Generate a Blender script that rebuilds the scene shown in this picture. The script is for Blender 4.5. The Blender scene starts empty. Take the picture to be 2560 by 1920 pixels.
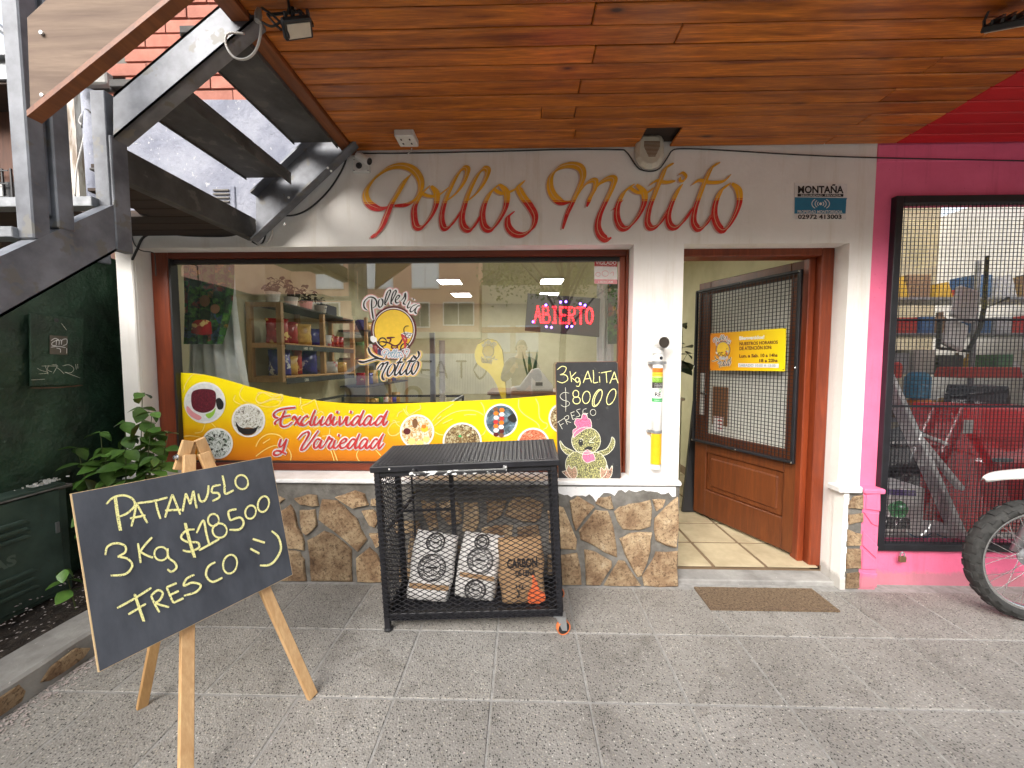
import bpy, bmesh, math, random
from math import sin, cos, pi, radians, sqrt, atan2, hypot
from mathutils import Vector, Matrix, Euler
random.seed(7)
C = bpy.context.scene.collection
SC = bpy.context.scene
# ------------------------------------------------------------------ camera, sky, sun, exposure
CAMZ = 1.37
cd = bpy.data.cameras.new("camera"); cam = bpy.data.objects.new("camera", cd); C.objects.link(cam)
cam.location = (0, 0, CAMZ); cam.rotation_euler = (radians(90-3.3), 0, radians(1.4))
cd.sensor_width = 36; cd.lens = 13.5; cd.clip_start = .05; cd.clip_end = 400
SC.camera = cam
w = bpy.data.worlds.new("World"); SC.world = w; w.use_nodes = True
nt = w.node_tree; nt.nodes.clear()
sky = nt.nodes.new('ShaderNodeTexSky'); sky.sky_type = 'NISHITA'; sky.sun_disc = False
SUN_EL, SUN_AZ = radians(22), radians(200)
sky.sun_elevation = SUN_EL; sky.sun_rotation = SUN_AZ
sky.air_density = 1.0; sky.dust_density = 4.0; sky.ozone_density = 1.0
hs = nt.nodes.new('ShaderNodeHueSaturation'); hs.inputs['Saturation'].default_value = .35
bg = nt.nodes.new('ShaderNodeBackground'); bg.inputs[1].default_value = .15
wo = nt.nodes.new('ShaderNodeOutputWorld')
nt.links.new(sky.outputs[0], hs.inputs['Color']); nt.links.new(hs.outputs[0], bg.inputs[0]); nt.links.new(bg.outputs[0], wo.inputs[0])
sd = bpy.data.lights.new("sun", 'SUN'); sd.energy = 3.1; sd.angle = radians(60); sd.color = (1, .96, .9)
sun = bpy.data.objects.new("sun", sd); C.objects.link(sun)
# sun direction: azimuth clockwise from +Y
_d = Vector((sin(SUN_AZ)*cos(SUN_EL), cos(SUN_AZ)*cos(SUN_EL), sin(SUN_EL)))
sun.rotation_euler = _d.to_track_quat('Z', 'Y').to_euler(); sun.location = (0, -6, 12)
SC.view_settings.view_transform = 'Standard'; SC.view_settings.look = 'None'
SC.view_settings.exposure = 2.0; SC.view_settings.gamma = 1; SC.view_settings.use_curve_mapping = False
try:
    SC.cycles.max_bounces = 10; SC.cycles.diffuse_bounces = 5; SC.cycles.transparent_max_bounces = 24; SC.cycles.sample_clamp_indirect = 6
except Exception: pass
# ------------------------------------------------------------------ where a seen point lies on a plane of the place
_R = cam.rotation_euler.to_matrix(); _F = 960.0
def ray(px, py): return _R @ Vector(((px-1280)/_F, (960-py)/_F, -1))
def P(px, py, Y):
    d = ray(px, py); t = Y/d.y; return Vector((d.x*t, Y, CAMZ+d.z*t))
def G(px, py, Z=0):
    d = ray(px, py); t = (Z-CAMZ)/d.z; return Vector((d.x*t, d.y*t, Z))
def PX(px, py, X):
    d = ray(px, py); t = X/d.x; return Vector((X, d.y*t, CAMZ+d.z*t))
def onplane(px, py, p0, n):
    d = ray(px, py); o = Vector((0, 0, CAMZ)); t = (p0-o).dot(n)/d.dot(n); return o+d*t
def mapY(Y): return lambda x, y: P(x, y, Y)
# ------------------------------------------------------------------ materials
def nodes(name):
    m = bpy.data.materials.new(name); m.use_nodes = True; t = m.node_tree
    b = t.nodes['Principled BSDF']; return m, t, b
def N(t, typ, **k):
    n = t.nodes.new(typ)
    for a, v in k.items(): setattr(n, a, v)
    return n
def pos(t, stretch=(1, 1, 1), rnd=0):
    g = N(t, 'ShaderNodeNewGeometry'); mp = N(t, 'ShaderNodeMapping'); mp.inputs['Scale'].default_value = stretch
    t.links.new(g.outputs['Position'], mp.inputs['Vector'])
    if rnd:
        oi = N(t, 'ShaderNodeObjectInfo'); mu = N(t, 'ShaderNodeMath', operation='MULTIPLY'); mu.inputs[1].default_value = rnd
        t.links.new(oi.outputs['Random'], mu.inputs[0]); t.links.new(mu.outputs[0], mp.inputs['Location'])
    return mp.outputs[0]
def noise(t, vec, scale, detail=5, rough=.6, dist=0):
    n = N(t, 'ShaderNodeTexNoise'); n.inputs['Scale'].default_value = scale; n.inputs['Detail'].default_value = detail
    n.inputs['Roughness'].default_value = rough; n.inputs['Distortion'].default_value = dist
    t.links.new(vec, n.inputs['Vector']); return n.outputs['Fac']
def ramp(t, fac, stops, interp='LINEAR'):
    r = N(t, 'ShaderNodeValToRGB'); r.color_ramp.interpolation = interp; e = r.color_ramp.elements
    while len(e) < len(stops): e.new(.5)
    for i, (p, c) in enumerate(stops):
        e[i].position = p; e[i].color = (*c, 1) if len(c) == 3 else c
    t.links.new(fac, r.inputs[0]); return r.outputs[0]
def mixc(t, fac, a, b, mode='MIX'):
    m = N(t, 'ShaderNodeMix', data_type='RGBA', blend_type=mode)
    for s, v in ((0, fac), (6, a), (7, b)):
        if isinstance(v, (int, float)): m.inputs[s].default_value = v
        elif isinstance(v, tuple): m.inputs[s].default_value = (*v, 1)
        else: t.links.new(v, m.inputs[s])
    return m.outputs[2]
def bump(t, b, h, strength=.3, dist=.01):
    n = N(t, 'ShaderNodeBump'); n.inputs['Strength'].default_value = strength; n.inputs['Distance'].default_value = dist
    t.links.new(h, n.inputs['Height']); t.links.new(n.outputs[0], b.inputs['Normal'])
def mk(name, c1, c2=None, scale=8, rough=.6, metal=0, stretch=(1, 1, 1), lo=.35, hi=.65, bs=.15, bscale=None, bd=.004, rnd=0, var=0, spots=None, spot_scale=40, spot_at=.68, detail=5, spec=None):
    m, t, b = nodes(name); v = pos(t, stretch, rnd)
    c2 = c2 or tuple(x*.75 for x in c1)
    f = noise(t, v, scale, detail)
    col = ramp(t, f, [(lo, c2), (hi, c1)])
    if spots:
        f2 = noise(t, v, spot_scale, 3); s = ramp(t, f2, [(spot_at, (0, 0, 0)), (spot_at+.04, (1, 1, 1))])
        col = mixc(t, s, col, spots)
    if var:
        oi = N(t, 'ShaderNodeObjectInfo'); h = N(t, 'ShaderNodeHueSaturation'); mr = N(t, 'ShaderNodeMapRange')
        mr.inputs[3].default_value = 1-var; mr.inputs[4].default_value = 1+var
        t.links.new(oi.outputs['Random'], mr.inputs[0]); t.links.new(mr.outputs[0], h.inputs['Value']); t.links.new(col, h.inputs['Color']); col = h.outputs[0]
    t.links.new(col, b.inputs['Base Color']); b.inputs['Roughness'].default_value = rough; b.inputs['Metallic'].default_value = metal
    if spec is not None: b.inputs['Specular IOR Level'].default_value = spec
    if bs: bump(t, b, noise(t, v, bscale or scale*6, 6), bs, bd)
    return m
M = {}
def wood(name, dark, light, axis=0, rough=.45, scale=1., var=.25, knots=False, bs=.12):
    m, t, b = nodes(name); st = [16, 16, 16]; st[axis] = 1.3
    v = pos(t, tuple(s*scale for s in st), 30)
    n1 = noise(t, v, 1.6, 8, .65, .6)
    col = ramp(t, n1, [(.28, dark), (.5, tuple((a+c)/2 for a, c in zip(dark, light))), (.72, light)])
    v3 = pos(t, tuple(s*scale*4 for s in st), 30)
    col = mixc(t, ramp(t, noise(t, v3, 2.2, 4), [(.35, (0, 0, 0)), (.7, (1, 1, 1))]), mixc(t, .45, col, dark), col)
    if knots:
        st2 = [6, 6, 6]; st2[axis] = 2.4
        vo = N(t, 'ShaderNodeTexVoronoi'); vo.inputs['Scale'].default_value = .85; vo.inputs['Randomness'].default_value = 1
        t.links.new(pos(t, tuple(st2)), vo.inputs['Vector'])
        k = ramp(t, vo.outputs['Distance'], [(.035, (1, 1, 1)), (.06, (.5, .5, .5)), (.13, (0, 0, 0))])
        col = mixc(t, k, col, (.035, .01, .004))
    oi = N(t, 'ShaderNodeObjectInfo'); h = N(t, 'ShaderNodeHueSaturation'); mr = N(t, 'ShaderNodeMapRange')
    mr.inputs[3].default_value = 1-var; mr.inputs[4].default_value = 1+var
    t.links.new(oi.outputs['Random'], mr.inputs[0]); t.links.new(mr.outputs[0], h.inputs['Value']); t.links.new(col, h.inputs['Color'])
    t.links.new(h.outputs[0], b.inputs['Base Color']); b.inputs['Roughness'].default_value = rough
    bump(t, b, n1, bs, .003); return m
def plain(name, c, rough=.5, metal=0, emit=0, spec=None):
    m, t, b = nodes(name); b.inputs['Roughness'].default_value = rough; b.inputs['Metallic'].default_value = metal
    v = pos(t); col = ramp(t, noise(t, v, 35, 4), [(.3, tuple(x*.88 for x in c)), (.7, c)]); t.links.new(col, b.inputs['Base Color'])
    if emit:
        b.inputs['Emission Color'].default_value = (*c, 1); b.inputs['Emission Strength'].default_value = emit
    if spec is not None: b.inputs['Specular IOR Level'].default_value = spec
    return m
def glass(name, refl=.1, rough=0.0, tint=(1, 1, 1), mul=1.6):
    m, t, b = nodes(name); t.nodes.remove(b); o = t.nodes['Material Output']
    tr = N(t, 'ShaderNodeBsdfTransparent'); tr.inputs[0].default_value = (*tint, 1)
    gl = N(t, 'ShaderNodeBsdfGlossy'); gl.inputs['Roughness'].default_value = rough
    fr = N(t, 'ShaderNodeFresnel'); fr.inputs[0].default_value = 1.5
    ma = N(t, 'ShaderNodeMath', operation='MULTIPLY_ADD', use_clamp=True); ma.inputs[1].default_value = mul; ma.inputs[2].default_value = refl
    mx = N(t, 'ShaderNodeMixShader')
    t.links.new(fr.outputs[0], ma.inputs[0]); t.links.new(ma.outputs[0], mx.inputs[0]); t.links.new(tr.outputs[0], mx.inputs[1]); t.links.new(gl.outputs[0], mx.inputs[2])
    t.links.new(mx.outputs[0], o.inputs[0]); return m
def chalk(name, c, thr=.42, scale=260):
    m, t, b = nodes(name); b.inputs['Base Color'].default_value = (*c, 1); b.inputs['Roughness'].default_value = 1
    f = noise(t, pos(t), scale, 3, .7); a = ramp(t, f, [(thr-.1, (.15, .15, .15)), (thr+.06, (1, 1, 1))]); t.links.new(a, b.inputs['Alpha']); return m
# ------------------------------------------------------------------ mesh builder
class MB:
    def __init__(s, xf=None): s.v = []; s.f = []; s.mi = []; s.cur = 0; s.xf = xf; s.lift = 0
    def add(s, vs, fs):
        o = len(s.v)
        for p in vs:
            p = Vector(p); s.v.append(s.xf @ p if s.xf else p)
        for f in fs: s.f.append(tuple(i+o for i in f)); s.mi.append(s.cur)
        return s
    def box(s, x0, x1, y0, y1, z0, z1):
        return s.add([(x0,y0,z0),(x1,y0,z0),(x1,y1,z0),(x0,y1,z0),(x0,y0,z1),(x1,y0,z1),(x1,y1,z1),(x0,y1,z1)],
            [(0,3,2,1),(4,5,6,7),(0,1,5,4),(1,2,6,5),(2,3,7,6),(3,0,4,7)])
    def beam(s, a, b, wd, ht, up=(0, 0, 1)):
        a, b = Vector(a), Vector(b); d = (b-a).normalized(); u = Vector(up); sd = d.cross(u)
        if sd.length < 1e-4: sd = d.cross(Vector((0, 1, 0)))
        sd.normalize(); u = sd.cross(d).normalized(); vs = []
        for p in (a, b):
            for i, j in ((-1,-1),(1,-1),(1,1),(-1,1)): vs.append(p+sd*(i*wd/2)+u*(j*ht/2))
        return s.add(vs, [(0,1,2,3),(7,6,5,4),(0,4,5,1),(1,5,6,2),(2,6,7,3),(3,7,4,0)])
    def tube(s, pts, r, n=8, r1=None, cap=True, closed=False):
        pts = [Vector(p) for p in pts]; L = len(pts); vs = []; prev = None
        for i, p in enumerate(pts):
            d = (pts[(i+1) % L if closed else min(i+1, L-1)]-pts[(i-1) % L if closed else max(i-1, 0)]).normalized()
            if prev is None: u = d.orthogonal().normalized()
            else:
                u = prev-d*prev.dot(d)
                if u.length < 1e-6: u = d.orthogonal()
                u.normalize()
            prev = u; w_ = d.cross(u); rr = r if r1 is None else r+(r1-r)*i/(L-1)
            for k in range(n): a = 2*pi*k/n; vs.append(p+(u*cos(a)+w_*sin(a))*rr)
        fs = []
        for i in range(L if closed else L-1):
            for k in range(n):
                j = (i+1) % L; fs.append((i*n+k, i*n+(k+1) % n, j*n+(k+1) % n, j*n+k))
        if cap and not closed: fs += [tuple(range(n-1, -1, -1)), tuple(range((L-1)*n, L*n))]
        return s.add(vs, fs)
    def prism(s, pts, dvec, inset=None):
        n = len(pts); pts = [Vector(p) for p in pts]; d = Vector(dvec)
        if inset:
            c = sum(pts, Vector())/n; mid = [p+d*.55 for p in pts]; top = [c+(p-c)*(1-inset)+d for p in pts]
            vs = pts+mid+top; fs = []
            for l in range(2):
                for i in range(n): j = (i+1) % n; fs.append((l*n+i, l*n+j, (l+1)*n+j, (l+1)*n+i))
            fs += [tuple(range(n-1, -1, -1)), tuple(range(2*n, 3*n))]
            return s.add(vs, fs)
        vs = pts+[p+d for p in pts]
        return s.add(vs, [tuple(range(n-1, -1, -1)), tuple(range(n, 2*n))]+[(i, (i+1) % n, n+(i+1) % n, n+i) for i in range(n)])
    def face(s, pts): return s.add(pts, [tuple(range(len(pts)))])
    def disc(s, c, r, n_=(0, -1, 0), n=28, ry=None, wob=0):
        nv = Vector(n_).normalized(); u = nv.orthogonal().normalized() if abs(nv.y) < .9 else Vector((1, 0, 0)); w_ = nv.cross(u)
        return s.face([Vector(c)+u*cos(2*pi*k/n)*r*(1+wob*random.uniform(-1, 1))+w_*sin(2*pi*k/n)*(ry or r)*(1+wob*random.uniform(-1, 1)) for k in range(n)])
    def lathe(s, prof, base, axis=(0, 0, 1), n=16):
        ax = Vector(axis).normalized(); u = ax.orthogonal().normalized(); w_ = ax.cross(u); b = Vector(base); vs = []; fs = []
        for r, h in prof:
            for k in range(n): a = 2*pi*k/n; vs.append(b+ax*h+(u*cos(a)+w_*sin(a))*r)
        for i in range(len(prof)-1):
            for k in range(n): fs.append((i*n+k, i*n+(k+1) % n, (i+1)*n+(k+1) % n, (i+1)*n+k))
        return s.add(vs, fs)
    def stroke(s, pts, wd, mp, nrm=(0, -1, 0), off=.002, w0=None, nib=None, sub=7, taper=.35, closed=False):
        """flat painted / chalk stroke through 2D points (mp turns them into 3D)"""
        q = smooth(pts, sub, closed); L = len(q); nrm = Vector(nrm); s.lift += .00012; vs = []
        for i, (x, y) in enumerate(q):
            a = q[max(i-1, 0)]; b = q[min(i+1, L-1)]; dx, dy = b[0]-a[0], b[1]-a[1]; l = hypot(dx, dy) or 1
            ww = wd
            if nib is not None: ww = (w0 or wd*.3)+(wd-(w0 or wd*.3))*abs(sin(atan2(dy, dx)-nib))
            e = min(i, L-1-i)/max(1, L-1)
            if taper and not closed and e < .12: ww *= taper+(1-taper)*e/.12
            nx, ny = -dy/l*ww/2, dx/l*ww/2; o = nrm*(off+s.lift+i*1.2e-6)
            vs += [mp(x+nx, y+ny)+o, mp(x-nx, y-ny)+o]
        return s.add(vs, [(2*i, 2*i+1, 2*i+3, 2*i+2) for i in range(L-1)])
    def blob(s, pts, mp, nrm=(0, -1, 0), off=.002, sub=6):
        s.lift += .00012; o = Vector(nrm)*(off+s.lift); q = smooth(pts, sub, True) if sub > 1 else pts
        return s.face([mp(x, y)+o for x, y in q])
    def text(s, body, mp2, size=1, sx=1., bold=0, align='LEFT'):
        cu = bpy.data.curves.new('t', 'FONT'); cu.body = body; cu.size = size; cu.align_x = align; cu.offset = bold; cu.resolution_u = 3
        o = bpy.data.objects.new('t', cu); C.objects.link(o); me = bpy.data.meshes.new_from_object(o.evaluated_get(bpy.context.evaluated_depsgraph_get()))
        s.add([mp2(v.co.x*sx, v.co.y) for v in me.vertices], [tuple(p.vertices) for p in me.polygons])
        bpy.data.objects.remove(o); bpy.data.curves.remove(cu); bpy.data.meshes.remove(me); return s
    def build(s, name, mat, parent=None, smooth_=False, bevel=0, kind=None, seg=1, local=False):
        po = ORI[parent.name] if parent else Vector()
        if parent is None and s.v:
            po = Vector((sum(p.x for p in s.v)/len(s.v), sum(p.y for p in s.v)/len(s.v), min(p.z for p in s.v)))
        me = bpy.data.meshes.new(name); me.from_pydata([tuple(v if local else v-po) for v in s.v], [], s.f)
        mats = mat if isinstance(mat, list) else [mat]
        for m_ in mats: me.materials.append(m_)
        if len(mats) > 1: me.polygons.foreach_set('material_index', s.mi)
        if smooth_: me.polygons.foreach_set('use_smooth', [True]*len(me.polygons))
        me.update(); o = bpy.data.objects.new(name, me); C.objects.link(o)
        if parent: o.parent = parent
        else: o.location = po
        ORI[o.name] = po
        if bevel:
            b = o.modifiers.new('b', 'BEVEL'); b.width = bevel; b.segments = seg; b.limit_method = 'ANGLE'; b.angle_limit = radians(40)
        if kind: o['kind'] = kind
        return o
ORI = {}
def smooth(pts, sub, closed=False):
    n = len(pts); out = []
    if n < 3 and not closed: pts = [pts[0], ((pts[0][0]+pts[-1][0])/2, (pts[0][1]+pts[-1][1])/2), pts[-1]]; n = 3
    rng = range(n if closed else n-1)
    for i in rng:
        if closed: a, b, c, d = pts[(i-1) % n], pts[i], pts[(i+1) % n], pts[(i+2) % n]
        else: a, b, c, d = pts[max(i-1, 0)], pts[i], pts[i+1], pts[min(i+2, n-1)]
        for k in range(sub):
            t = k/sub; t2, t3 = t*t, t*t*t
            out.append(tuple(.5*((2*b[j])+(-a[j]+c[j])*t+(2*a[j]-5*b[j]+4*c[j]-d[j])*t2+(-a[j]+3*b[j]-3*c[j]+d[j])*t3) for j in range(2)))
    if not closed: out.append(tuple(pts[-1]))
    return out
def thing(name, label, cat, loc=(0, 0, 0), group=None):
    o = bpy.data.objects.new(name, None); C.objects.link(o); o.location = loc; o.empty_display_size = .1
    o['label'] = label; o['category'] = cat; ORI[o.name] = Vector(loc)
    if group: o['group'] = group
    return o
def tag(o, label, cat, group=None):
    o['label'] = label; o['category'] = cat
    if group: o['group'] = group
    return o
def inst(name, me, parent, at, mat=None):
    o = bpy.data.objects.new(name, me); C.objects.link(o); o.parent = parent; o.location = Vector(at)-ORI[parent.name]; ORI[o.name] = Vector(at); return o
def ell(cx, cy, rx, ry, a0=0, a1=360, n=14, rot=0):
    r = radians(rot); out = []
    for k in range(n+1):
        a = radians(a0+(a1-a0)*k/n); x, y = rx*cos(a), ry*sin(a); out.append((cx+x*cos(r)-y*sin(r), cy+x*sin(r)+y*cos(r)))
    return out
# ------------------------------------------------------------------ material library
W = 2.35                                             # plane of the shop front
M['plaster'] = mk('white_plaster', (.86, .83, .79), (.76, .725, .68), 2.2, .85, lo=.25, hi=.6, bs=.35, bscale=38, bd=.006, spots=(.5, .45, .4), spot_scale=60, spot_at=.73)
def streaks(m, s=(9, 9, .7), dark=.90, lo=.30, hi=.46, ground=True):
    t = m.node_tree; b = t.nodes['Principled BSDF']; src = b.inputs['Base Color'].links[0].from_socket
    k = ramp(t, noise(t, pos(t, s), 1.3, 7, .7), [(lo, (dark, dark*.97, dark*.92)), (hi, (1, 1, 1))]); c = mixc(t, 1.0, src, k, 'MULTIPLY')
    if ground:
        g = N(t, 'ShaderNodeNewGeometry'); sp = N(t, 'ShaderNodeSeparateXYZ'); t.links.new(g.outputs['Position'], sp.inputs[0])
        n_ = noise(t, pos(t, (6, 6, 6)), 2, 6, .7); mm = N(t, 'ShaderNodeMath', operation='MULTIPLY_ADD'); mm.inputs[1].default_value = -.13; t.links.new(n_, mm.inputs[0]); t.links.new(sp.outputs[2], mm.inputs[2])
        c = mixc(t, ramp(t, mm.outputs[0], [(0, (.5, .5, .5)), (.03, (0, 0, 0))]), c, (.22, .20, .17))
    t.links.new(c, b.inputs['Base Color'])
M['plaster_up'] = mk('toned_down_plaster', (.30, .31, .36), (.19, .20, .25), 4, .9, bs=.7, bscale=26, bd=.015, spots=(.4, .4, .42), spot_scale=30, spot_at=.66)  # daylight put into the colour: darkened, bluish plaster for the sky-lit parts
M['pink'] = mk('pink_paint', (.88, .18, .33), (.78, .14, .27), 3, .75, bs=.3, bscale=45, bd=.005, spots=(.55, .05, .15), spot_scale=90, spot_at=.7)
streaks(M['plaster']); streaks(M['pink'], dark=.86)
M['sill'] = mk('sill_paint', (.83, .82, .82), (.66, .64, .62), 6, .7, bs=.35, bscale=40, bd=.006, spots=(.35, .33, .3), spot_scale=70, spot_at=.70)
M['mortar'] = mk('mortar', (.19, .178, .16), (.105, .097, .085), 12, .95, bs=.6, bscale=70, bd=.008)
M['concrete'] = mk('concrete', (.36, .35, .33), (.2, .19, .18), 5, .9, bs=.5, bscale=40, bd=.008, spots=(.55, .53, .5), spot_scale=60, spot_at=.7)
M['frame'] = wood('red_brown_frame_wood', (.11, .018, .006), (.27, .050, .012), 2, .4)
M['frame_x'] = wood('red_brown_frame_wood_across', (.10, .015, .005), (.25, .044, .011), 0, .4)
M['door'] = wood('door_wood', (.08, .020, .006), (.21, .058, .014), 2, .38)
M['ply'] = wood('weathered_plywood', (.12, .08, .06), (.31, .225, .165), 0, .85, scale=.7, bs=.3)
M['plank'] = wood('varnished_pine', (.14, .024, .003), (.86, .27, .024), 0, .34, scale=1.05, var=.16, knots=True)
M['plankred'] = wood('red_painted_plank', (.45, .007, .008), (.60, .012, .012), 0, .55, var=.05, knots=False)
M['beam'] = wood('fascia_wood', (.13, .035, .01), (.34, .11, .03), 1, .5)
M['pine'] = wood('raw_pine', (.46, .25, .10), (.74, .50, .26), 2, .6, scale=1.2, var=.08)
M['pine_dk'] = wood('shelf_pine', (.33, .17, .06), (.58, .36, .15), 2, .6)
M['darkwood'] = wood('dark_old_boards', (.02, .012, .008), (.06, .035, .024), 0, .8)
M['steel'] = mk('grey_painted_steel', (.21, .22, .245), (.10, .105, .12), 7, .5, .15, bs=.15, bscale=60, spots=(.15, .145, .135), spot_scale=12, spot_at=.60, rnd=3)
M['steel_lt'] = mk('galvanised_steel', (.33, .34, .36), (.2, .21, .22), 20, .42, .4, bs=.1)
M['tread'] = mk('dusty_step_plate', (.105, .10, .095), (.05, .047, .043), 6, .75, bs=.3, bscale=50, spots=(.125, .115, .105), spot_scale=12, spot_at=.60)
M['black'] = mk('black_enamel', (.012, .012, .016), (.006, .006, .008), 12, .5, bs=.1, spots=(.04, .04, .045), spot_scale=80, spot_at=.72)
M['blackmesh'] = plain('black_mesh_wire', (.013, .013, .017), .42, .0)
M['blackpl'] = plain('black_plastic', (.02, .02, .022), .4)
M['cable'] = plain('black_cable', (.018, .015, .014), .5)
M['cable_w'] = plain('white_cable', (.6, .58, .55), .5)
M['white'] = plain('white_plastic', (.72, .71, .68), .4)
M['cream'] = plain('yellowed_plastic', (.62, .57, .46), .45)
M['print_w'] = plain('print_white', (.8, .78, .76), .5)
M['print_k'] = plain('print_black', (.015, .012, .012), .5)
M['print_r'] = plain('print_red', (.52, .035, .035), .5)
M['print_dr'] = plain('print_dark_red', (.1, .008, .01), .5)
M['print_y'] = plain('print_yellow', (.85, .55, .03), .5)
M['print_o'] = plain('print_orange', (.75, .2, .015), .5)
M['print_b'] = plain('print_blue', (.02, .19, .33), .5)
M['print_g'] = plain('print_green', (.06, .42, .12), .5)
M['print_lg'] = plain('print_lime', (.3, .55, .06), .5)
M['print_pk'] = plain('print_pink', (.75, .3, .32), .5)
M['print_cy'] = plain('print_sky_blue', (.03, .33, .62), .5)
M['print_br'] = plain('print_brown', (.2, .09, .035), .5)
M['doodle'] = plain('print_pale_yellow', (.90, .72, .22), .5)
M['chrome'] = plain('bright_metal', (.6, .6, .6), .25, .9)
M['zinc'] = plain('zinc', (.42, .43, .44), .4, .7)
M['rubber'] = mk('tyre_rubber', (.035, .034, .032), (.018, .018, .017), 30, .8, bs=.2)
M['chalk_y'] = chalk('yellow_chalk', (.86, .82, .36))
M['chalk_w'] = chalk('white_chalk', (.75, .74, .62))
M['chalk_p'] = chalk('pink_chalk', (.70, .16, .30), .46)
M['chalk_yf'] = chalk('rubbed_yellow_chalk', (.50, .48, .20), .55, 180)
M['chalk_br'] = chalk('brown_chalk', (.42, .25, .18), .48, 200)
M['board'] = mk('chalkboard_paint', (.082, .090, .108), (.026, .030, .040), 7, .75, stretch=(1.4, 1.4, .4), bs=.12, bscale=60, detail=9, lo=.25, hi=.75)
M['board2'] = mk('dark_chalkboard', (.022, .023, .026), (.012, .012, .014), 8, .7, bs=.1, spots=(.05, .05, .05), spot_scale=25, spot_at=.66)
M['green'] = mk('dark_green_paint', (.022, .062, .033), (.010, .024, .013), 5, .5, bs=.9, bscale=9, bd=.03, spots=(.055, .10, .07), spot_scale=28, spot_at=.68)
M['green_box'] = mk('green_sheet_metal', (.075, .12, .095), (.04, .065, .05), 5, .55, bs=.2, spots=(.075, .08, .06), spot_scale=35, spot_at=.66)
M['soil'] = mk('soil', (.05, .037, .027), (.018, .013, .01), 30, 1, bs=1, bscale=60, bd=.03, spots=(.2, .16, .13), spot_scale=70, spot_at=.66)
M['leaf'] = mk('leaf_green', (.10, .20, .035), (.045, .11, .02), 14, .42, bs=.25, bscale=60, var=.35)
M['leaf_dk'] = mk('dark_leaf', (.018, .035, .012), (.008, .018, .006), 9, .5, bs=.1, var=.3)
M['stem'] = plain('green_stem', (.07, .09, .03), .6)
M['asphalt'] = mk('asphalt', (.06, .06, .062), (.04, .04, .042), 30, .95, bs=.4)
M['mat'] = mk('doormat_coir', (.25, .17, .10), (.10, .065, .04), 90, 1, bs=1, bscale=260, bd=.01, spots=(.35, .26, .17), spot_scale=200, spot_at=.62)
M['floor'] = mk('shop_floor_tile', (.50, .42, .28), (.38, .31, .20), 9, .35, bs=.1, var=.08)
M['grout'] = plain('brown_grout', (.18, .12, .07), .9)
M['cream_wall'] = mk('cream_room_wall', (.54, .51, .35), (.44, .41, .27), 3, .85, bs=.1)
M['room_ceiling'] = plain('room_ceiling', (.6, .58, .44), .9)
M['glass'] = glass('shop_window_glass', .31)
M['glass2'] = glass('neighbour_window_glass', .17)
M['led'] = plain('white_led_panel', (1, 1, .92), .5, emit=14)
M['bulb_r'] = plain('red_led', (1, .006, .012), .5, emit=5)
M['bulb_b'] = plain('violet_led', (.22, .08, 1), .5, emit=7)
def m_tiles():
    m, t, b = nodes('pebble_paving'); v = pos(t)
    vo = N(t, 'ShaderNodeTexVoronoi'); vo.inputs['Scale'].default_value = 145; t.links.new(v, vo.inputs['Vector'])
    sep = N(t, 'ShaderNodeSeparateColor'); t.links.new(vo.outputs['Color'], sep.inputs[0])
    cell = ramp(t, sep.outputs[0], [(0, (.02, .019, .018)), (.15, (.07, .066, .06)), (.25, (.25, .235, .215)), (.5, (.38, .358, .328)), (.75, (.31, .285, .252)), (.88, (.45, .41, .34)), (.965, (.6, .57, .52))], 'CONSTANT')
    gap = ramp(t, vo.outputs['Distance'], [(.30, (0, 0, 0)), (.52, (1, 1, 1))])
    big = ramp(t, noise(t, v, 2.2, 5), [(.3, (.72, .71, .70)), (.7, (1.0, 1.0, 1.0))])
    col = mixc(t, gap, cell, (.30, .285, .262)); st_ = ramp(t, noise(t, v, 5.5, 7, .7, .8), [(.34, (.78, .77, .76)), (.47, (1, 1, 1))]); col = mixc(t, 1.0, col, st_, 'MULTIPLY'); col = mixc(t, 1.0, col, big, 'MULTIPLY')
    oi = N(t, 'ShaderNodeObjectInfo'); mr = N(t, 'ShaderNodeMapRange'); mr.inputs[3].default_value = .86; mr.inputs[4].default_value = 1.08
    h = N(t, 'ShaderNodeHueSaturation'); t.links.new(oi.outputs['Random'], mr.inputs[0]); t.links.new(mr.outputs[0], h.inputs['Value']); t.links.new(col, h.inputs['Color'])
    t.links.new(h.outputs[0], b.inputs['Base Color']); b.inputs['Roughness'].default_value = .75
    inv = N(t, 'ShaderNodeMath', operation='SUBTRACT'); inv.inputs[0].default_value = 1; t.links.new(vo.outputs['Distance'], inv.inputs[1])
    bump(t, b, inv.outputs[0], .5, .004); return m
M['tile'] = m_tiles()
M['joint'] = mk('cement_joint', (.33, .32, .305), (.22, .214, .20), 25, .95, bs=.4, spots=(.5, .48, .45), spot_scale=90, spot_at=.72)
def m_stone():
    m, t, b = nodes('cladding_stone'); v = pos(t, (1, 1, 1), 9)
    n1 = noise(t, v, 7, 8, .7, .4); col = ramp(t, n1, [(.28, (.14, .075, .04)), (.42, (.32, .20, .11)), (.58, (.55, .40, .24)), (.74, (.72, .60, .43))])
    n2 = noise(t, v, 60, 4, .8); col = mixc(t, ramp(t, n2, [(.36, (.85, .85, .85)), (.49, (0, 0, 0))]), col, (.09, .045, .022))
    oi = N(t, 'ShaderNodeObjectInfo'); mr = N(t, 'ShaderNodeMapRange'); mr.inputs[3].default_value = .68; mr.inputs[4].default_value = 1.12
    h = N(t, 'ShaderNodeHueSaturation'); t.links.new(oi.outputs['Random'], mr.inputs[0]); t.links.new(mr.outputs[0], h.inputs['Value']); t.links.new(col, h.inputs['Color'])
    t.links.new(h.outputs[0], b.inputs['Base Color']); b.inputs['Roughness'].default_value = .85
    bump(t, b, noise(t, v, 18, 9, .78), 1.0, .022); return m
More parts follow.
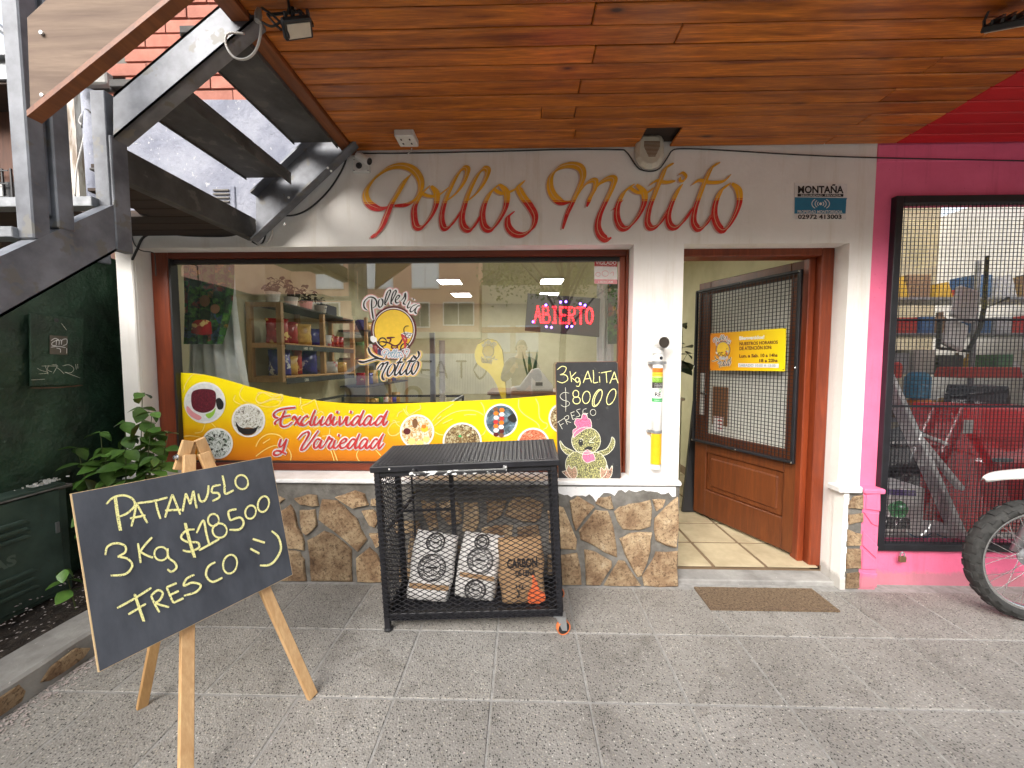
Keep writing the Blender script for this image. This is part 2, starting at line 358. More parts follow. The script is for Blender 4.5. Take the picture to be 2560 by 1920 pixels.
M['stone'] = m_stone()
streaks(M['stone'], (5, 5, 5), .82, .3, .5, False); streaks(M['mortar'], (5, 5, 5), .7, ground=False)
M['brick'] = mk('red_brick', (.42, .165, .12), (.32, .115, .08), 9, .85, bs=.4, bscale=60, var=.16, rnd=4)
def m_split(name, z, top, bot, band):
    m, t, b = nodes(name); g = N(t, 'ShaderNodeNewGeometry'); s = N(t, 'ShaderNodeSeparateXYZ'); t.links.new(g.outputs['Position'], s.inputs[0])
    mr = N(t, 'ShaderNodeMapRange'); mr.inputs[1].default_value = z-band; mr.inputs[2].default_value = z+band
    t.links.new(s.outputs[2], mr.inputs[0]); col = ramp(t, mr.outputs[0], [(0, bot), (.44, tuple(x*1.1 for x in bot)), (.5, bot), (.52, top), (.53, bot), (.545, top), (.8, top), (1, tuple(x*.8 for x in top))])
    f = noise(t, pos(t, (1, 1, 1)), 40, 4); col = mixc(t, ramp(t, f, [(.45, (0, 0, 0)), (.8, (.22, .22, .22))]), col, (.75, .5, .3))
    t.links.new(col, b.inputs['Base Color']); b.inputs['Roughness'].default_value = .6; return m
M['letters'] = m_split('gold_to_red_sign_paint', P(1300, 508, W).z, (.90, .44, .012), (.64, .010, .010), .16)
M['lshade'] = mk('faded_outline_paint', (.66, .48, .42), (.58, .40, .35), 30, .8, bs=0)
def m_banner():
    m, t, b = nodes('banner_print'); g = N(t, 'ShaderNodeNewGeometry'); s = N(t, 'ShaderNodeSeparateXYZ'); t.links.new(g.outputs['Position'], s.inputs[0])
    z0, z1 = P(700, 1155, 2.43).z, P(700, 985, 2.43).z
    mr = N(t, 'ShaderNodeMapRange'); mr.inputs[1].default_value = z0; mr.inputs[2].default_value = z1; t.links.new(s.outputs[2], mr.inputs[0])
    mx = N(t, 'ShaderNodeMapRange'); mx.inputs[1].default_value = -.9; mx.inputs[2].default_value = -.2; mx.inputs[4].default_value = .25; t.links.new(s.outputs[0], mx.inputs[0])
    ad = N(t, 'ShaderNodeMath', operation='ADD'); t.links.new(mr.outputs[0], ad.inputs[0]); t.links.new(mx.outputs[0], ad.inputs[1])
    col = ramp(t, ad.outputs[0], [(0, (.62, .17, .008)), (.3, (.74, .30, .006)), (.65, (.84, .56, .006)), (1, (.88, .70, .004))])
    t.links.new(col, b.inputs['Base Color']); b.inputs['Roughness'].default_value = .35; return m
M['banner'] = m_banner()
def m_signx(name, x0, x1, a, c):
    m, t, b = nodes(name); g = N(t, 'ShaderNodeNewGeometry'); s = N(t, 'ShaderNodeSeparateXYZ'); t.links.new(g.outputs['Position'], s.inputs[0])
    mr = N(t, 'ShaderNodeMapRange'); mr.inputs[1].default_value = x0; mr.inputs[2].default_value = x1; t.links.new(s.outputs[0], mr.inputs[0])
    t.links.new(ramp(t, mr.outputs[0], [(0, a), (1, c)]), b.inputs['Base Color']); b.inputs['Roughness'].default_value = .35; return m
# ------------------------------------------------------------------ ground
g = MB(); g.box(-40, 40, -40, 20, -.5, -.16); o = g.build('ground', M['asphalt'], kind='structure')
g = MB(); g.box(-30, 30, -11, -3.6, -.155, -.13); g.build('road', M['asphalt'], kind='structure')
PV = thing('pavement', 'grey pebble paving of square slabs in front of the shops', 'pavement', (0, 0, 0)); PV['kind'] = 'structure'; del PV['category']
g = MB(); g.box(-2.0, 12, -3.6, 2.40, -.16, -.0035); g.box(-30, -2.0, -3.6, .2, -.16, -.0035); g.build('cement_bed', M['joint'], PV)
TX, TY, TP = -.12, 1.478, .397
tm = MB(); h = TP/2-.0034; tm.box(-h, h, -h, h, -.02, 0)
t0 = tm.build('paving_slab', M['tile'], PV, bevel=.004); tme = t0.data; mod = True
first = True; tmb = MB()
for i in range(-5, 11):
    for j in range(-2, 3):
        cx, cy = TX+TP*(i+.5), TY+TP*(j-.5)
        if cx-h < -2.0: continue
        at = (cx, cy, random.uniform(-.0012, .0012))
        if first: t0.location = Vector(at); ORI[t0.name] = Vector(at); first = False; continue
        o = inst('paving_slab', tme, PV, at); b = o.modifiers.new('b', 'BEVEL'); b.width = .004; b.segments = 1
for i in range(-6, 26):
    for j in range(-13, -2):
        cx, cy = TX+TP*(i+.5), TY+TP*(j-.5)
        if cx-h < -1.99 and cy > 0: continue
        tmb.box(cx-h, cx+h, cy-h, cy+h, -.02, 0)
for j in range(-2, 3):
    cy = TY+TP*(j-.5); q_ = MB(); q_.box(-1.999, TX+TP*-4-.0045, cy-h, cy+h, -.02, 0); q_.build('cut_slab', M['tile'], PV, bevel=.004)
tmb.build('slab_field', M['tile'], PV, kind='stuff')
# kerb of the planting bed
kb = thing('bed_kerb', 'low concrete kerb with a stone face along the planting bed at left', 'kerb', (-2.1, 1, 0))
g = MB()
n = 26; prof = []
for k in range(n+1):
    y = -.6+k*(2.28+.6)/n; prof.append((y, -2.0+random.uniform(-.006, .006), .115+random.uniform(-.004, .004)))
vs = []; fs = []
for y, x, z in prof: vs += [(x, y, -.02), (x, y, z-.012), (x-.012, y, z), (-2.19, y, z+.005), (-2.2, y, -.02)]
for k in range(n):
    for m_ in range(4): fs.append((k*5+m_, k*5+m_+1, (k+1)*5+m_+1, (k+1)*5+m_))
fs.append((5*n, 5*n+1, 5*n+2, 5*n+3, 5*n+4)); g.add(vs, fs); g.build('kerb_top', M['concrete'], kb)
y0 = .35
while y0 < 2.22:
    y1 = y0+random.uniform(.16, .38); zb_k = random.uniform(.070, .092); za_k = random.uniform(.0, .02)
    pts = [(-2.0, y0+random.uniform(.0, .05), za_k), (-2.0, (y0+y1)/2, za_k-.004), (-2.0, y1-random.uniform(.01, .05), za_k), (-2.0, y1-.012, .045), (-2.0, y1-random.uniform(.02, .08), zb_k), (-2.0, (y0+y1)/2+random.uniform(-.04, .04), zb_k-random.uniform(-.004, .012)), (-2.0, y0+random.uniform(.02, .07), zb_k-.01), (-2.0, y0+.008, .04)]
    g = MB(); g.prism(pts, (.008, 0, 0), .12); g.build('stone', M['stone'], kb); y0 = y1+random.uniform(.01, .06)
g = MB(); nx, ny = 14, 60; vs = []
for i in range(nx+1):
    for j in range(ny+1):
        x = -2.72+.54*i/nx; y = -.6+3.2*j/ny; vs.append((x, y, .075+.03*math.sin(9*x+5*y)+random.uniform(-.012, .018)+(.05 if i < 3 else 0)))
fs = [(i*(ny+1)+j, (i+1)*(ny+1)+j, (i+1)*(ny+1)+j+1, i*(ny+1)+j+1) for i in range(nx) for j in range(ny)]
g.add(vs, fs); g.build('soil', M['soil'], kind='stuff')
g = MB()
for k in range(1100):
    q = random.random(); y = .9+1.35*random.random(); x = -1.985+abs(random.gauss(0, .045))
    if q < .25: x = random.uniform(-2.6, -2.2); z = .13
    elif q < .33: x = random.uniform(-1.9, .4); y = random.uniform(1.0, 2.25); z = .0035
    else: z = .004
    a = random.uniform(0, pi); l = random.uniform(.0025, .0065)*(1.4 if x < -1.8 else 1)
    g.face([(x+cos(a)*l, y+sin(a)*l, z), (x-sin(a)*l*.6, y+cos(a)*l*.6, z+.002), (x-cos(a)*l, y-sin(a)*l, z), (x+sin(a)*l*.6, y-cos(a)*l*.6, z+.001)])
M['petal'] = plain('fallen_petal', (.42, .36, .34), .8); g.build('fallen_petals', M['petal'], kind='stuff')
# ------------------------------------------------------------------ the shop building
SB = thing('shop_building', 'white painted shop front with stone plinth and timber canopy', 'shop building', (0, 2.35, 0))
def xw(px, py, Y=W): return P(px, py, Y).x
def zw(py, px=1300, Y=W): return P(px, py, Y).z
ZC = zw(375); WX0, WX1 = xw(352, 900), xw(1580, 900); DX0, DX1 = xw(1703, 900), xw(2110, 900); PKX = xw(2168, 850)
ZL = zw(613); ZS = .655; XL = xw(304, 900)
def slabs(g, rects, y0, y1):
    for x0, x1, z0, z1 in rects: g.box(x0, x1, y0, y1, z0, z1)
g = MB()
slabs(g, [(XL, WX0, .05, ZL), (WX1, DX0, .05, ZL), (WX0, WX1, .05, ZS-.03), (DX1, PKX, -.03, ZL), (XL, PKX, ZL, ZC+.12)], W, W+.2)
g.build('wall', M['plaster'], SB)
g = MB(); zbk = zw(258, 400)
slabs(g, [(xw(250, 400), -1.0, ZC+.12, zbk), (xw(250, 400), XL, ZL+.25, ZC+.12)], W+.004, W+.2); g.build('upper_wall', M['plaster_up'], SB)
g = MB(); g.box(xw(328, 900), xw(351, 900), W-.018, W+.01, .5, ZL-.02); g.build('pilaster', M['plaster'], SB, bevel=.006)
g = MB(); g.prism([P(x, y, W+.0005) for x, y in ((298, 575), (610, 578), (700, 505), (800, 430), (890, 350), (890, 250), (298, 250))], (0, -.003, 0)); g.build('toned_down_render', M['plaster_up'], SB)  # darker sheet over the same wall, keeps the sky-lit part from blowing out
# brick upper storey, brick by brick
BW = MB(); BW.box(xw(250, 200), .2, W+.02, W+.2, zbk, zbk+1.6); bw = BW.build('brick_wall', M['mortar'], SB)
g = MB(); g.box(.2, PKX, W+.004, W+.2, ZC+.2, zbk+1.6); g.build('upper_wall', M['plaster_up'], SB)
bl, bh, bp = .252, .068, .0812
bm_ = MB(); bm_.box(-bl/2, bl/2, 0, .03, -bh/2, bh/2); me = None
for r in range(15):
    for c in range(-1, 12):
        x = xw(250, 200)+bl/2+c*(bl+.008)+(r % 2)*(bl/2)+.03; z = zbk+bh/2+.004+r*bp
        if x+bl/2 > .2 or x-bl/2 < xw(248, 200)-.02: continue
        if me is None: b0 = bm_.build('brick', M['brick'], bw, bevel=.004, local=True); me = b0.data; b0.location = Vector((x, W+.004, z))-ORI[bw.name]; ORI[b0.name] = Vector((x, W+.004, z)); continue
        inst('brick', me, bw, (x, W+.004+random.uniform(-.003, .003), z))
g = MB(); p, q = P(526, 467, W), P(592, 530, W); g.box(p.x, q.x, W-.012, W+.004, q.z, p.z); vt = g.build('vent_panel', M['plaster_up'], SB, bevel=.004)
for k in range(5):
    z = p.z-.028-k*.0225; g = MB(); g.box(p.x+.03, q.x-.03, W-.0215, W-.0125, z-.004, z+.004); g.build('vent_slot', M['mortar'], vt)
g = MB(); a, b = P(400, 615, W), P(1575, 615, W); g.box(a.x-.25, xw(1700, 900), W-.075, W+.12, .628, ZS); sill = g.build('window_sill', M['sill'], SB, bevel=.008, seg=2)
# stone plinth
PY = 2.298
plinth = MB(); plinth.box(XL, xw(1697, 1300, PY), PY, W, -.03, .628); plinth.build('plinth_mortar', M['mortar'], SB)
g = MB()  # ragged white paint under the sill on the right
xs = [1392+k*9 for k in range(34)]; top = [P(x, 1216, PY) for x in xs]; bot = [P(x, 1230+random.uniform(0, 14)+(12 if 1475 < x < 1500 else 0)-(6 if 1540 < x < 1650 else 0), PY) for x in xs]
for i in range(len(xs)-1): g.face([bot[i]+Vector((0, -.003, 0)), bot[i+1]+Vector((0, -.003, 0)), top[i+1]+Vector((0, -.003, 0)), top[i]+Vector((0, -.003, 0))])
g.build('paint_overrun', M['sill'], SB)
def stone(pts, ox, oy, sc, Y=PY, mat='stone', pr=None):
    q = [P(ox+x/sc, oy+y/sc, Y) for x, y in pts]; q = [Vector((v.x, v.y, max(v.z, .004))) for v in q]
    r = []
    for i, v in enumerate(q):   # break straight edges a little
        nx_ = q[(i+1) % len(q)]; r.append(v); m_ = (v+nx_)/2; L = (nx_-v).length
        if L > .05: r.append(m_+Vector((random.uniform(-.05, .05)*L, 0, random.uniform(-.05, .05)*L)))
    gg = MB(); gg.prism(r, (0, -(pr or random.uniform(.012, .022)), 0), .07); return gg.build('stone', M[mat], SB)
Lc = (660, 1180, 5.183); Rc = (1380, 1180, 5.183); Cc = (880, 1060, 2.86)
for s_ in ([(400,335),(560,290),(690,300),(715,430),(640,440),(480,415)], [(60,320),(200,310),(275,345),(215,400),(80,430)], [(230,500),(350,415),(400,500),(440,700),(500,800),(530,900),(530,1010),(330,985),(250,800)],
    [(475,490),(670,480),(700,680),(560,815),(505,770)], [(760,350),(950,365),(1120,520),(1210,600),(1340,870),(1220,1025),(900,750),(715,610)], [(930,320),(1180,235),(1310,280),(1360,420),(1160,465)],
    [(1390,350),(1500,330),(1560,430),(1390,430)], [(1270,500),(1420,480),(1500,600),(1440,715),(1370,690)], [(1370,790),(1550,780),(1600,900),(1460,970)],
    [(570,880),(780,760),(900,800),(1140,1000),(1150,1440),(620,1440),(600,1100)], [(1200,1110),(1370,970),(1470,1060),(1540,1200),(1560,1460),(1220,1450)], [(340,1010),(470,1030),(530,1130),(560,1430),(340,1440),(200,1440),(230,1050)],
    [(-300,330),(0,300),(30,560),(-60,700),(-320,640)], [(60,520),(190,500),(240,900),(180,1000),(20,800)], [(-320,760),(-80,760),(160,1060),(150,1440),(-300,1440)], [(-700,330),(-380,320),(-400,700),(-720,640)], [(-760,740),(-420,780),(-380,1440),(-800,1440)], [(-1200,350),(-780,330),(-800,820),(-1230,780)], [(-1260,860),(-860,880),(-880,1440),(-1300,1440)]):
    stone(s_, *Lc)
for s_ in ([(225,370),(330,310),(400,350),(550,440),(305,755),(265,640)], [(560,400),(600,330),(760,310),(795,470),(740,480),(590,420)], [(800,510),(870,450),(1000,410),(1270,360),(1290,450),(1270,700),(1120,745),(910,735)],
    [(1300,355),(1465,355),(1430,450),(1345,505)], [(1325,600),(1480,440),(1625,320),(1632,500),(1605,970),(1570,970),(1340,880)], [(345,760),(560,490),(720,500),(790,700),(830,940),(840,1100),(560,960),(370,870)],
    [(870,860),(1000,790),(1290,780),(1270,1000),(1150,1340),(1100,1350),(940,1060)], [(1340,1030),(1625,1020),(1630,1480),(1190,1480),(1165,1340),(1290,1150)], [(415,1000),(560,1030),(770,1150),(770,1220),(620,1480),(440,1480)],
    [(860,1140),(940,1150),(1150,1480),(670,1480)], [(95,440),(150,460),(250,700),(320,870),(310,1000),(120,990),(-40,900),(-60,500)], [(-60,1060),(325,1045),(380,1450),(130,1480),(-60,1480)]):
    stone(s_, *Rc)
for s_ in ([(495,540),(600,560),(620,740),(560,760),(510,640)], [(625,560),(730,530),(780,600),(785,700),(700,720),(635,650)], [(800,560),(900,560),(910,700),(870,800),(790,760)], [(960,550),(1110,540),(1060,660),(965,700)],
    [(1150,520),(1280,520),(1370,560),(1350,660),(1310,700),(1090,650)], [(930,740),(1150,720),(1150,860),(930,850)], [(1180,740),(1330,720),(1345,880),(1190,880)], [(300,700),(480,690),(500,780),(310,780)],
    [(420,790),(600,800),(600,1000),(400,1000)], [(640,840),(900,880),(900,1130),(640,1130)], [(930,900),(1180,920),(1180,1130),(930,1130)], [(1210,920),(1340,940),(1350,1130),(1210,1130)], [(340,1020),(610,1030),(620,1130),(340,1130)]):
    stone(s_, *Cc)
# pilaster by the door: white cap, stones
RPX0, RPX1 = xw(2115, 1300, PY), xw(2154, 1300, PY)
g = MB(); g.box(RPX0, RPX1, PY, W, -.03, .60); g.build('plinth_mortar', M['mortar'], SB)
for s_ in ([(440,385),(440,330),(510,230),(640,205),(640,400)], [(430,480),(640,455),(640,570),(440,610)], [(430,680),(560,735),(620,740),(610,900),(430,905)], [(430,950),(610,950),(608,1220),(410,1220)], [(420,1290),(590,1270),(585,1490),(400,1500)]):
    stone(s_, 2040, 1200, 5.53, pr=.012)
g = MB(); a = P(2101, 1218, W-.08); b = P(2158, 1234, W-.08); g.box(a.x, b.x, W-.08, W+.02, b.z, a.z); g.build('pilaster_cap', M['sill'], SB, bevel=.006)
g = MB()  # rough plastered corner between door and pilaster
for k in range(16):
    z0, z1 = .0+k*.0375, .0375+k*.0375; e0, e1 = 0, 0
    g.box(DX1-.012, RPX0+random.uniform(-.002, .004), PY-.012+random.uniform(-.0012, .0012), W+.01, z0, z1)
g.build('plaster_corner', M['plaster'], SB)
# timber frame of the display window
FY = 2.45
g = MB(); fw0 = xw(441, 900, FY+.03); x0, x1 = WX0, WX1
zt = ZL+.004; zf = P(1000, 655, FY+.03).z; zb = .657; zb2 = P(700, 1156, FY+.02).z
dw = MB(); dw.box(x0+.0, fw0, FY, FY+.07, zb, zt); dw.box(xw(1562, 900, FY), x1, FY, FY+.07, zb, zt); dw.cur = 1; dw.box(fw0, xw(1562, 900, FY), FY+.001, FY+.069, P(1000, 642, FY).z, zt); dw.box(fw0, xw(1562, 900, FY), FY+.001, FY+.069, zb, zb2); o = dw.build('display_window', [M['frame'], M['frame_x']], SB, bevel=.004)
rx0 = xw(1545, 900, FY+.03)
g = MB(); g.box(rx0, xw(1562, 900, FY), FY+.02, FY+.07, zb+.03, zt-.04); g.build('inner_stile', M['frame'], o, bevel=.004)
g = MB(); gx = xw(449, 900, FY+.04)
g.box(fw0, gx, FY+.005, FY+.06, zb2, zt-.04); g.box(fw0, rx0, FY+.03, FY+.06, zf-.002, P(1000, 642, FY).z); g.box(fw0, rx0, FY+.012, FY+.05, zb2, zb2+.008); g.build('window_gasket', M['blackpl'], o)
GY = FY+.045
g = MB(); g.add([(gx-.01, GY, zb2), (rx0+.02, GY, zb2), (rx0+.02, GY, zf+.01), (gx-.01, GY, zf+.01)], [(0, 1, 2, 3)]); g.build('window_pane', M['glass'], o)
# door frame + leaf
g = MB(); jx = DX1-.002; g.box(jx-.075, jx, FY, FY+.12, .03, zt); g.box(DX0, jx-.075, FY, FY+.12, zt-.05, zt)
dfr = g.build('door_frame', M['frame'], SB, bevel=.006)
g = MB(); g.box(jx-.115, jx-.0755, FY+.05, FY+.12, .03, zt-.05); g.build('rebate', M['frame'], dfr, bevel=.004)
HX, HY = 1.845, 2.53; ang = atan2(3.30-HY, 1.512-HX)
DXF = Matrix.Translation((HX, HY, 0)) @ Matrix.Rotation(ang, 4, 'Z')   # local x from hinge to free edge, local +y towards the viewer's side?
DW, DZ0, DZ1 = .845, .085, 2.02
def dmb(): return MB(DXF)
g = dmb(); T = .045
g.box(0, .105, -T/2, T/2, DZ0, DZ1); g.box(DW-.115, DW, -T/2, T/2, DZ0, DZ1); g.box(.105, DW-.115, -T/2, T/2, DZ1-.10, DZ1); g.box(.105, DW-.115, -T/2, T/2, DZ0, DZ0+.22); g.box(.105, DW-.115, -T/2, T/2, .62, .78)
door = g.build('door', M['door'], SB, bevel=.004)
g = dmb(); g.box(.105, DW-.115, -.008, .008, DZ0+.22, .62); g.box(.145, DW-.155, -.018, .018, DZ0+.26, .58); g.build('door_panel', M['door'], door, bevel=.010)
M['door_glass'] = plain('frosted_pane', (.68, .68, .62), .25)
g = dmb(); g.box(.105, DW-.115, -.004, .004, .78, DZ1-.10); g.build('door_pane', M['door_glass'], door)
SGN = 1 if (DXF.to_3x3() @ Vector((0, 1, 0))).x < 0 else -1    # the side seen from the pavement looks towards -x
def ys(d): return SGN*d
# security mesh on the leaf
mx0, mx1, mz0, mz1 = .02, DW-.0, .70, DZ1-.06; yy = T/2+.03
g = dmb()
for a0, a1, b0, b1 in ((mx0, mx0+.018, mz0, mz1), (mx1-.018, mx1, mz0, mz1), (mx0+.018, mx1-.018, mz0, mz0+.018), (mx0+.018, mx1-.018, mz1-.018, mz1)): g.box(a0, a1, min(ys(yy-.012), ys(yy+.012)), max(ys(yy-.012), ys(yy+.012)), b0, b1)
g.build('mesh_frame', M['black'], door, bevel=.003)
g = dmb(); r = .0018
nx = int((mx1-mx0)/.025); nz = int((mz1-mz0)/.025)
for i in range(1, nx): x = mx0+(mx1-mx0)*i/nx; g.box(x-r, x+r, ys(yy)-r, ys(yy)+r, mz0+.02, mz1-.02)
for i in range(1, nz): z = mz0+(mz1-mz0)*i/nz; g.box(mx0+.02, mx1-.02, ys(yy)-r+.0018, ys(yy)+r+.0018, z-r, z+r)
g.build('wire_mesh', M['blackmesh'], door)
for (x, z) in ((mx0+.01, mz0+.01), (mx0+.01, mz1-.01), (mx0+.01, (mz0+mz1)/2), (mx1-.01, mz0+.01), (mx1-.01, mz1-.01), ((mx0+mx1)/2, mz0+.01), ((mx0+mx1)/2, mz1-.01), (mx1-.01, (mz0+mz1)/2)):
    g = dmb(); g.lathe([(.0, 0), (.006, .001), (.006, .004), (0, .006)], (x, ys(yy+.012), z), (0, SGN, 0), 8); g.build('screw_head', M['chrome'], door)
g = dmb(); g.box(DW-.085, DW-.045, min(ys(T/2), ys(T/2+.006)), max(ys(T/2), ys(T/2+.006)), .93, 1.28); lp = g.build('lock_plate', M['white'], door)
g = dmb(); y1 = ys(T/2+.02); g.tube([(DW-.065, ys(T/2), 1.11), (DW-.065, y1, 1.11), (DW-.12, y1, 1.108)], .008, 8); g.build('door_handle', M['chrome'], door)
g = dmb(); a, b = sorted((ys(.005), ys(.007))); g.box(DW-.29, DW-.15, a, b, .86, 1.17); g.build('taped_poster', M['print_br'], door)
g = dmb(); a, b = sorted((ys(.008), ys(.010))); g.box(DW-.255, DW-.165, a, b, .80, .93); st_ = g.build('red_white_sticker', M['print_w'], door)
g = dmb(); a, b = sorted((ys(.0105), ys(.0115)))
for k in range(3): g.box(DW-.25+(k*.0), DW-.21, a, b, .895-k*.03, .905-k*.03)
g.box(DW-.25, DW-.17, a, b, .918, .926); g.build('red_stripe', M['print_r'], door)
# threshold, shop floor, rooms
g = MB(); g.box(DX0, DX1, PY+.03, FY+.04, -.03, .025); g.box(DX0, DX1, FY+.04, FY+.12, -.03, .05); g.build('door_step', M['concrete'], SB, bevel=.006)
XR0, XR1, YR1, ZF = -2.62, 2.05, 8.4, .06
g = MB(); g.box(XR0, XR1, W+.2, YR1, ZF-.05, ZF-.004); fl = g.build('shop_floor', M['grout'], SB)
tp = .335; me = None
k0 = Matrix.Rotation(0, 3, 'Z')
for i in range(14):
    for j in range(14):
        cx, cy = .9+tp*(i-.5)*1, 2.75+tp*(j-.5)
        if not (cx < XR1-.1 and cy < 7 and cx < 2.0): continue
        if me is None:
            q = MB(); q.box(-tp/2+.012, tp/2-.012, -tp/2+.012, tp/2-.012, -.003, .003); f0 = q.build('floor_tile', M['floor'], fl, local=True); me = f0.data; f0.location = Vector((cx, cy, ZF))-ORI[fl.name]; continue
        inst('floor_tile', me, fl, (cx, cy, ZF))
g = MB(); g.box(DX0, DX1, W+.1, W+.2, -.03, ZF); g.build('inner_step', M['grout'], SB)
g = MB(); g.box(XR0-.1, XR0, W+.2, YR1, 0, 2.75); g.box(XR1, XR1+.08, W+.2, YR1, 0, 2.75); g.box(XR0, XR1, YR1, YR1+.1, 0, 2.75)
g.build('room_wall', M['cream_wall'], SB)
g = MB(); g.box(XR0, XR1, W+.2, YR1, 2.62, 2.7); g.build('room_ceiling', M['room_ceiling'], SB)
# canopy soffit, plank by plank
CYF, XC0, XC1 = 1.30, -.985, 5.2  # unseen front edge cut back so more daylight reaches the wall
cn = MB(); cn.box(XC0, XC1, CYF, W-.001, ZC+.035, ZC+.11); cn.box(-1.05, XC1, CYF, W+.2, ZC+.125, ZC+.2); can = cn.build('canopy', M['darkwood'], SB)
pw = .0915; XRED = 2.15
hx0, hx1 = .675, .86
for r in range(11):
    y1 = W-.012-r*pw; y0 = y1-pw+.0065
    cuts = [XC0, XRED, 3.6, XC1]
    cuts.append(1.745+.03*math.sin(r) if r % 2 == 0 else .275+.02*math.sin(2*r))
    if r in (3, 8, 12): cuts.append(-.2+.1*r % 1)
    if r in (0, 1): cuts += [hx0, hx1]
    cuts = sorted(cuts)
    for a, b in zip(cuts, cuts[1:]):
        if r in (0, 1) and abs(a-hx0) < 1e-6: continue
        dz = random.uniform(-.0012, .0012); g = MB(); g.box(a+.0012, b-.0012, y0, y1, ZC+dz, ZC+.014+dz)
        g.build('red_plank' if a >= XRED-.01 else 'plank', M['plankred'] if a >= XRED-.01 else M['plank'], can, bevel=.004)
g = MB(); g.box(-1.055, XC0, CYF, W-.002, ZC-.02, ZC+.12); g.build('fascia_beam', M['beam'], can, bevel=.004)
g = MB(); g.box(-1.055, XC1, CYF-.04, CYF, ZC-.02, ZC+.2); g.build('fascia_board', M['frame_x'], can)
# hand-painted name over the window
def LM(x, y): return P(880+x/2.1686, 330+y/2.1686, W)
LT = [([(232,402),(300,395),(350,360),(376,305),(368,250),(330,205),(270,186),(200,200),(130,250),(85,310),(78,355),(100,395),(150,418),(205,408)], 25),
 ([(322,232),(285,275),(250,335),(215,395),(190,455),(165,515),(135,555),(104,574)], 30),
 ([(425,292),(375,345),(342,410),(340,470),(352,515),(385,515),(430,460),(458,395),(460,335),(430,295)], 24), ([(378,335),(420,350),(470,345),(530,300)], 12),
 ([(520,372),(570,330),(610,270),(628,210),(605,200),(570,240),(530,320),(500,400),(488,470),(500,520),(530,515),(575,460),(612,400)], 22),
 ([(630,375),(680,330),(720,270),(738,215),(715,203),(680,240),(640,320),(612,400),(598,470),(610,520),(645,530),(685,480),(720,415)], 23),
 ([(800,285),(750,335),(718,400),(708,465),(722,520),(760,528),(805,470),(836,400),(838,330),(800,287)], 24), ([(765,310),(810,335),(860,325),(905,300),(940,264)], 13),
 ([(938,266),(905,300),(925,350),(965,405),(992,460),(980,520),(930,558),(880,552),(848,515),(848,465),(882,432)], 24),
 ([(1185,380),(1140,385),(1098,355),(1075,305),(1080,245),(1120,200),(1180,182),(1235,195),(1252,240),(1235,300),(1200,375),(1165,450),(1142,528)], 26),
 ([(1195,385),(1235,320),(1280,275),(1318,268),(1315,310),(1290,360),(1272,408)], 21), ([(1310,320),(1345,280),(1390,256),(1420,262),(1408,310),(1370,390),(1340,460),(1332,520),(1350,565),(1380,584),(1405,574)], 26),
 ([(1412,425),(1440,400),(1470,370)], 10), ([(1530,285),(1475,330),(1440,400),(1436,470),(1460,520),(1500,518),(1550,460),(1582,390),(1580,330),(1540,288)], 24), ([(1500,300),(1545,330),(1600,330),(1640,300)], 12),
 ([(1742,172),(1700,200),(1672,260),(1640,340),(1610,420),(1600,490),(1620,522),(1660,505),(1705,440),(1740,370)], 23), ([(1612,292),(1650,268),(1700,276),(1752,268)], 13),
 ([(1790,285),(1760,330),(1728,400),(1712,465),(1725,512),(1760,518),(1805,475),(1848,410)], 23), ([(1770,235),(1790,225),(1808,245),(1795,268),(1775,265),(1780,245)], 11),
 ([(1992,168),(1950,195),(1920,250),(1885,340),(1858,420),(1850,490),(1875,528),(1910,510),(1945,460),(1968,420)], 23), ([(1842,290),(1880,266),(1940,277),(2010,270),(2052,232)], 14),
 ([(2050,280),(2000,320),(1968,390),(1962,460),(1985,520),(2020,532),(2065,470),(2095,390),(2092,320),(2055,282)], 25)]
g = MB()
for p, wd in LT: g.stroke([(x-11, y+5) for x, y in p], wd*1.35, LM, nib=2.35, w0=wd*.5, off=.0015)
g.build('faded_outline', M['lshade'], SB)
g = MB()
for p, wd in LT: g.stroke(p, wd*1.72, LM, nib=2.35, w0=wd*.46, off=.006)
g.build('painted_name', M['letters'], SB)
g = MB()
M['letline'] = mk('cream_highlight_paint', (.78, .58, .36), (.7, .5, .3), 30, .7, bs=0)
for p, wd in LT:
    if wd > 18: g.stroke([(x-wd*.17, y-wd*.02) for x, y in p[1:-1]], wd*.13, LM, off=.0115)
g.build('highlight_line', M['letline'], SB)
# ------------------------------------------------------------------ pink neighbour
PB = thing('pink_building', 'bright pink shop front on the right with a meshed window', 'building', (3, 2.35, 0))
NX0 = xw(2214, 900, 2.33); NZ1 = P(2400, 490, 2.33).z; NZ0 = P(2400, 1377, 2.33).z; NX1 = 5.2
g = MB(); slabs(g, [(PKX, NX0, -.03, NZ1), (NX0, NX1, -.03, NZ0), (PKX, 6.4, NZ1, ZC+.12), (NX1, 6.4, -.03, NZ1)], W, W+.15); g.build('wall', M['pink'], PB)
g = MB(); g.box(PKX, 6.3, W-.006, W, zw(404, 2400), ZC); g.build('wall_band', M['pink'], PB, bevel=.002)
g = MB(); g.box(RPX1, xw(2199, 1300, PY), PY, W, -.03, .585); g.box(RPX1, xw(2203, 1300, PY)+.01, PY-.012, W, .585, .615); g.build('pilaster', M['pink'], PB, bevel=.006)
for s_ in ([(690,200),(880,190),(880,430),(680,400)], [(650,440),(860,460),(850,640),(760,600)], [(640,700),(850,920),(820,1080),(630,900)], [(640,960),(800,1100),(820,1230),(620,1230)], [(620,1280),(840,1290),(830,1480),(610,1490)]):
    q = [P(2040+x/5.53, 1200+y/5.53, PY) for x, y in s_]; gg = MB(); gg.prism(q, (0, -.008, 0), .08); gg.build('painted_stone', M['pink'], PB)
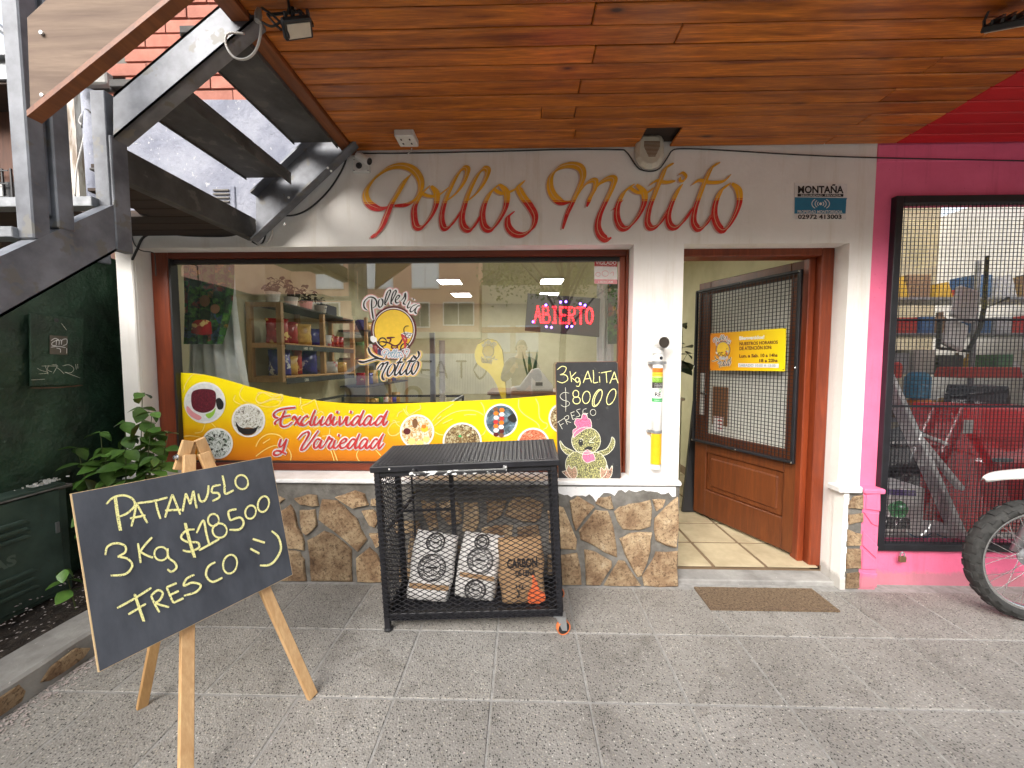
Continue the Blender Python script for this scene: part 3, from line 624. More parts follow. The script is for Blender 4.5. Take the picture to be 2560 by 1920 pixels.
# mesh grille
wg = MB(); fw = .042
for a0, a1, b0, b1 in ((NX0, NX0+fw, NZ0, NZ1), (NX1-fw, NX1, NZ0, NZ1), (NX0+fw, NX1-fw, NZ0, NZ0+fw), (NX0+fw, NX1-fw, NZ1-fw, NZ1)): wg.box(a0, a1, W-.035, W+.012, b0, b1)
wg.box(NX0+fw, NX1-fw, W-.012, W-.003, 1.098, 1.112); wg.box(NX0+fw, NX1-fw, W-.012, W-.003, P(2400, 800, W).z-.006, P(2400, 800, W).z+.006)
gr = wg.build('window_grille', M['black'], PB, bevel=.003)
g = MB(); r = .0013; x = NX0+fw
while x < NX1-fw: g.box(x-r, x+r, W-.016, W-.0134, NZ0+.03, NZ1-.03); x += .0225
z = NZ0+fw
while z < NZ1-fw: g.box(NX0+.03, NX1-.03, W-.0186, W-.0161, z-r, z+r); z += .0225
g.build('wire_mesh', M['blackmesh'], gr)
g = MB(); g.add([(NX0, W+.03, NZ0), (NX1, W+.03, NZ0), (NX1, W+.03, NZ1), (NX0, W+.03, NZ1)], [(0, 1, 2, 3)]); g.build('window_pane', M['glass2'], PB)
g = MB(); g.box(NX0, 5.3, 5.1, 5.2, 0, 3.9)
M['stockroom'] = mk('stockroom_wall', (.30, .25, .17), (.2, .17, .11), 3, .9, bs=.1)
M['bounce_room'] = mk('light_bounce_paint', (.8, .78, .74), (.7, .68, .64), 3, .9, bs=.1)
g.build('rear_wall', M['stockroom'], PB); g = MB(); g.box(NX0-.06, NX0, W+.15, 5.2, 0, 3.2); g.box(5.3, 5.4, W+.15, 5.2, 0, 3.2); g.box(NX0, 5.3, W+.15, 5.1, -.02, .0); g.build('inner_wall', M['bounce_room'], PB)  # room left open above, walls and floor made pale to brighten the goods
# ------------------------------------------------------------------ steel staircase on the left
ST = thing('staircase', 'grey steel staircase with plate treads rising over the left of the shop', 'staircase', (-1.52, 1.45, 1.82))
SX = -1.52
def band(g, pts, vec): g.prism([Vector(p) for p in pts], vec)
g = MB(); Yf = 1.44
a, b, c, d = P(283, 347, Yf), P(640, 46, Yf), P(640, -66, Yf), P(283, 236, Yf)
band(g, (a, b, c, d), (0, .012, 0))
for p, q in ((a, b), (d, c)):   # channel flanges
    s = 1 if p is a else -1
    g.prism([p, q, q+Vector((0, 0, .012*s)), p+Vector((0, 0, .012*s))], (0, .055, 0))
g.build('front_stringer', M['steel'], ST)
g = MB(); Yr = W-.06
a, b, c, d = P(640, 606, Yr), P(872, 388, Yr), P(872, 268, Yr), P(640, 486, Yr)
b = a+(b-a)*1.35; c = d+(c-d)*1.35
band(g, (a, b, c, d), (0, .012, 0))
for p, q in ((a, b), (d, c)):
    s = 1 if p is a else -1
    g.prism([p, q, q+Vector((0, 0, .012*s)), p+Vector((0, 0, .012*s))], (0, -.05, 0))
g.build('wall_stringer', M['steel'], ST)
def tread(x0, x1, z, lip, name='tread'):
    g = MB(); y0, y1 = 1.50, W-.115
    g.box(x0, x1, y0, y1, z, z+.028); g.box(x1-.006, x1, y0, y1, z-lip, z); g.box(x0, x0+.006, y0, y1, z-.012, z)
    g.build(name, M['tread'], ST, bevel=.0025)
z2 = P(755, 470, 2.3).z; z3 = P(765, 395, 2.3).z+.02
tread(-1.585, -1.32, z2+.03, .04); tread(-1.30, -1.045, z3+.03, .035)
zl0, zl1 = P(639, 600, 2.3).z, P(635, 545, 2.3).z
lp_ = MB(); zt_ = zl0+.055
poly = [(-1.602, 1.50), (-1.602, 2.33), (-2.62, 2.33), (-2.62, 2.06), (-2.04, 2.06), (-1.78, 1.62), (-1.66, 1.50)]
lp_.prism([(x, y, zt_) for x, y in poly], (0, 0, .03)); ld = lp_.build('landing', M['darkwood'], ST)
for k in range(8):   # boards of the landing underside
    y0 = 1.52+k*.102; xl = -2.6 if y0 > 2.0 else (-1.70 if y0 < 1.6 else (-1.95 if y0 > 1.7 else -1.80))
    g = MB(); g.box(xl, -1.606, y0, y0+.098, zt_-.016, zt_-.001); g.build('board', M['darkwood'], ld, bevel=.002)
g = MB(); g.box(-1.602, -1.590, 1.46, 2.315, zl0, zl1); g.box(-1.64, -1.602, 1.46, 2.315, zl0, zl0+.01); g.build('landing_edge', M['tread'], ld, bevel=.003)
# lower flight
zt0, zt1 = P(283, 519, 1.43).z, P(0, 650, PX(0, 650, SX).y).z; yA, yB = 1.43, PX(0, 650, SX).y
sl = (zt0-zt1)/(yA-yB); y_ = .35; th = .160
g = MB(); g.prism([(SX, yA, zt0), (SX, y_, zt0-sl*(yA-y_)), (SX, y_, zt0-sl*(yA-y_)-th), (SX, yA, zt0-th)], (-.010, 0, 0))
g.prism([(SX, yA, zt0), (SX, y_, zt0-sl*(yA-y_)), (SX, y_, zt0-sl*(yA-y_)+.010), (SX, yA, zt0+.010)], (-.05, 0, 0))
g.prism([(SX, yA, zt0-th), (SX, y_, zt0-sl*(yA-y_)-th), (SX, y_, zt0-sl*(yA-y_)-th+.010), (SX, yA, zt0-th+.010)], (-.05, 0, 0))
g.build('lower_stringer', M['steel'], ST)
g = MB(); g.box(-2.56, SX-.05, 1.40, 1.45, P(200, 515, 1.40).z, P(200, 490, 1.40).z); g.build('tread', M['steel_lt'], ST, bevel=.002)
g = MB(); g.box(-2.56, SX-.05, 1.17, 1.22, P(30, 592, 1.17).z, P(30, 565, 1.17).z); g.build('tread', M['steel_lt'], ST, bevel=.002)
g = MB(); g.box(-2.56, SX-.05, .93, .98, 1.545, 1.575); g.build('tread', M['steel_lt'], ST, bevel=.002)
for y1, zz in ((1.66, P(200, 515, 1.40).z), (1.43, P(30, 592, 1.17).z), (1.19, 1.545)):
    g = MB(); g.box(-2.55, -1.73, y1-.208, y1-.004, zz+.004, zz+.02); g.build('tread_board', M['darkwood'], ST)
# posts
g = MB(); g.box(SX-.062, SX-.006, 1.425, 1.47, P(260, 520, 1.425).z-.01, P(260, 224, 1.425).z); g.box(SX-.004, SX+.001, 1.47, 1.487, 1.80, 2.2); g.build('corner_post', M['steel'], ST, bevel=.006)
g = MB(); g.box(SX-.03, SX+.004, 1.43, 1.492, 1.79, P(300, 348, 1.46).z); g.build('landing_bracket', M['steel'], ST, bevel=.003)
zb_ = P(100, 600, 1.2).z
g = MB(); g.box(SX-.055, SX-.001, 1.185, 1.232, zb_, 3.6); g.build('tall_post', M['steel'], ST, bevel=.004)
g = MB(); g.box(SX-.05, SX+.004, 1.248, 1.298, zb_+.055, 3.6); g.box(SX-.05, SX-.012, 1.2325, 1.2475, zb_+.09, 3.6); g.build('tall_post', M['steel'], ST, bevel=.004)
# guard board
Yg = 1.168
a, b, c, d = P(100, 292, Yg), P(470, -8, Yg), P(159, 0, Yg), P(92, 61, Yg)
a2 = a+(b-a)*1.9; d2 = d+(c-d)*5
g = MB(); g.prism([a, a2, d2, d], (0, -.024, 0)); gb = g.build('guard_board', M['ply'], ST, bevel=.002)
g = MB(); g.prism([a+Vector((0, .004, -.001)), a2+Vector((0, .004, -.001)), a2+Vector((0, .004, -.018)), a+Vector((0, .004, -.018))], (0, -.036, 0)); g.build('edge_lath', M['beam'], gb)
for px, py in ((106, 84), (108, 240)):
    q = P(px, py, Yg-.026); g = MB(); g.lathe([(0, -.006), (.006, -.005), (.006, 0)], q, (0, 1, 0), 8); g.build('bolt', M['zinc'], gb)
for px, py in ((722, 494), (820, 420), (828, 428), (712, 560)):
    q = P(px, py, Yr-.052); g = MB(); g.lathe([(0, -.005), (.006, -.004), (.007, 0)], q, (0, 1, 0), 8); g.build('bolt', M['white'], ST)
g = MB(); g.tube([P(-60, 20, 1.3), P(60, 120, 1.3)], .012, 8); g.build('thin_handrail', M['steel'], ST)
# ------------------------------------------------------------------ green boundary wall and what is behind
GW = thing('green_wall', 'dark green rough boundary wall under the staircase', 'wall', (-2.7, 1.2, 0))
XG = -2.70
g = MB(); ny, nz = 70, 40; vs = []
for i in range(ny+1):
    for j in range(nz+1):
        y = -.8+3.35*i/ny; z = -.1+2.15*j/nz; vs.append((XG+.012*math.sin(7*y+3*z)*math.sin(11*z+y)+random.uniform(-.004, .004), y, z))
fs = [(i*(nz+1)+j, (i+1)*(nz+1)+j, (i+1)*(nz+1)+j+1, i*(nz+1)+j+1) for i in range(ny) for j in range(nz)]
g.add(vs, fs); g.build('wall', M['green'], GW, smooth_=True)
g = MB(); g.box(XG, XL+.02, 2.55, 2.65, -.1, 2.1); g.box(XG-.2, XG-.03, -.8, 2.65, -.1, 2.05); g.build('return_wall', M['green'], GW)
g = MB(); g.box(XG-.2, XG+.12, .2, 2.12, .655, .672); g.build('ledge', M['mortar'], GW, bevel=.004)
def mapX(X): return lambda x, y: PX(x, y, X)
q = [PX(70, 783, XG+.02), PX(205, 797, XG+.02), PX(203, 962, XG+.02), PX(72, 966, XG+.02)]
g = MB(); g.prism(q, (.012, 0, 0)); pdoor = g.build('meter_hatch', M['green'], GW, bevel=.003)
g = MB(); g.stroke([(75, 970), (140, 969), (207, 963)], 2.2, mapX(XG+.033), (1, 0, 0)); M['rust'] = plain('rust', (.16, .08, .05), .9); g.build('rusty_edge', M['rust'], pdoor)
g = MB(); g.lathe([(0, .001), (.011, .0005), (.011, 0)], PX(141, 801, XG+.035), (1, 0, 0), 12); g.build('keyhole', M['blackpl'], pdoor)
sq = MB(); sq.prism([PX(124, 838, XG+.036), PX(168, 841, XG+.036), PX(168, 887, XG+.036), PX(124, 885, XG+.036)], (.0015, 0, 0))
M['sticker_br'] = plain('weathered_brown_sticker', (.12, .1, .075), .6)
tg = tag(sq.build('sticker', M['sticker_br']), 'small square sticker with pale tag lettering on the green hatch', 'sticker')
g = MB(); MX = mapX(XG+.039)
for p in ([(127,852),(137,846),(147,850)], [(147,848),(131,856),(130,863),(140,864)], [(140,864),(141,852),(147,852),(147,863)], [(147,853),(152,850),(153,862)], [(153,862),(155,850),(166,848),(166,860),(156,864)], [(126,868),(145,866),(164,869)], [(140,870),(150,873),(150,882)], [(166,870),(166,884)]):
    g.stroke(p, 1.7, MX, (1, 0, 0), off=.001)
g.build('tag_lettering', M['print_w'], tg)
g = MB()
for p in ([(92,920),(100,925),(120,932),(95,935)], [(103,915),(145,915)], [(112,913),(120,936)], [(122,912),(118,924),(130,930)], [(128,912),(142,914),(132,934)], [(140,918),(150,925),(160,935)], [(155,915),(172,912),(184,922),(176,932),(160,930)], [(160,930),(200,945)], [(188,910),(190,924)], [(193,910),(194,922)], [(76,950),(112,948)], [(152,808),(160,818),(166,826)]):
    g.stroke(p, 1.0, mapX(XG+.0345), (1, 0, 0), off=.001)
g.build('scratched_tag', M['chalk_w'], pdoor)
GB = thing('gas_cabinet', 'battered dark green metal gas meter cabinet beside the planting bed', 'cabinet', (-2.62, 1.9, .1))
yb = PX(180, 1340, -2.58).y; zt = PX(100, 1232, -2.58).z; zb = PX(90, 1505, -2.58).z
g = MB(); g.box(-2.9, -2.592, .2, yb, zb-.03, zt+.02); g.build('cabinet_body', M['green_box'], GB, bevel=.006)
g = MB(); g.box(-2.592, -2.58, .3, yb-.045, zb, zt); cd_ = g.build('cabinet_door', M['green_box'], GB, bevel=.003)
for z in [zt-.115, zt-.155, zt-.195]:
    g = MB(); g.prism([(-2.579, yb-.80, z+.004), (-2.579, yb-.21, z+.004), (-2.579, yb-.19, z-.016), (-2.579, yb-.82, z-.016)], (.020, 0, 0)); g.build('louvre', M['green_box'], cd_, bevel=.003)
for k in range(3):
    z = zb+.19-.045*k
    g = MB(); g.prism([(-2.579, yb-.80, z+.002), (-2.579, yb-.19, z+.002), (-2.579, yb-.17, z-.018), (-2.579, yb-.82, z-.018)], (.020, 0, 0)); g.build('louvre', M['green_box'], cd_, bevel=.003)
yy0 = yb-.40; g = MB(); g.text('GAS', lambda x, y: Vector((-2.577, yy0+x, zb+.245+y)), .075, 1.1, .003); M['green_lt'] = plain('worn_green_letters', (.13, .18, .14), .6); g.build('embossed_word', M['green_lt'], cd_)
g = MB(); g.box(-2.58, -2.572, yb-.075, yb-.06, (zt+zb)/2+.04, (zt+zb)/2+.1); g.build('hinge', M['zinc'], cd_)
# crumbled paint on the ledge
q = PX(104, 1212, -2.6); g = MB()
for k in range(60):
    c = q+Vector((random.gauss(0, .016), random.gauss(0, .045), abs(random.gauss(0, .008)))); s = random.uniform(.006, .013)
    g.prism([c+Vector((random.uniform(-s, s), random.uniform(-s, s), 0)) for _ in range(4)], (0, 0, s*.7))
tag(g.build('paper_heap', M['white']), 'crumpled white paper scraps on the green ledge above the gas cabinet', 'paper scraps')
# neighbour house far left
NH = thing('left_house', 'dark timber house behind the stairs with a pale roof edge', 'house', (-4.5, 3.4, 0))
g = MB(); g.box(-9, -2.75, 3.4, 3.6, 0, 3.75); g.build('timber_wall', M['darkwood'], NH)
M['redwall'] = wood('old_red_brown_boards', (.05, .018, .010), (.12, .045, .022), 2, .7)
for k in range(34):
    x = -2.78-.13*k
    g = MB(); g.box(x-.125, x, 3.375, 3.399, 1.2, 3.62); g.build('board', M['redwall'], NH, bevel=.003)
zr = P(30, 158, 3.1).z; zr2 = P(30, 215, 3.1).z
g = MB(); g.box(-9, -2.95, 3.05, 3.6, zr2-.02, zr2+.03); g.build('eave_soffit', M['darkwood'], NH)
g = MB(); g.box(-9, -2.95, 3.03, 3.10, zr2+.0, zr); g.box(-9, -2.95, 2.98, 3.03, zr-.03, zr+.012); g.build('gutter', M['steel_lt'], NH, bevel=.005)
a, b = P(-30, 463, 3.37), P(42, 492, 3.37)
g = MB(); g.box(a.x, b.x, 3.355, 3.374, b.z-.25, a.z+.02); wn = g.build('window', M['blackpl'], NH)
g = MB(); g.box(a.x, P(18, 470, 3.37).x, 3.345, 3.354, b.z-.2, a.z); g.build('pane', M['white'], wn)
g = MB()
for px in (8, -14, 30): x = P(px, 470, 3.33).x; g.box(x-.006, x+.006, 3.325, 3.337, b.z-.25, a.z+.12)
for k in range(4): z = a.z+.1-k*.11; g.box(a.x, b.x, 3.320, 3.3245, z-.005, z+.005)
g.build('window_bars', M['blackpl'], wn)
g = MB(); g.box(P(170, 300, 2.5).x, P(205, 300, 2.5).x, 2.46, 2.52, 1.0, P(180, 232, 2.5).z); M['peeled'] = mk('peeling_white_board', (.55, .52, .48), (.22, .17, .13), 6, .9, stretch=(3, 3, .6), bs=.5, lo=.4, hi=.55)
tag(g.build('weathered_post', M['peeled']), 'peeling whitish timber post behind the staircase beside the drainpipe', 'post')
DP = thing('drainpipe', 'thick white drainpipe rising behind the stairs at the house corner', 'pipe', (-2.6, 2.42, 1))
xc = (P(207, 350, 2.40).x+P(244, 350, 2.40).x)/2
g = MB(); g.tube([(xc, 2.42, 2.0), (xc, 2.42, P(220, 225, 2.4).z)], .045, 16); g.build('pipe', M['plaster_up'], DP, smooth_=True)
a, b = P(203, 195, 2.36), P(292, 226, 2.36); g = MB(); g.box(a.x-.01, b.x, 2.30, 2.349, b.z, a.z); g.build('cement_collar', M['concrete'], DP, bevel=.008)
# ------------------------------------------------------------------ cables
def cable(name, pts, Y, r, mat, label, group=None, parent=None):
    q = smooth(pts, 6); g = MB(); g.tube([P(x, y, Y if not callable(Y) else Y(x, y)) for x, y in q], r, 6); o = g.build(name, M[mat], parent, smooth_=True)
    if not parent: tag(o, label, 'cable', group)
    return o
cable('cable', [(330, 650), (342, 625), (360, 592), (400, 583), (470, 589), (560, 590), (600, 583)], W-.012, .0065, 'cable', 'black cable running from the stair landing down to the window corner at left')
cable('cable', [(868, 392), (852, 430), (820, 478), (775, 520), (735, 538), (690, 540), (672, 556), (660, 600), (648, 612), (630, 604)], W-.012, .005, 'cable', 'black cable swinging down the wall from the security camera to the stairs')
cable('cable', [(672, 548), (680, 580), (668, 605), (650, 612), (636, 602)], W-.03, .006, 'cable_w', 'short pale cable looped under the foot of the wall stringer')
cable('cable', [(905, 383), (1000, 383), (1250, 378), (1400, 374), (1540, 374), (1566, 380), (1590, 414), (1605, 425), (1630, 428), (1650, 420), (1668, 395), (1680, 377), (1700, 372), (1760, 373), (1850, 378), (2000, 387), (2180, 394), (2560, 402), (2700, 404)], W-.008, .0036, 'cable', 'thin black cable along the ceiling joint dipping around the alarm siren')
cable('cable', [(330, 590), (336, 610), (352, 626), (383, 632), (388, 650), (390, 690)], W-.01, .003, 'cable', 'thin dark wire hooked around the window frame corner at top left')
cable('cable', [(205, 320), (212, 275), (228, 282)], 2.38, .005, 'cable', 'short black cable end on the drainpipe')
cable('cable', [(188, 490), (192, 420), (208, 350), (210, 318), (198, 305), (205, 285), (215, 275)], 2.40, .004, 'cable_w', 'white cable hanging loosely down the drainpipe')
cable('cable', [(650, 30), (652, 80), (640, 125), (615, 147), (585, 143), (566, 115), (566, 90), (580, 82), (610, 84)], 1.38, .004, 'cable_w', 'pale grey cable hanging in a loop below the fascia corner')
cable('cable', [(655, 20), (690, 45), (718, 80), (722, 95)], 1.36, .004, 'cable', 'black cable feeding the left floodlight')
cable('cable', [(655, 55), (680, 66), (705, 50), (722, 20), (715, -20)], 1.35, .004, 'cable', 'black cable coil beside the floodlight at the fascia')
g = MB(); q = P(646, 36, 1.37); g.lathe([(0, -.03), (.010, -.028), (.012, 0), (.008, .02), (0, .022)], q, (0, .2, 1), 10); tag(g.build('cable_clamp', M['zinc']), 'small grey cable joint hanging at the fascia corner', 'cable joint')
# ------------------------------------------------------------------ wall-mounted things
def floodlight(a, rot, label, led=True, w_=.13, h_=.09):
    T_ = Matrix.Translation(a) @ Euler(rot).to_matrix().to_4x4()
    t = thing('floodlight', label, 'floodlight', tuple(a), 'floodlights under the canopy')
    g = MB(T_); g.box(-w_/2, w_/2, -h_/2, h_/2, 0, .022); g.build('housing', M['blackpl'], t, bevel=.004)
    g = MB(T_); g.box(-w_/2+.010, w_/2-.010, -h_/2+.010, h_/2-.010, -.003, .001); g.build('lens', M['cream'], t)
    for k in range(4):
        g = MB(T_); g.box(-w_/2+.02+k*.026, -w_/2+.028+k*.026, -h_/2-.006, h_/2, .0225, .034); g.build('cooling_fin', M['blackpl'], t)
    g = MB(T_); g.tube([(-w_/2-.006, 0, .012), (-w_/2-.012, 0, .03), (-w_/2-.01, .01, .09), (w_/2+.01, .01, .09), (w_/2+.012, 0, .03), (w_/2+.006, 0, .012)], .005, 6); g.build('bracket', M['blackpl'], t)
    return t
FL1 = floodlight(P(748, 76, 1.38), (radians(-22), radians(-30), radians(34)), 'black floodlight hanging under the canopy beside the fascia at top left', w_=.10, h_=.065)
floodlight(P(2545, 62, 1.45), (radians(32), radians(22), radians(-55)), 'black floodlight cut off by the right edge of the picture', w_=.16)
g = MB(); g.tube([P(735, 60, 1.40), P(728, 30, 1.41), P(735, 8, 1.42), (P(735, 8, 1.42).x, 1.42, ZC)], .007, 6); g.build('arm', M['blackpl'], FL1)
fl3 = P(700, 6, 1.36); floodlight(fl3+Vector((0, 0, .03)), (radians(12), 0, radians(8)), 'white lensed floodlight clipped by the top edge beside the fascia', w_=.12)
# socket box
a, b = G(1002, 338, ZC), G(1045, 372, ZC)
t = thing('socket_box', 'square white power socket box screwed to the plank ceiling', 'socket', (a.x, a.y, ZC))
d3 = [Vector((P(996, 340, 2.16).x, 2.16, ZC)), Vector((P(1036, 340, 2.16).x, 2.16, ZC)), Vector((P(1048, 366, 2.30).x, 2.29, ZC)), Vector((P(1006, 366, 2.30).x, 2.29, ZC))]
sx0, sx1 = P(995, 345, 2.2).x, P(1042, 345, 2.2).x
g = MB(); g.box(sx0, sx1, 2.13, 2.24, ZC-.035, ZC+.001); g.build('box', M['white'], t, bevel=.004)
for dx in (.028, .075):
    for dy in (.035, .075):
        g = MB(); g.box(sx0+dx-.004, sx0+dx+.004, 2.13+dy-.007, 2.13+dy+.007, ZC-.0365, ZC-.035); g.build('socket_slot', M['blackpl'], t)
cable('cable', [(1030, 370), (1026, 378), (1018, 386)], 2.30, .003, 'cable_w', 'short white lead from the socket box to the wall')
# siren
q = P(1628, 385, W-.03); t = thing('alarm_siren', 'beige plastic alarm siren with a grille recessed at the ceiling edge', 'siren', tuple(q))
def SM(x, y): return P(x, y, W-.075)
out = [(1590,372),(1608,334),(1655,334),(1661,372),(1658,400),(1648,415),(1632,424),(1612,424),(1596,414),(1588,398)]
out = [(1590,350),(1600,334),(1650,334),(1660,350),(1661,385),(1657,402),(1646,417),(1630,424),(1612,423),(1598,414),(1589,398),(1588,372)]
g = MB(); A_ = [P(x, y, W-.005) for x, y in [(1586+(x-1588)*1.0, y) for x, y in out]]; B_ = [P(1624+(x-1624)*.98, 380+(y-380)*.98, W-.055) for x, y in out]; C_ = [P(1626+(x-1624)*.72, 376+(y-380)*.76, W-.078) for x, y in out]
n = len(out); g.add(A_+B_+C_, [(i, (i+1) % n, n+(i+1) % n, n+i) for i in range(n)]+[(n+i, n+(i+1) % n, 2*n+(i+1) % n, 2*n+i) for i in range(n)]+[tuple(range(2*n, 3*n))])
g.build('siren_body', M['cream'], t, bevel=.003)
for k in range(12):
    hw = 20*(1-max(0, (k-4))/9.5*.75); y = 354+k*3.3; g = MB(); a, b = P(1630-hw, y, W-.079), P(1630+hw, y, W-.079); g.box(a.x, b.x, W-.080, W-.077, a.z-.0018, a.z+.0018); g.build('grille_slot', M['print_br'], t)
g = MB(); a, b = P(1625, 342, W-.074), P(1637, 347, W-.074); g.box(a.x, b.x, W-.076, W-.07, b.z, a.z); g.build('indicator', M['blackpl'], t)
g = MB(); g.disc(P(1626, 407, W-.0765), .005); g.build('screw', M['blackpl'], t)
# bullet camera
q = P(903, 410, W-.01); t = thing('security_camera', 'small white bullet camera on a square plate above the window', 'camera', tuple(q))
a, b = P(881, 392, W-.02), P(924, 430, W-.02); g = MB(); g.box(a.x, b.x, W-.03, W-.001, b.z, a.z); g.build('mount_plate', M['white'], t, bevel=.004)
g = MB(); g.lathe([(0, -.004), (.022, 0), (.022, .02), (.014, .034), (0, .036)], P(897, 412, W-.035)+Vector((0, .03, 0)), (-.1, -1, -.1), 12); g.build('ball_joint', M['blackpl'], t, smooth_=False)
a, b = P(890, 384, W-.06), P(924, 401, W-.082); g = MB(); g.lathe([(0, -.002), (.021, 0), (.024, .015), (.024, .09), (.020, .092)], a+Vector((0, .02, 0)), b-a, 14); g.build('camera_tube', M['white'], t, smooth_=False, bevel=.001)
dd = (b-a).normalized(); g = MB(); g.lathe([(0, 0), (.0195, .0), (.0195, .006), (.014, .002), (.006, .001), (0, .003)], a+Vector((0, .02, 0))+dd*.088, dd, 14); g.build('lens', M['blackpl'], t)
g = MB(); g.box(a.x-.018, a.x+.03, W-.17, W-.055, a.z+.022, a.z+.026)
for px, py in ((885, 399), (885, 426), (920, 426)):
    g = MB(); g.disc(P(px, py, W-.0305), .003); g.build('screw', M['blackpl'], t)
# security company sign
SY = W-.004
t = thing('security_sign', 'white and blue private security sign on the wall above the door', 'sign', tuple(P(2050, 505, W)))
g = MB(); g.prism([P(1986, 458, W-.001), P(2117, 460, W-.001), P(2114, 549, W-.001), P(1985, 549, W-.001)], (0, -.003, 0)); g.build('plate', M['print_w'], t)
g = MB(); g.face([P(1987, 493, SY-.001), P(2118, 495, SY-.001), P(2116, 500, SY-.001), P(2114, 534, SY-.001), P(1986, 534, SY-.001)]); g.build('blue_band', M['print_b'], t)
g = MB(); g.face([P(1994, 484.5, SY-.001), P(2109, 485, SY-.001), P(2108, 492, SY-.001), P(1994, 491.5, SY-.001)]); g.build('black_band', M['print_k'], t)
def line(body, x0, y0, x1, h, Y, mat, name, parent, bold=.01, y1=None):
    """one printed line: baseline from (x0,y0) to (x1,y1), cap height h, in seen pixels of the surface at Y"""
    g0 = MB(); g0.text(body, lambda x, y: Vector((x, y, 0)), 1, 1, bold)
    xa, xb = min(v.x for v in g0.v), max(v.x for v in g0.v); y1 = y1 if y1 is not None else y0; g = MB()
    f = lambda v: ((v.x-xa)/(xb-xa), v.y/.70)
    for v in g0.v:
        u, k = f(v); px, py = x0+(x1-x0)*u, y0+(y1-y0)*u-k*h; g.v.append(Y(px, py) if callable(Y) else P(px, py, Y))
    g.f = g0.f; g.mi = g0.mi
    return g.build(name, M[mat] if isinstance(mat, str) else mat, parent)
line('MONTAÑA', 1995, 482.5, 2109, 17.5, SY-.002, 'print_k', 'lettering', t, .03)
line('SEGURIDAD  PRIVADA', 2002, 490.6, 2103, 4.6, SY-.003, 'print_w', 'lettering', t, .01)
line('PROPIEDAD MONITOREADA', 1994, 533, 2106, 7.2, SY-.003, 'print_w', 'lettering', t, .02)
line('02972 413003', 1995, 547, 2104, 10.5, SY-.002, 'print_k', 'lettering', t, .03)
g = MB(); g.disc(P(2051.5, 509.5, SY-.003), .008); cx, cy = 2051.5, 509.5
for rx, ry in ((8, 6), (14, 10.5), (22, 14.5)):
    for s in (0, 180): g.stroke(ell(cx, cy, rx, ry, s-50, s+50, 8), 2.0, mapY(SY-.003), off=0, taper=1)
g.build('signal_waves', M['print_w'], t)
# butt tube
xc = P(1645, 900, W-.04).x; t = thing('butt_tube', 'white and yellow cigarette butt tube strapped to the wall beside the door', 'butt tube', (xc, W-.04, P(1645, 1174, W-.04).z))
ty = W-.038; tr = .0295
def tz(py): return P(1645, py, ty-tr).z
g = MB(); g.tube([(xc, ty, tz(1165)), (xc, ty, tz(884))], tr, 24); g.build('tube', M['white'], t, smooth_=True)
g = MB(); zt_ = tz(884); g.tube([(xc, ty, zt_), (xc, ty, zt_+.03), (xc+.006, ty-.008, zt_+.05), (xc+.012, ty-.03, zt_+.062), (xc+.016, ty-.055, zt_+.064)], tr+.004, 20, cap=False); g.build('elbow', M['white'], t, smooth_=True)
g = MB(); g.disc((xc+.0155, ty-.05, zt_+.064), tr, (.1, -1, 0), 20); M['hole'] = plain('dark_hole', (.03, .022, .015), .9); g.build('opening', M['hole'], t)
def band_(z0, z1, mat, nm, rr=.0005, a0=-180, a1=180):
    g = MB(); n = 24; vs = []
    for k in range(n+1):
        a = radians(a0+(a1-a0)*k/n-90); vs += [(xc+cos(a)*(tr+rr), ty+sin(a)*(tr+rr), z0), (xc+cos(a)*(tr+rr), ty+sin(a)*(tr+rr), z1)]
    g.add(vs, [(2*k, 2*k+1, 2*k+3, 2*k+2) for k in range(n)]); return g.build(nm, M[mat] if isinstance(mat, str) else mat, t, smooth_=True)
for y0, y1, m_ in ((931, 920, 'print_o'), (942, 931, 'print_y'), (956, 943, 'print_lg'), (971, 956, 'print_k'), (996, 971, 'print_w'), (1005, 996, 'print_g')): band_(tz(y0), tz(y1), m_, 'sticker_band')
M['tape'] = plain('yellow_tape', (.85, .46, .01), .4); band_(tz(1162), tz(1085), 'tape', 'yellow_sleeve', .001)
band_(tz(1174), tz(1163), 'white', 'end_cap', .003); band_(tz(1084), tz(1077), 'zinc', 'pipe_strap', .003); band_(tz(911), tz(903), 'zinc', 'pipe_strap', .003)
for py, sx in ((1080, -1), (907, -1), (907, 1)):
    g = MB(); g.box(xc+sx*tr, xc+sx*(tr+.022), ty+.0, ty+.030, tz(py)-.008, tz(py)+.008); g.build('strap_ear', M['zinc'], t)
g = MB(); g.disc((xc+.008, ty-tr-.0015, tz(895)), .010); g.build('screw_hole', M['blackpl'], t)
def TUB(px, py): 
    q = P(px, py, ty-tr); dx = max(-.999, min(.999, (q.x-xc)/tr)); return Vector((q.x, ty-sqrt(1-dx*dx)*(tr+.0012), q.z))
line('RE', 1638, 991, 1652, 10, TUB, 'print_k', 'lettering', t, .03)
for y, tx in ((926, 'SUMATE AL'), (930, 'CUIDADO'), (938, 'COMPROMISO'), (948, 'AYUDEMOS'), (951.5, 'A LA'), (955, 'NATURALEZA'), (961, 'UNA COLILLA'), (965, 'CONTAMINA'), (969, '50 LITROS DE AGUA'), (1002, 'GRACIAS')): line(tx, 1637, y, 1659, 2.3, TUB, 'print_k' if y < 956 else 'print_w', 'lettering', t, .0)
g = MB(); g.stroke(ell(1650, 976, 3, 3), 1.5, TUB, off=.001); g.build('leaf_logo', M['print_g'], t)
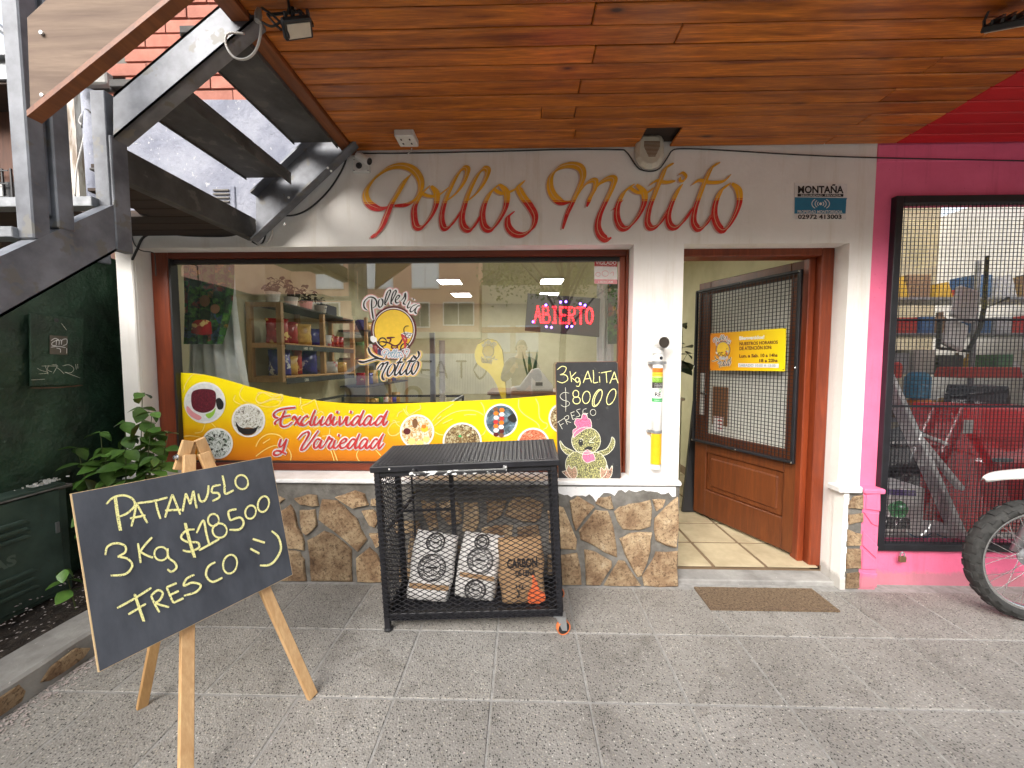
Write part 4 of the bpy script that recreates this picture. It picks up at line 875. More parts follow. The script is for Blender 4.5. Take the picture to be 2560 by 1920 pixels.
# doormat
a = G(1735, 1457); b = G(2113, 1540); g = MB(); nx, ny = 40, 18; vs = []
mxa, mxb, mya, myb = 1.045, 1.745, 2.068, 2.275
for i in range(nx+1):
    for j in range(ny+1): vs.append((mxa+(mxb-mxa)*i/nx+random.uniform(-.001, .001), mya+(myb-mya)*j/ny+random.uniform(-.001, .001), .012+random.uniform(-.001, .001)))
fs = [(i*(ny+1)+j, (i+1)*(ny+1)+j, (i+1)*(ny+1)+j+1, i*(ny+1)+j+1) for i in range(nx) for j in range(ny)]
g.add(vs, fs); g.box(mxa, mxb, mya, myb, .002, .0105); tag(g.build('doormat', M['mat']), 'flat brown coir doormat on the paving in front of the open door', 'doormat')
# padlock under the grille
q = P(2256, 1395, W-.035); t = thing('padlock', 'small brass padlock hanging under the black window grille', 'padlock', tuple(q))
g = MB(); g.box(q.x-.021, q.x+.017, W-.045, W-.028, q.z-.024, q.z+.012); M['brass'] = plain('old_brass', (.23, .15, .08), .45, .6); g.build('lock_body', M['brass'], t, bevel=.003)
g = MB(); g.tube([(q.x-.014, W-.036, q.z+.01), (q.x-.014, W-.036, q.z+.028), (q.x-.002, W-.036, q.z+.036), (q.x+.01, W-.036, q.z+.028), (q.x+.01, W-.036, q.z+.01)], .004, 6); g.build('shackle', M['zinc'], t)
# plant in the bed
def leafmesh(name, L, wd, mat):
    g = MB(); pr = [(0, .0), (.18, .62), (.42, 1.0), (.7, .74), (.9, .3), (1, 0)]; vs = []; 
    for u, k in pr: vs += [(-wd/2*k, u*L, .1*wd*k-.18*L*u*u), (0, u*L, -.18*L*u*u-.02*wd), (wd/2*k, u*L, .1*wd*k-.18*L*u*u)]
    fs = []
    for i in range(len(pr)-1): fs += [(3*i, 3*i+1, 3*i+4, 3*i+3), (3*i+1, 3*i+2, 3*i+5, 3*i+4)]
    g.add(vs, fs); me = bpy.data.meshes.new(name); me.from_pydata([tuple(v) for v in g.v], [], g.f); me.materials.append(M[mat]); me.polygons.foreach_set('use_smooth', [True]*len(me.polygons)); return me
LM1 = leafmesh('leaf', .125, .100, 'leaf')
def plant(t, stems, lm, every=.055, size=1., leaves=2, mat='stem', lo=.3):
    for base, tip, bend in stems:
        base, tip = Vector(base), Vector(tip); n = max(4, int((tip-base).length/every)); pts = [base.lerp(tip, i/n)+Vector(bend)*math.sin(pi*i/n) for i in range(n+1)]
        g = MB(); g.tube(pts, .004, 5, .002); g.build('stem', M[mat], t)
        for i in range(max(1, int(n*lo)), n+1):
            for k in range(leaves if i < n else 3):
                az = i*1.9+k*2*pi/(leaves if i < n else 3)+random.uniform(-.4, .4); s = size*random.uniform(.6, 1.08)*(1 if i < n else .75)
                o = bpy.data.objects.new('leaf', lm); C.objects.link(o); o.parent = t; o.location = pts[i]-ORI[t.name]; o.rotation_euler = (radians(random.uniform(-62, 12)), radians(random.uniform(-25, 25)), az); o.scale = (s, s, s)
t = thing('hydrangea', 'leafy green hydrangea growing in the bed by the window corner', 'plant', (-2.36, 2.12, .09))
plant(t, [((-2.30, 2.12, .09), (-2.19, 2.16, 1.19), (.02, 0, 0)), ((-2.30, 2.12, .09), (-2.12, 2.14, 1.08), (.02, 0, 0)), ((-2.30, 2.12, .09), (-2.26, 2.12, 1.03), (0, 0, 0)), ((-2.32, 2.10, .09), (-2.34, 2.06, .98), (-.01, 0, 0)),
     ((-2.32, 2.10, .09), (-2.43, 2.02, .90), (-.02, 0, 0)), ((-2.30, 2.12, .09), (-2.03, 2.14, .96), (.02, 0, 0)), ((-2.3, 2.12, .09), (-2.14, 2.18, .95), (.01, 0, 0)), ((-2.3, 2.1, .09), (-2.20, 2.06, .88), (.0, 0, 0)), ((-2.3, 2.1, .09), (-2.06, 2.08, .84), (.0, 0, 0)), ((-2.3, 2.1, .09), (-2.30, 2.04, .86), (.0, 0, 0))], LM1, .085, .92, leaves=3, lo=.55)
t = thing('hydrangea_shoot', 'small low hydrangea shoot behind the left edge of the chalkboard', 'plant', (-2.36, 1.86, .09))
plant(t, [((-2.30, 1.86, .09), (-2.27, 1.80, .34), (0, 0, 0))], LM1, .10, .72, lo=.5)
# ------------------------------------------------------------------ printed banner and stickers on the window
BY = GY-.004
MB_ = mapY(BY)
t = thing('window_banner', 'yellow to orange vinyl banner across the lower window', 'banner', tuple(P(900, 1155, BY)))
top = smooth([(452, 932), (500, 935), (560, 948), (640, 971), (740, 994), (850, 1007), (950, 1010), (1050, 1007), (1150, 1003), (1250, 998), (1330, 992), (1400, 987), (1543, 982)], 4)
g = MB(); bx = [(x, 1155) for x, y in top]
vs = [MB_(*p) for p in top]+[MB_(*p) for p in bx]; n = len(top); g.add(vs, [(i, n+i, n+i+1, i+1) for i in range(n-1)]); g.build('banner_sheet', M['banner'], t)
def MC(ox, oy, sc, Y): return lambda x, y: P(ox+x/sc, oy+y/sc, Y)
A1 = lambda x, y: P(400+x/2.861, 600+y/2.861, BY); A2 = lambda x, y: P(640+x/6.144, 960+y/6.144, BY); A3 = lambda x, y: P(980+x/5.267, 960+y/5.267, BY)
g = MB()
for p in ([(165,1090),(190,1020),(240,960),(300,965)], [(600,1040),(570,1100),(600,1150),(680,1175),(780,1195),(850,1180),(860,1150)], [(540,1110),(530,1150),(590,1180)], [(820,1110),(750,1090),(700,1110),(690,1150),(740,1165),(810,1140),(870,1150),(875,1105),(820,1110)],
    [(165,1405),(220,1400),(290,1410)], [(250,1380),(300,1370),(325,1310)], [(370,1310),(400,1340)], [(265,1550),(290,1470),(350,1400)]): g.stroke(p, 5, A1, off=.0005, taper=1)
for p in ([(0,1110),(120,1020),(240,960),(360,940),(480,980),(540,1080),(530,1190)], [(0,960),(60,850),(160,780),(260,765),(360,790),(420,850)], [(110,910),(220,840)], [(20,150),(60,130),(140,140),(260,200),(380,170),(400,200),(370,230),(260,225),(160,260),(60,300),(0,250)],
    [(680,200),(690,300),(660,335)], [(720,400),(700,340),(800,300),(900,240),(930,300),(960,400)], [(1150,1010),(1180,1100),(1210,1200)], [(1190,1010),(1230,1110),(1260,1200)], [(1580,1010),(1550,1080),(1570,1160),(1620,1200)], [(1840,1010),(1920,1100)], [(2210,580),(2100,600),(2030,700),(2060,780),(2150,790),(2210,740)], [(720,420),(780,470),(900,480),(1000,420),(1050,470)], [(880,680),(1000,640)], [(1140,680),(1120,780),(1020,800)]): g.stroke(p, 13, A2, off=.0005, taper=1)
for p in ([(1670,200),(1670,310),(1740,400),(1880,490),(1930,540),(1940,580)], [(1890,190),(1930,280),(1940,430),(1990,500),(2040,520),(2040,570),(1990,600)], [(530,490),(620,390),(720,320),(810,260)], [(560,550),(680,450),(830,370),(1000,345),(1120,360),(1210,410)], [(600,460),(650,420)], [(670,520),(740,485),(800,460)], [(950,410),(1030,400),(1110,405)], [(1170,240),(1210,310),(1220,400)], [(570,630),(620,660),(680,670)], [(1240,600),(1210,650),(1170,680)],
    [(150,320),(190,390),(230,420)], [(70,430),(90,380),(140,350)], [(10,490),(40,480),(70,530),(110,560)], [(200,280),(190,350),(240,400),(330,350),(380,320),(370,270)], [(0,680),(50,670),(90,640)]): g.stroke(p, 11, A3, off=.0005, taper=1)
g.build('food_doodles', M['doodle'], t, kind='stuff')
# script lettering
EX = [[(615,358),(480,372),(350,400),(282,455),(295,505),(350,520)], [(455,405),(420,480),(388,560),(385,625),(430,655),(500,635),(570,580)], [(540,480),(430,505),(330,560),(300,595),(312,622)],
 [(560,545),(590,495),(615,515),(650,590),(690,628),(735,600)], [(700,490),(640,560),(590,632)], [(802,512),(785,488),(740,520),(700,590),(720,630),(770,618),(830,560)], [(920,395),(880,480),(850,560),(842,618),(870,630),(910,580)],
 [(930,490),(900,570),(905,620),(945,612),(1000,540)], [(1040,490),(1010,560),(1000,612),(1030,625),(1080,580)], [(1080,580),(1130,500),(1163,468),(1150,530),(1152,590),(1110,630),(1078,602)], [(1215,490),(1185,570),(1187,620),(1220,620),(1262,565)], [(1262,408),(1250,450)],
 [(1295,490),(1290,560),(1295,625),(1350,580),(1400,495)], [(1420,490),(1395,570),(1395,620),(1430,625),(1475,570)], [(1470,408),(1458,452)],
 [(1600,502),(1560,492),(1500,550),(1475,608),(1510,630),(1560,580),(1620,490),(1665,400)], [(1640,450),(1610,530),(1590,600),(1610,630),(1655,590)], [(1780,502),(1730,492),(1680,550),(1660,608),(1690,630),(1740,590),(1788,505)], [(1788,500),(1755,600),(1780,625),(1835,575)],
 [(1955,502),(1915,492),(1865,550),(1840,608),(1870,630),(1930,580),(1980,490),(2030,405)], [(2010,450),(1975,530),(1960,595),(1978,630),(2030,560)],
 [(400,840),(370,920),(382,960),(430,930),(485,840)], [(485,838),(450,940),(420,1030),(350,1085),(288,1078),(300,1032),(370,1022),(475,1070)],
 [(650,850),(720,770),(800,732),(822,762),(780,850),(720,950),(702,1008),(760,990),(850,880),(920,780),(972,710)], [(1000,852),(950,842),(905,900),(900,958),(930,980),(980,930),(1022,850)], [(1022,850),(990,950),(1010,980),(1060,930)],
 [(1060,930),(1110,850),(1132,805),(1140,835),(1185,845),(1150,900),(1122,960),(1150,985),(1200,930)], [(1230,850),(1200,930),(1202,970),(1240,975),(1290,920)], [(1290,765),(1275,805)], [(1290,920),(1370,890),(1400,852),(1370,835),(1320,870),(1295,930),(1320,980),(1380,960),(1430,900)],
 [(1535,852),(1490,842),(1440,900),(1415,958),(1445,985),(1500,930),(1555,850),(1600,755)], [(1580,800),(1550,880),(1530,950),(1545,985),(1595,940)], [(1720,852),(1670,842),(1615,900),(1595,958),(1625,985),(1680,930),(1728,855)], [(1728,852),(1695,950),(1715,985),(1765,930)],
 [(1880,852),(1840,842),(1790,900),(1765,958),(1800,985),(1850,930),(1910,850),(1970,755)], [(1945,800),(1910,880),(1890,950),(1905,985),(1975,900)]]
for wd, mt, nm, of in ((66, 'print_w', 'letter_halo', .0015), (38, 'print_r', 'script_lettering', .0065)):
    g = MB()
    for p in EX: g.stroke(p, wd, A2, nib=(None if wd > 50 else 2.6), w0=20, off=of-.0, taper=.8)
    g.build(nm, M[mt], t)
# food pictures
def foodmat(name, stops, sc=60):
    m, tt, b = nodes(name); tt.links.new(ramp(tt, noise(tt, pos(tt), sc, 5, .7, 1.5), stops), b.inputs['Base Color']); b.inputs['Roughness'].default_value = .4; return m
FM = [foodmat('photo_patty', [(.3, (.55, .57, .58)), (.6, (.72, .72, .70))], 20), foodmat('photo_bowl', [(.38, (.03, .02, .01)), (.45, (.5, .48, .4)), (.6, (.7, .7, .68))], 50), foodmat('photo_salad', [(.42, (.04, .08, .04)), (.47, (.5, .52, .48)), (.62, (.75, .78, .76))], 45),
      foodmat('photo_plate', [(.36, (.2, .07, .02)), (.46, (.7, .42, .12)), (.56, (.75, .7, .6))], 45), foodmat('photo_pie', [(.38, (.05, .03, .02)), (.5, (.25, .15, .05)), (.6, (.6, .6, .4))], 40), foodmat('photo_lake', [(.4, (.04, .06, .07)), (.55, (.12, .19, .24)), (.62, (.3, .4, .45))], 14), foodmat('photo_meat', [(.4, (.35, .05, .02)), (.55, (.6, .2, .1)), (.65, (.75, .5, .35))], 60)]
CR = [(512.5, 1006.5, 52), (621.6, 1051, 42), (544, 1108.6, 39), (1043, 1078.7, 43), (1155.6, 1105, 49), (1252.5, 1051, 42), (1333, 1110, 41), (1411, 1045, 40)]
for i, (cx, cy, r_) in enumerate(CR):
    g = MB(); g.blob(ell(cx, cy, r_, r_, n=28)[:-1], MB_, off=.0020, sub=1); c = g.build('picture_border', M['print_w'], t)
    g = MB(); g.blob(ell(cx, cy, r_-4.5, r_-4.5, n=28)[:-1], MB_, off=.0032, sub=1); g.build('food_picture', FM[[0, 1, 2, 3, 4, 5, 6, 4][i]], c)
def blobs(lst, Y=BY, off=.004, par=None, nm='food_detail'):
    by = {}
    for mt, pts in lst: by.setdefault(mt, MB()).blob(pts, mapY(Y), off=off)
    for mt, g in by.items(): g.build(nm, M[mt] if isinstance(mt, str) else mt, par or t)
M['beet'] = foodmat('beet_patty', [(.35, (.05, .008, .014)), (.65, (.17, .02, .035))], 80)
blobs([('beet', [(480,985),(490,975),(515,972),(538,978),(541,1000),(535,1022),(510,1032),(488,1025),(480,1010)]), ('print_k', [(541,1000),(551,995),(560,1008),(557,1022),(546,1022)]), ('print_lg', [(515,1036),(530,1030),(540,1020),(536,1036),(524,1046)]), ('print_pk', [(470,1015),(485,1030),(505,1042),(498,1050),(480,1042),(468,1028)]),
    ('print_k', [(590,1052),(600,1066),(622,1072),(645,1066),(653,1050),(640,1078),(620,1086),(598,1078)]), ('print_br', [(600,1075),(620,1068),(642,1074),(632,1086),(612,1088)])])
bl_ = []
for k in range(9): a = k*40+10; bl_.append(('print_k', ell(544+20*cos(radians(a)), 1108+20*sin(radians(a)), 3.2, 2.4, rot=a, n=8)[:-1]))
for k, (x, s) in enumerate(((1240, 0), (1254, 2))):
    for j in range(7): bl_.append((('print_br', 'print_o', 'print_w', 'print_r', 'print_o', 'print_w', 'print_dr')[(j+k) % 7], ell(x+random.uniform(-1, 1), 1023+j*10.5+s, 6.5, 5.4, n=8)[:-1]))
bl_ += [('print_y', ell(1062, 1072, 9, 8, n=10)[:-1]), ('print_o', ell(1060, 1066, 6, 5, n=10)[:-1]), ('print_dr', ell(1018, 1078, 9, 8, n=10)[:-1]), ('doodle', ell(1030, 1103, 9, 8, n=10)[:-1]), ('doodle', ell(1050, 1108, 9, 8, n=10)[:-1]), ('doodle', ell(1066, 1098, 8, 7, n=10)[:-1]), ('print_br', ell(1038, 1058, 7, 12, n=10)[:-1]),
    ('print_g', ell(1150, 1090, 4, 3, n=8)[:-1]), ('print_k', [(1270,1042),(1285,1034),(1292,1050),(1285,1056),(1272,1050)])]
blobs(bl_, off=.0046)
# round emblem
def emblem(parent, mp, nrm, full=True, k=1.0):
    o = .0006*k
    def B(lst, mt, nm, off, wd=None, nib=None, w0=None):
        g = MB()
        for p in lst:
            if wd: g.stroke(p, wd, mp, nrm, off=off, nib=nib, w0=w0, sub=5)
            else: g.blob(p, mp, nrm, off=off, sub=1)
        return g.build(nm, M[mt], parent)
    B([ell(665, 800, 365, 385, n=36)[:-1]], 'print_dr', 'ring', .0005*k); B([ell(665, 800, 335, 355, n=36)[:-1]], 'print_w', 'ring_line', .001*k); B([ell(665, 800, 322, 342, n=36)[:-1]], 'print_dr', 'inner_ring', .0014*k); B([ell(665, 800, 306, 325, n=36)[:-1]], 'print_y', 'yellow_disc', .0018*k)
    if full:
        B([ell(490, 990, 62, 66, n=18)], 'print_k', 'wheel', .003*k, 22); B([ell(850, 1095, 72, 82, n=18)], 'print_k', 'wheel', .0031*k, 22)
        B([[(490,990),(580,1000),(680,1050),(760,1020),(810,930)], [(600,1000),(620,940),(560,925),(690,915)], [(640,1040),(640,1085),(720,1085),(720,1040)]], 'print_dr', 'scooter_frame', .004*k, 26)
        B([[(780,860),(860,825),(975,850),(930,930),(830,940)]], 'print_w', 'basket', .0044*k); B([[(780,860),(850,900),(930,930)],[(820,845),(900,880),(950,890)],[(780,870),(860,850),(970,855)],[(830,935),(860,890),(900,835)],[(880,935),(915,890),(950,850)]], 'print_k', 'basket_wire', .005*k, 7)
        B([[(790,870),(830,960),(850,1020),(850,1095)], [(790,870),(870,930),(860,1000)]], 'print_r', 'fork', .0055*k, 30); B([[(870,930),(830,800),(860,740),(915,735)], [(430,1000),(500,980),(600,1010)]], 'print_k', 'handlebar', .006*k, 13)
        B([[(300,900),(340,890),(400,930),(400,980),(340,1000),(300,960)]], 'print_w', 'smoke', .004*k)
    PO = [[(262,490),(205,440),(208,350),(280,282),(360,290),(402,350),(385,420),(335,452)], [(330,300),(322,400),(332,520),(352,640)], ell(465, 370, 36, 68, -100, 260, 12, 8), [(530,400),(575,310),(620,200),(612,165),(575,200),(545,290),(533,380),(560,405)], [(622,385),(665,300),(712,205),(702,170),(668,205),(640,290),(632,370),(662,392)],
        [(690,345),(745,300),(768,262),(738,252),(702,315),(715,368),(765,360)], [(780,345),(835,285),(858,215),(862,300),(830,375),(868,395)], [(935,335),(895,420),(905,450),(945,425)], [(992,300),(980,322)], [(1045,392),(975,420),(935,485),(960,512),(1020,460),(1060,410)], [(1095,415),(1050,425),(1018,480),(1015,520),(1045,540)]]
    B(PO, 'print_pk', 'word_outline', .007*k, 92); B(PO, 'print_w', 'word_halo', .009*k, 70); B(PO, 'print_k', 'word', .011*k, 26, 2.5, 11)
    T2 = lambda p: [(490+(x-75)*.36, 1105+(y-180)*.37) for x, y in p]
    sm = [T2(p) for p, wd in LT[:10]]
    B(sm, 'print_pk', 'small_word_outline', .0075*k, 46); B(sm, 'print_w', 'small_word_halo', .0095*k, 34); B(sm, 'print_b', 'small_word', .0115*k, 8)
    T3 = lambda p: [(395+(x-1180)*.73+(y-400)*-.1, 1250+(y-180)*.80-(x-1500)*.07) for x, y in p]
    MO = [T3(p) for p, wd in LT[10:] if wd > 12]+[[(275,1075),(300,1160),(370,1220),(450,1250)], [(100,1290),(190,1310),(300,1280),(420,1250),(540,1275)], [(1060,1130),(1080,1190),(1040,1250),(985,1200)]]
    B(MO, 'doodle', 'name_outline', .008*k, 88); B(MO, 'print_o', 'name_glow', .010*k, 66); B(MO, 'print_w', 'name_halo', .012*k, 54); B(MO, 'print_k', 'name', .0142*k, 38, 2.4, 17)
t = thing('round_emblem', 'round yellow and dark red poultry shop emblem stuck on the glass', 'emblem', tuple(P(965, 950, BY)))
emblem(t, lambda x, y: P(880+x/6.38, 700+y/6.38, BY), (0, -1, 0))
g = MB(); t = thing('warning_sticker', 'red topped white surveillance sticker in the upper right window corner', 'sticker', tuple(P(1515, 710, BY)))
g.prism([P(1486, 650, BY), P(1543, 651, BY), P(1543, 710, BY), P(1486, 709, BY)], (0, -.0006, 0)); g.build('sheet', M['print_w'], t)
g = MB(); g.blob([(1486,650),(1543,651),(1543,667),(1486,666)], MB_, off=.0012, sub=1); g.build('red_header', M['print_r'], t)
g = MB(); g.blob([(1486,698),(1543,699),(1543,710),(1486,709)], MB_, off=.0012, sub=1); g.build('pink_footer', M['print_pk'], t)
line('VIGILADO', 1489, 661.5, 1541, 9, BY-.002, 'print_w', 'lettering', t, .02); line('SISTEMA DE ALARMA Y CAMARA', 1489, 666, 1541, 2.2, BY-.002, 'print_w', 'lettering', t, 0); line('LIBERCAM', 1496, 707.5, 1532, 5.5, BY-.002, 'print_w', 'lettering', t, .01)
g = MB()
for p in (ell(1495, 686, 6, 5), ell(1513, 684, 8, 7), [(1525,684),(1533,680),(1533,690)]): g.stroke(p, 1.2, MB_, off=.001)
g.build('icon', M['print_pk'], t)
# ------------------------------------------------------------------ small chalkboard on the sill
p0 = P(1475, 1204, 2.335); p1 = P(1470, 904, 2.415); nn = (p1-p0).cross(Vector((1, .0, 0))).normalized()
if nn.y > 0: nn = -nn
def CB(x, y): return onplane(x, y, p0, nn)
def CBc(x, y): return CB(1000+x/2.72, 620+y/2.72)
t = thing('small_chalkboard', 'upright black chalkboard with a winking chick standing on the window sill', 'chalkboard', tuple(p0))
oc = [(1392,905),(1540,903),(1545,908),(1553,1192),(1548,1201),(1535,1204),(1408,1207),(1398,1204),(1395,1196),(1388,911)]
M['board_edge'] = plain('brown_board_edge', (.22, .11, .06), .7)
g = MB(); g.prism([CB(x, y) for x, y in oc], -nn*.012); bd = g.build('board', M['board_edge'], t)
g = MB(); c0 = (1470, 1055); g.prism([CB(c0[0]+(x-c0[0])*.985, c0[1]+(y-c0[1])*.992) for x, y in oc], nn*.0015); g.build('chalk_face', M['board2'], t)
def chalkset(lst, mp, n_, mt, wd, par, name, off=.003, closed=False):
    g = MB()
    for p in lst: g.stroke(p, wd, mp, n_, off=off, taper=.7, closed=closed, sub=6)
    return g.build(name, M[mt], par)
L1 = [[(1070,828),(1100,805),(1130,815),(1115,850),(1088,862)], [(1088,862),(1128,865),(1140,895),(1105,917),(1068,905)], [(1155,838),(1162,875),(1166,912)], [(1196,845),(1160,882)], [(1163,880),(1202,908)], ell(1205, 897, 13, 16), [(1219,885),(1224,918),(1215,940),(1196,938)],
  [(1245,918),(1262,870),(1277,836)], [(1277,836),(1290,880),(1303,915)], [(1254,892),(1298,886)], [(1313,830),(1316,880),(1316,916),(1347,912)], [(1355,872),(1358,915)], [(1352,846),(1355,850)], [(1365,850),(1437,836)], [(1400,843),(1406,917)], [(1425,922),(1442,880),(1456,842)], [(1456,842),(1470,885),(1482,920)], [(1434,893),(1473,889)]]
L2 = [[(1150,988),(1115,982),(1088,1005),(1105,1032),(1145,1045),(1150,1065),(1120,1080),(1092,1066)], [(1124,948),(1128,1030),(1126,1112)], ell(1195, 992, 20, 24), ell(1200, 1036, 25, 24), ell(1266, 1016, 26, 42, rot=8), ell(1340, 1020, 26, 62, rot=22), ell(1346, 1018, 20, 56, rot=22), ell(1435, 1012, 26, 56, rot=22)]
L3 = [[(1075,1178),(1104,1232)], [(1070,1186),(1116,1158)], [(1086,1206),(1112,1192)], [(1116,1152),(1138,1200)], [(1116,1152),(1142,1138),(1146,1160),(1126,1172),(1164,1188)], [(1160,1120),(1174,1166)], [(1160,1122),(1186,1112)], [(1168,1142),(1186,1136)], [(1174,1166),(1196,1158)], [(1226,1094),(1200,1104),(1214,1122),(1222,1140),(1196,1150)], [(1268,1092),(1246,1100),(1244,1124),(1262,1132),(1278,1122)], ell(1312, 1118, 19, 21)]
chalkset(L1+L2[2:], CBc, nn, 'chalk_y', 5.4, t, 'chalk_writing'); chalkset(L3+L2[:2], CBc, nn, 'chalk_w', 3.0, t, 'chalk_writing')
def fill(lst, mt, nm, off=.0022):
    g = MB()
    for p in lst: g.blob(p, CBc, nn, off=off)
    g.build(nm, M[mt], t)
CH_body = [(1180,1385),(1140,1420),(1125,1470),(1140,1530),(1180,1570),(1260,1580),(1350,1575),(1400,1530),(1405,1470),(1385,1420),(1340,1390)]; CH_head = ell(1265, 1310, 98, 92, n=18)[:-1]
w1 = [(1180,1380),(1120,1350),(1088,1310),(1095,1360),(1130,1400),(1160,1408)]; w2 = [(1340,1385),(1400,1365),(1430,1320),(1440,1285),(1460,1310),(1450,1360),(1410,1400),(1370,1412)]
f1 = [(1100,1520),(1130,1510),(1145,1475),(1165,1500),(1190,1485),(1205,1530),(1190,1565),(1150,1565)]; f2 = [(1360,1530),(1365,1490),(1390,1510),(1405,1475),(1420,1510),(1442,1480),(1438,1540),(1410,1572),(1370,1565)]
comb = [(1180,1290),(1175,1240),(1200,1220),(1185,1190),(1200,1160),(1230,1160),(1240,1130),(1265,1125),(1275,1155),(1295,1170),(1300,1220),(1260,1230),(1215,1260)]; wat = [(1275,1370),(1245,1390),(1240,1430),(1270,1460),(1300,1450),(1325,1440),(1315,1400)]
fill([CH_body, CH_head, w1, w2], 'chalk_yf', 'chalk_fill'); fill([f1, f2], 'chalk_br', 'chalk_fill', .0032); fill([comb, wat], 'chalk_p', 'chalk_fill', .0038)
M['chalk_k'] = plain('black_eye_chalk', (.02, .02, .02), .9); fill([ell(1228, 1322, 16, 24, n=12)[:-1], [(1250,1365),(1280,1348),(1310,1355),(1290,1372)]], 'chalk_k', 'eye_and_beak', .0042)
chalkset([CH_body+[CH_body[0]], CH_head+[CH_head[0]], w1, w2, f1+[f1[0]], f2+[f2[0]], comb+[comb[0]], wat+[wat[0]], [(1285,1315),(1310,1300),(1330,1275)], [(1285,1320),(1320,1322)], [(1290,1300),(1305,1290)], [(1220,1300),(1236,1298),(1245,1310)], [(1225,1316),(1230,1312)]], CBc, nn, 'chalk_w', 3.2, t, 'chalk_outline', .0046)
# ------------------------------------------------------------------ easel with the big chalkboard
EZ = thing('easel', 'light pine tripod easel holding the tilted chalkboard', 'easel', (-1.15, 1.3, 0))
A_ = Vector((-1.25, 1.42, 1.03)); R_ = Vector((-.854, 1.478, 0)); L_ = Vector((-1.05, 1.1, 0)); en = (R_-A_).cross(L_-A_).normalized()
if en.x < 0: en = -en
for a, b in ((A_+Vector((-.0, -.022, -.01)), L_), (A_+Vector((.025, .012, -.01)), R_)):
    g = MB(); g.beam(a, b, .038, .020, up=en); g.build('leg', M['pine'], EZ, bevel=.002)
back = G(355, 1768); g = MB(); g.beam(A_-en*.035+Vector((0, 0, -.02)), back, .034, .018, up=en); g.build('leg', M['pine_dk'], EZ, bevel=.002)
g = MB(); c_ = A_+Vector((.0, -.005, .012)); ex = (R_-L_).normalized(); 
g.beam(A_-en*.012-ex*.045+Vector((0,0,-.06)), A_-en*.012-ex*.012+Vector((0,0,.045)), .036, .018, up=en); g.beam(A_-en*.012+ex*.055+Vector((0,0,-.06)), A_-en*.012+ex*.022+Vector((0,0,.045)), .036, .018, up=en); g.build('head_block', M['pine'], EZ, bevel=.002)
g = MB(); g.beam(A_-en*.016-ex*.02+Vector((0,0,-.05)), A_-en*.016-ex*.0+Vector((0,0,.03)), .03, .014, up=en); g.build('head_wedge', M['pine_dk'], EZ, bevel=.002)
bq = A_-ex*.052+Vector((0, 0, -.012)); g = MB(); g.lathe([(0, -.012), (.008, -.011), (.008, -.003), (.012, -.002), (.012, 0)], bq, ex, 10); g.build('wing_bolt', M['chrome'], EZ)
BP = A_+en*.035
def EB(x, y): return onplane(x, y, BP, en)
def EBc(x, y): return EB(x/1.9075, 1050+y/1.9075)
KB = thing('big_chalkboard', 'tilted grey chalkboard advertising PATAMUSLO resting on the pine easel', 'chalkboard', tuple(EB(247, 1681)))
q = [EB(177, 1234), EB(678, 1140), EB(732, 1437), EB(247, 1681)]
M['ply_edge'] = plain('pale_plywood_edge', (.62, .44, .24), .6)
g = MB(); g.prism(q, -en*.012); g.build('plywood', M['ply_edge'], KB)
cc = sum(q, Vector())/4; g = MB(); g.prism([cc+(p-cc)*.993 for p in q], en*.001); g.build('chalk_face', M['board'], KB)
S1 = [[(545,368),(556,450),(570,528)], [(505,402),(540,370),(590,360),(632,378),(640,410),(605,445),(565,462)], [(625,508),(640,450),(648,395)], [(648,395),(672,440),(702,492)], [(618,470),(692,455)], [(655,397),(725,388),(797,370)], [(740,385),(750,430),(764,472)], [(785,466),(802,410),(820,355)], [(820,355),(838,400),(858,452)], [(785,432),(862,428)],
  [(868,437),(876,395),(884,350)], [(884,350),(905,402)], [(905,402),(920,338)], [(920,338),(928,385),(936,422)], [(943,352),(952,385),(972,386),(988,355),(992,312)], [(1050,310),(1015,318),(1008,345),(1038,350),(1042,370),(1010,387)], [(1058,265),(1068,310),(1072,352),(1112,335)], ell(1150, 297, 30, 34, rot=-20)]
S2 = [[(500,645),(510,605),(550,588),(592,600),(595,630),(558,652)], [(558,652),(605,662),(628,695),(595,735),(525,742)], [(655,588),(662,635),(668,682)], [(722,560),(690,595),(665,628)], [(665,628),(695,645),(728,657)], ell(765, 638, 32, 32), [(797,612),(800,655),(830,680),(838,705),(815,724),(795,712)],
  [(925,522),(885,528),(860,560),(890,582),(938,585),(945,608),(905,628),(868,622)], [(877,492),(898,575),(922,656)], [(934,540),(966,480),(980,540),(996,600)], [(945,622),(995,595),(1042,568)], ell(1014, 478, 26, 29), ell(1044, 528, 34, 34), [(1124,426),(1086,438),(1094,480)], [(1094,480),(1140,466),(1158,492),(1138,522),(1090,524)], ell(1191, 440, 25, 32, rot=15), ell(1252, 402, 26, 38, rot=15)]
S3 = [[(555,897),(640,850),(718,800)], [(636,830),(656,890),(680,960)], [(608,927),(692,876)], [(716,838),(734,878),(756,917)], [(716,838),(748,812),(772,826),(758,858),(735,872)], [(735,872),(768,884),(802,892)], [(790,798),(805,835),(822,872)], [(790,798),(838,778)], [(806,835),(848,815)], [(822,872),(870,850)], [(922,738),(885,758),(872,790),(912,776),(952,788),(930,820),(872,838)],
  [(1022,678),(988,700),(978,742),(1008,772),(1056,752)], ell(1092, 688, 33, 45, rot=12), [(1200,568),(1258,586)], [(1188,614),(1232,638)], [(1290,530),(1322,560),(1334,615),(1308,668),(1276,692),(1234,694)]]
g = MB()
for k, S in enumerate((S1, S2, S3)):
    for p in S: g.stroke(p, 10.5 if len(p) < 9 else 9, EBc, en, off=.0025, taper=.75)
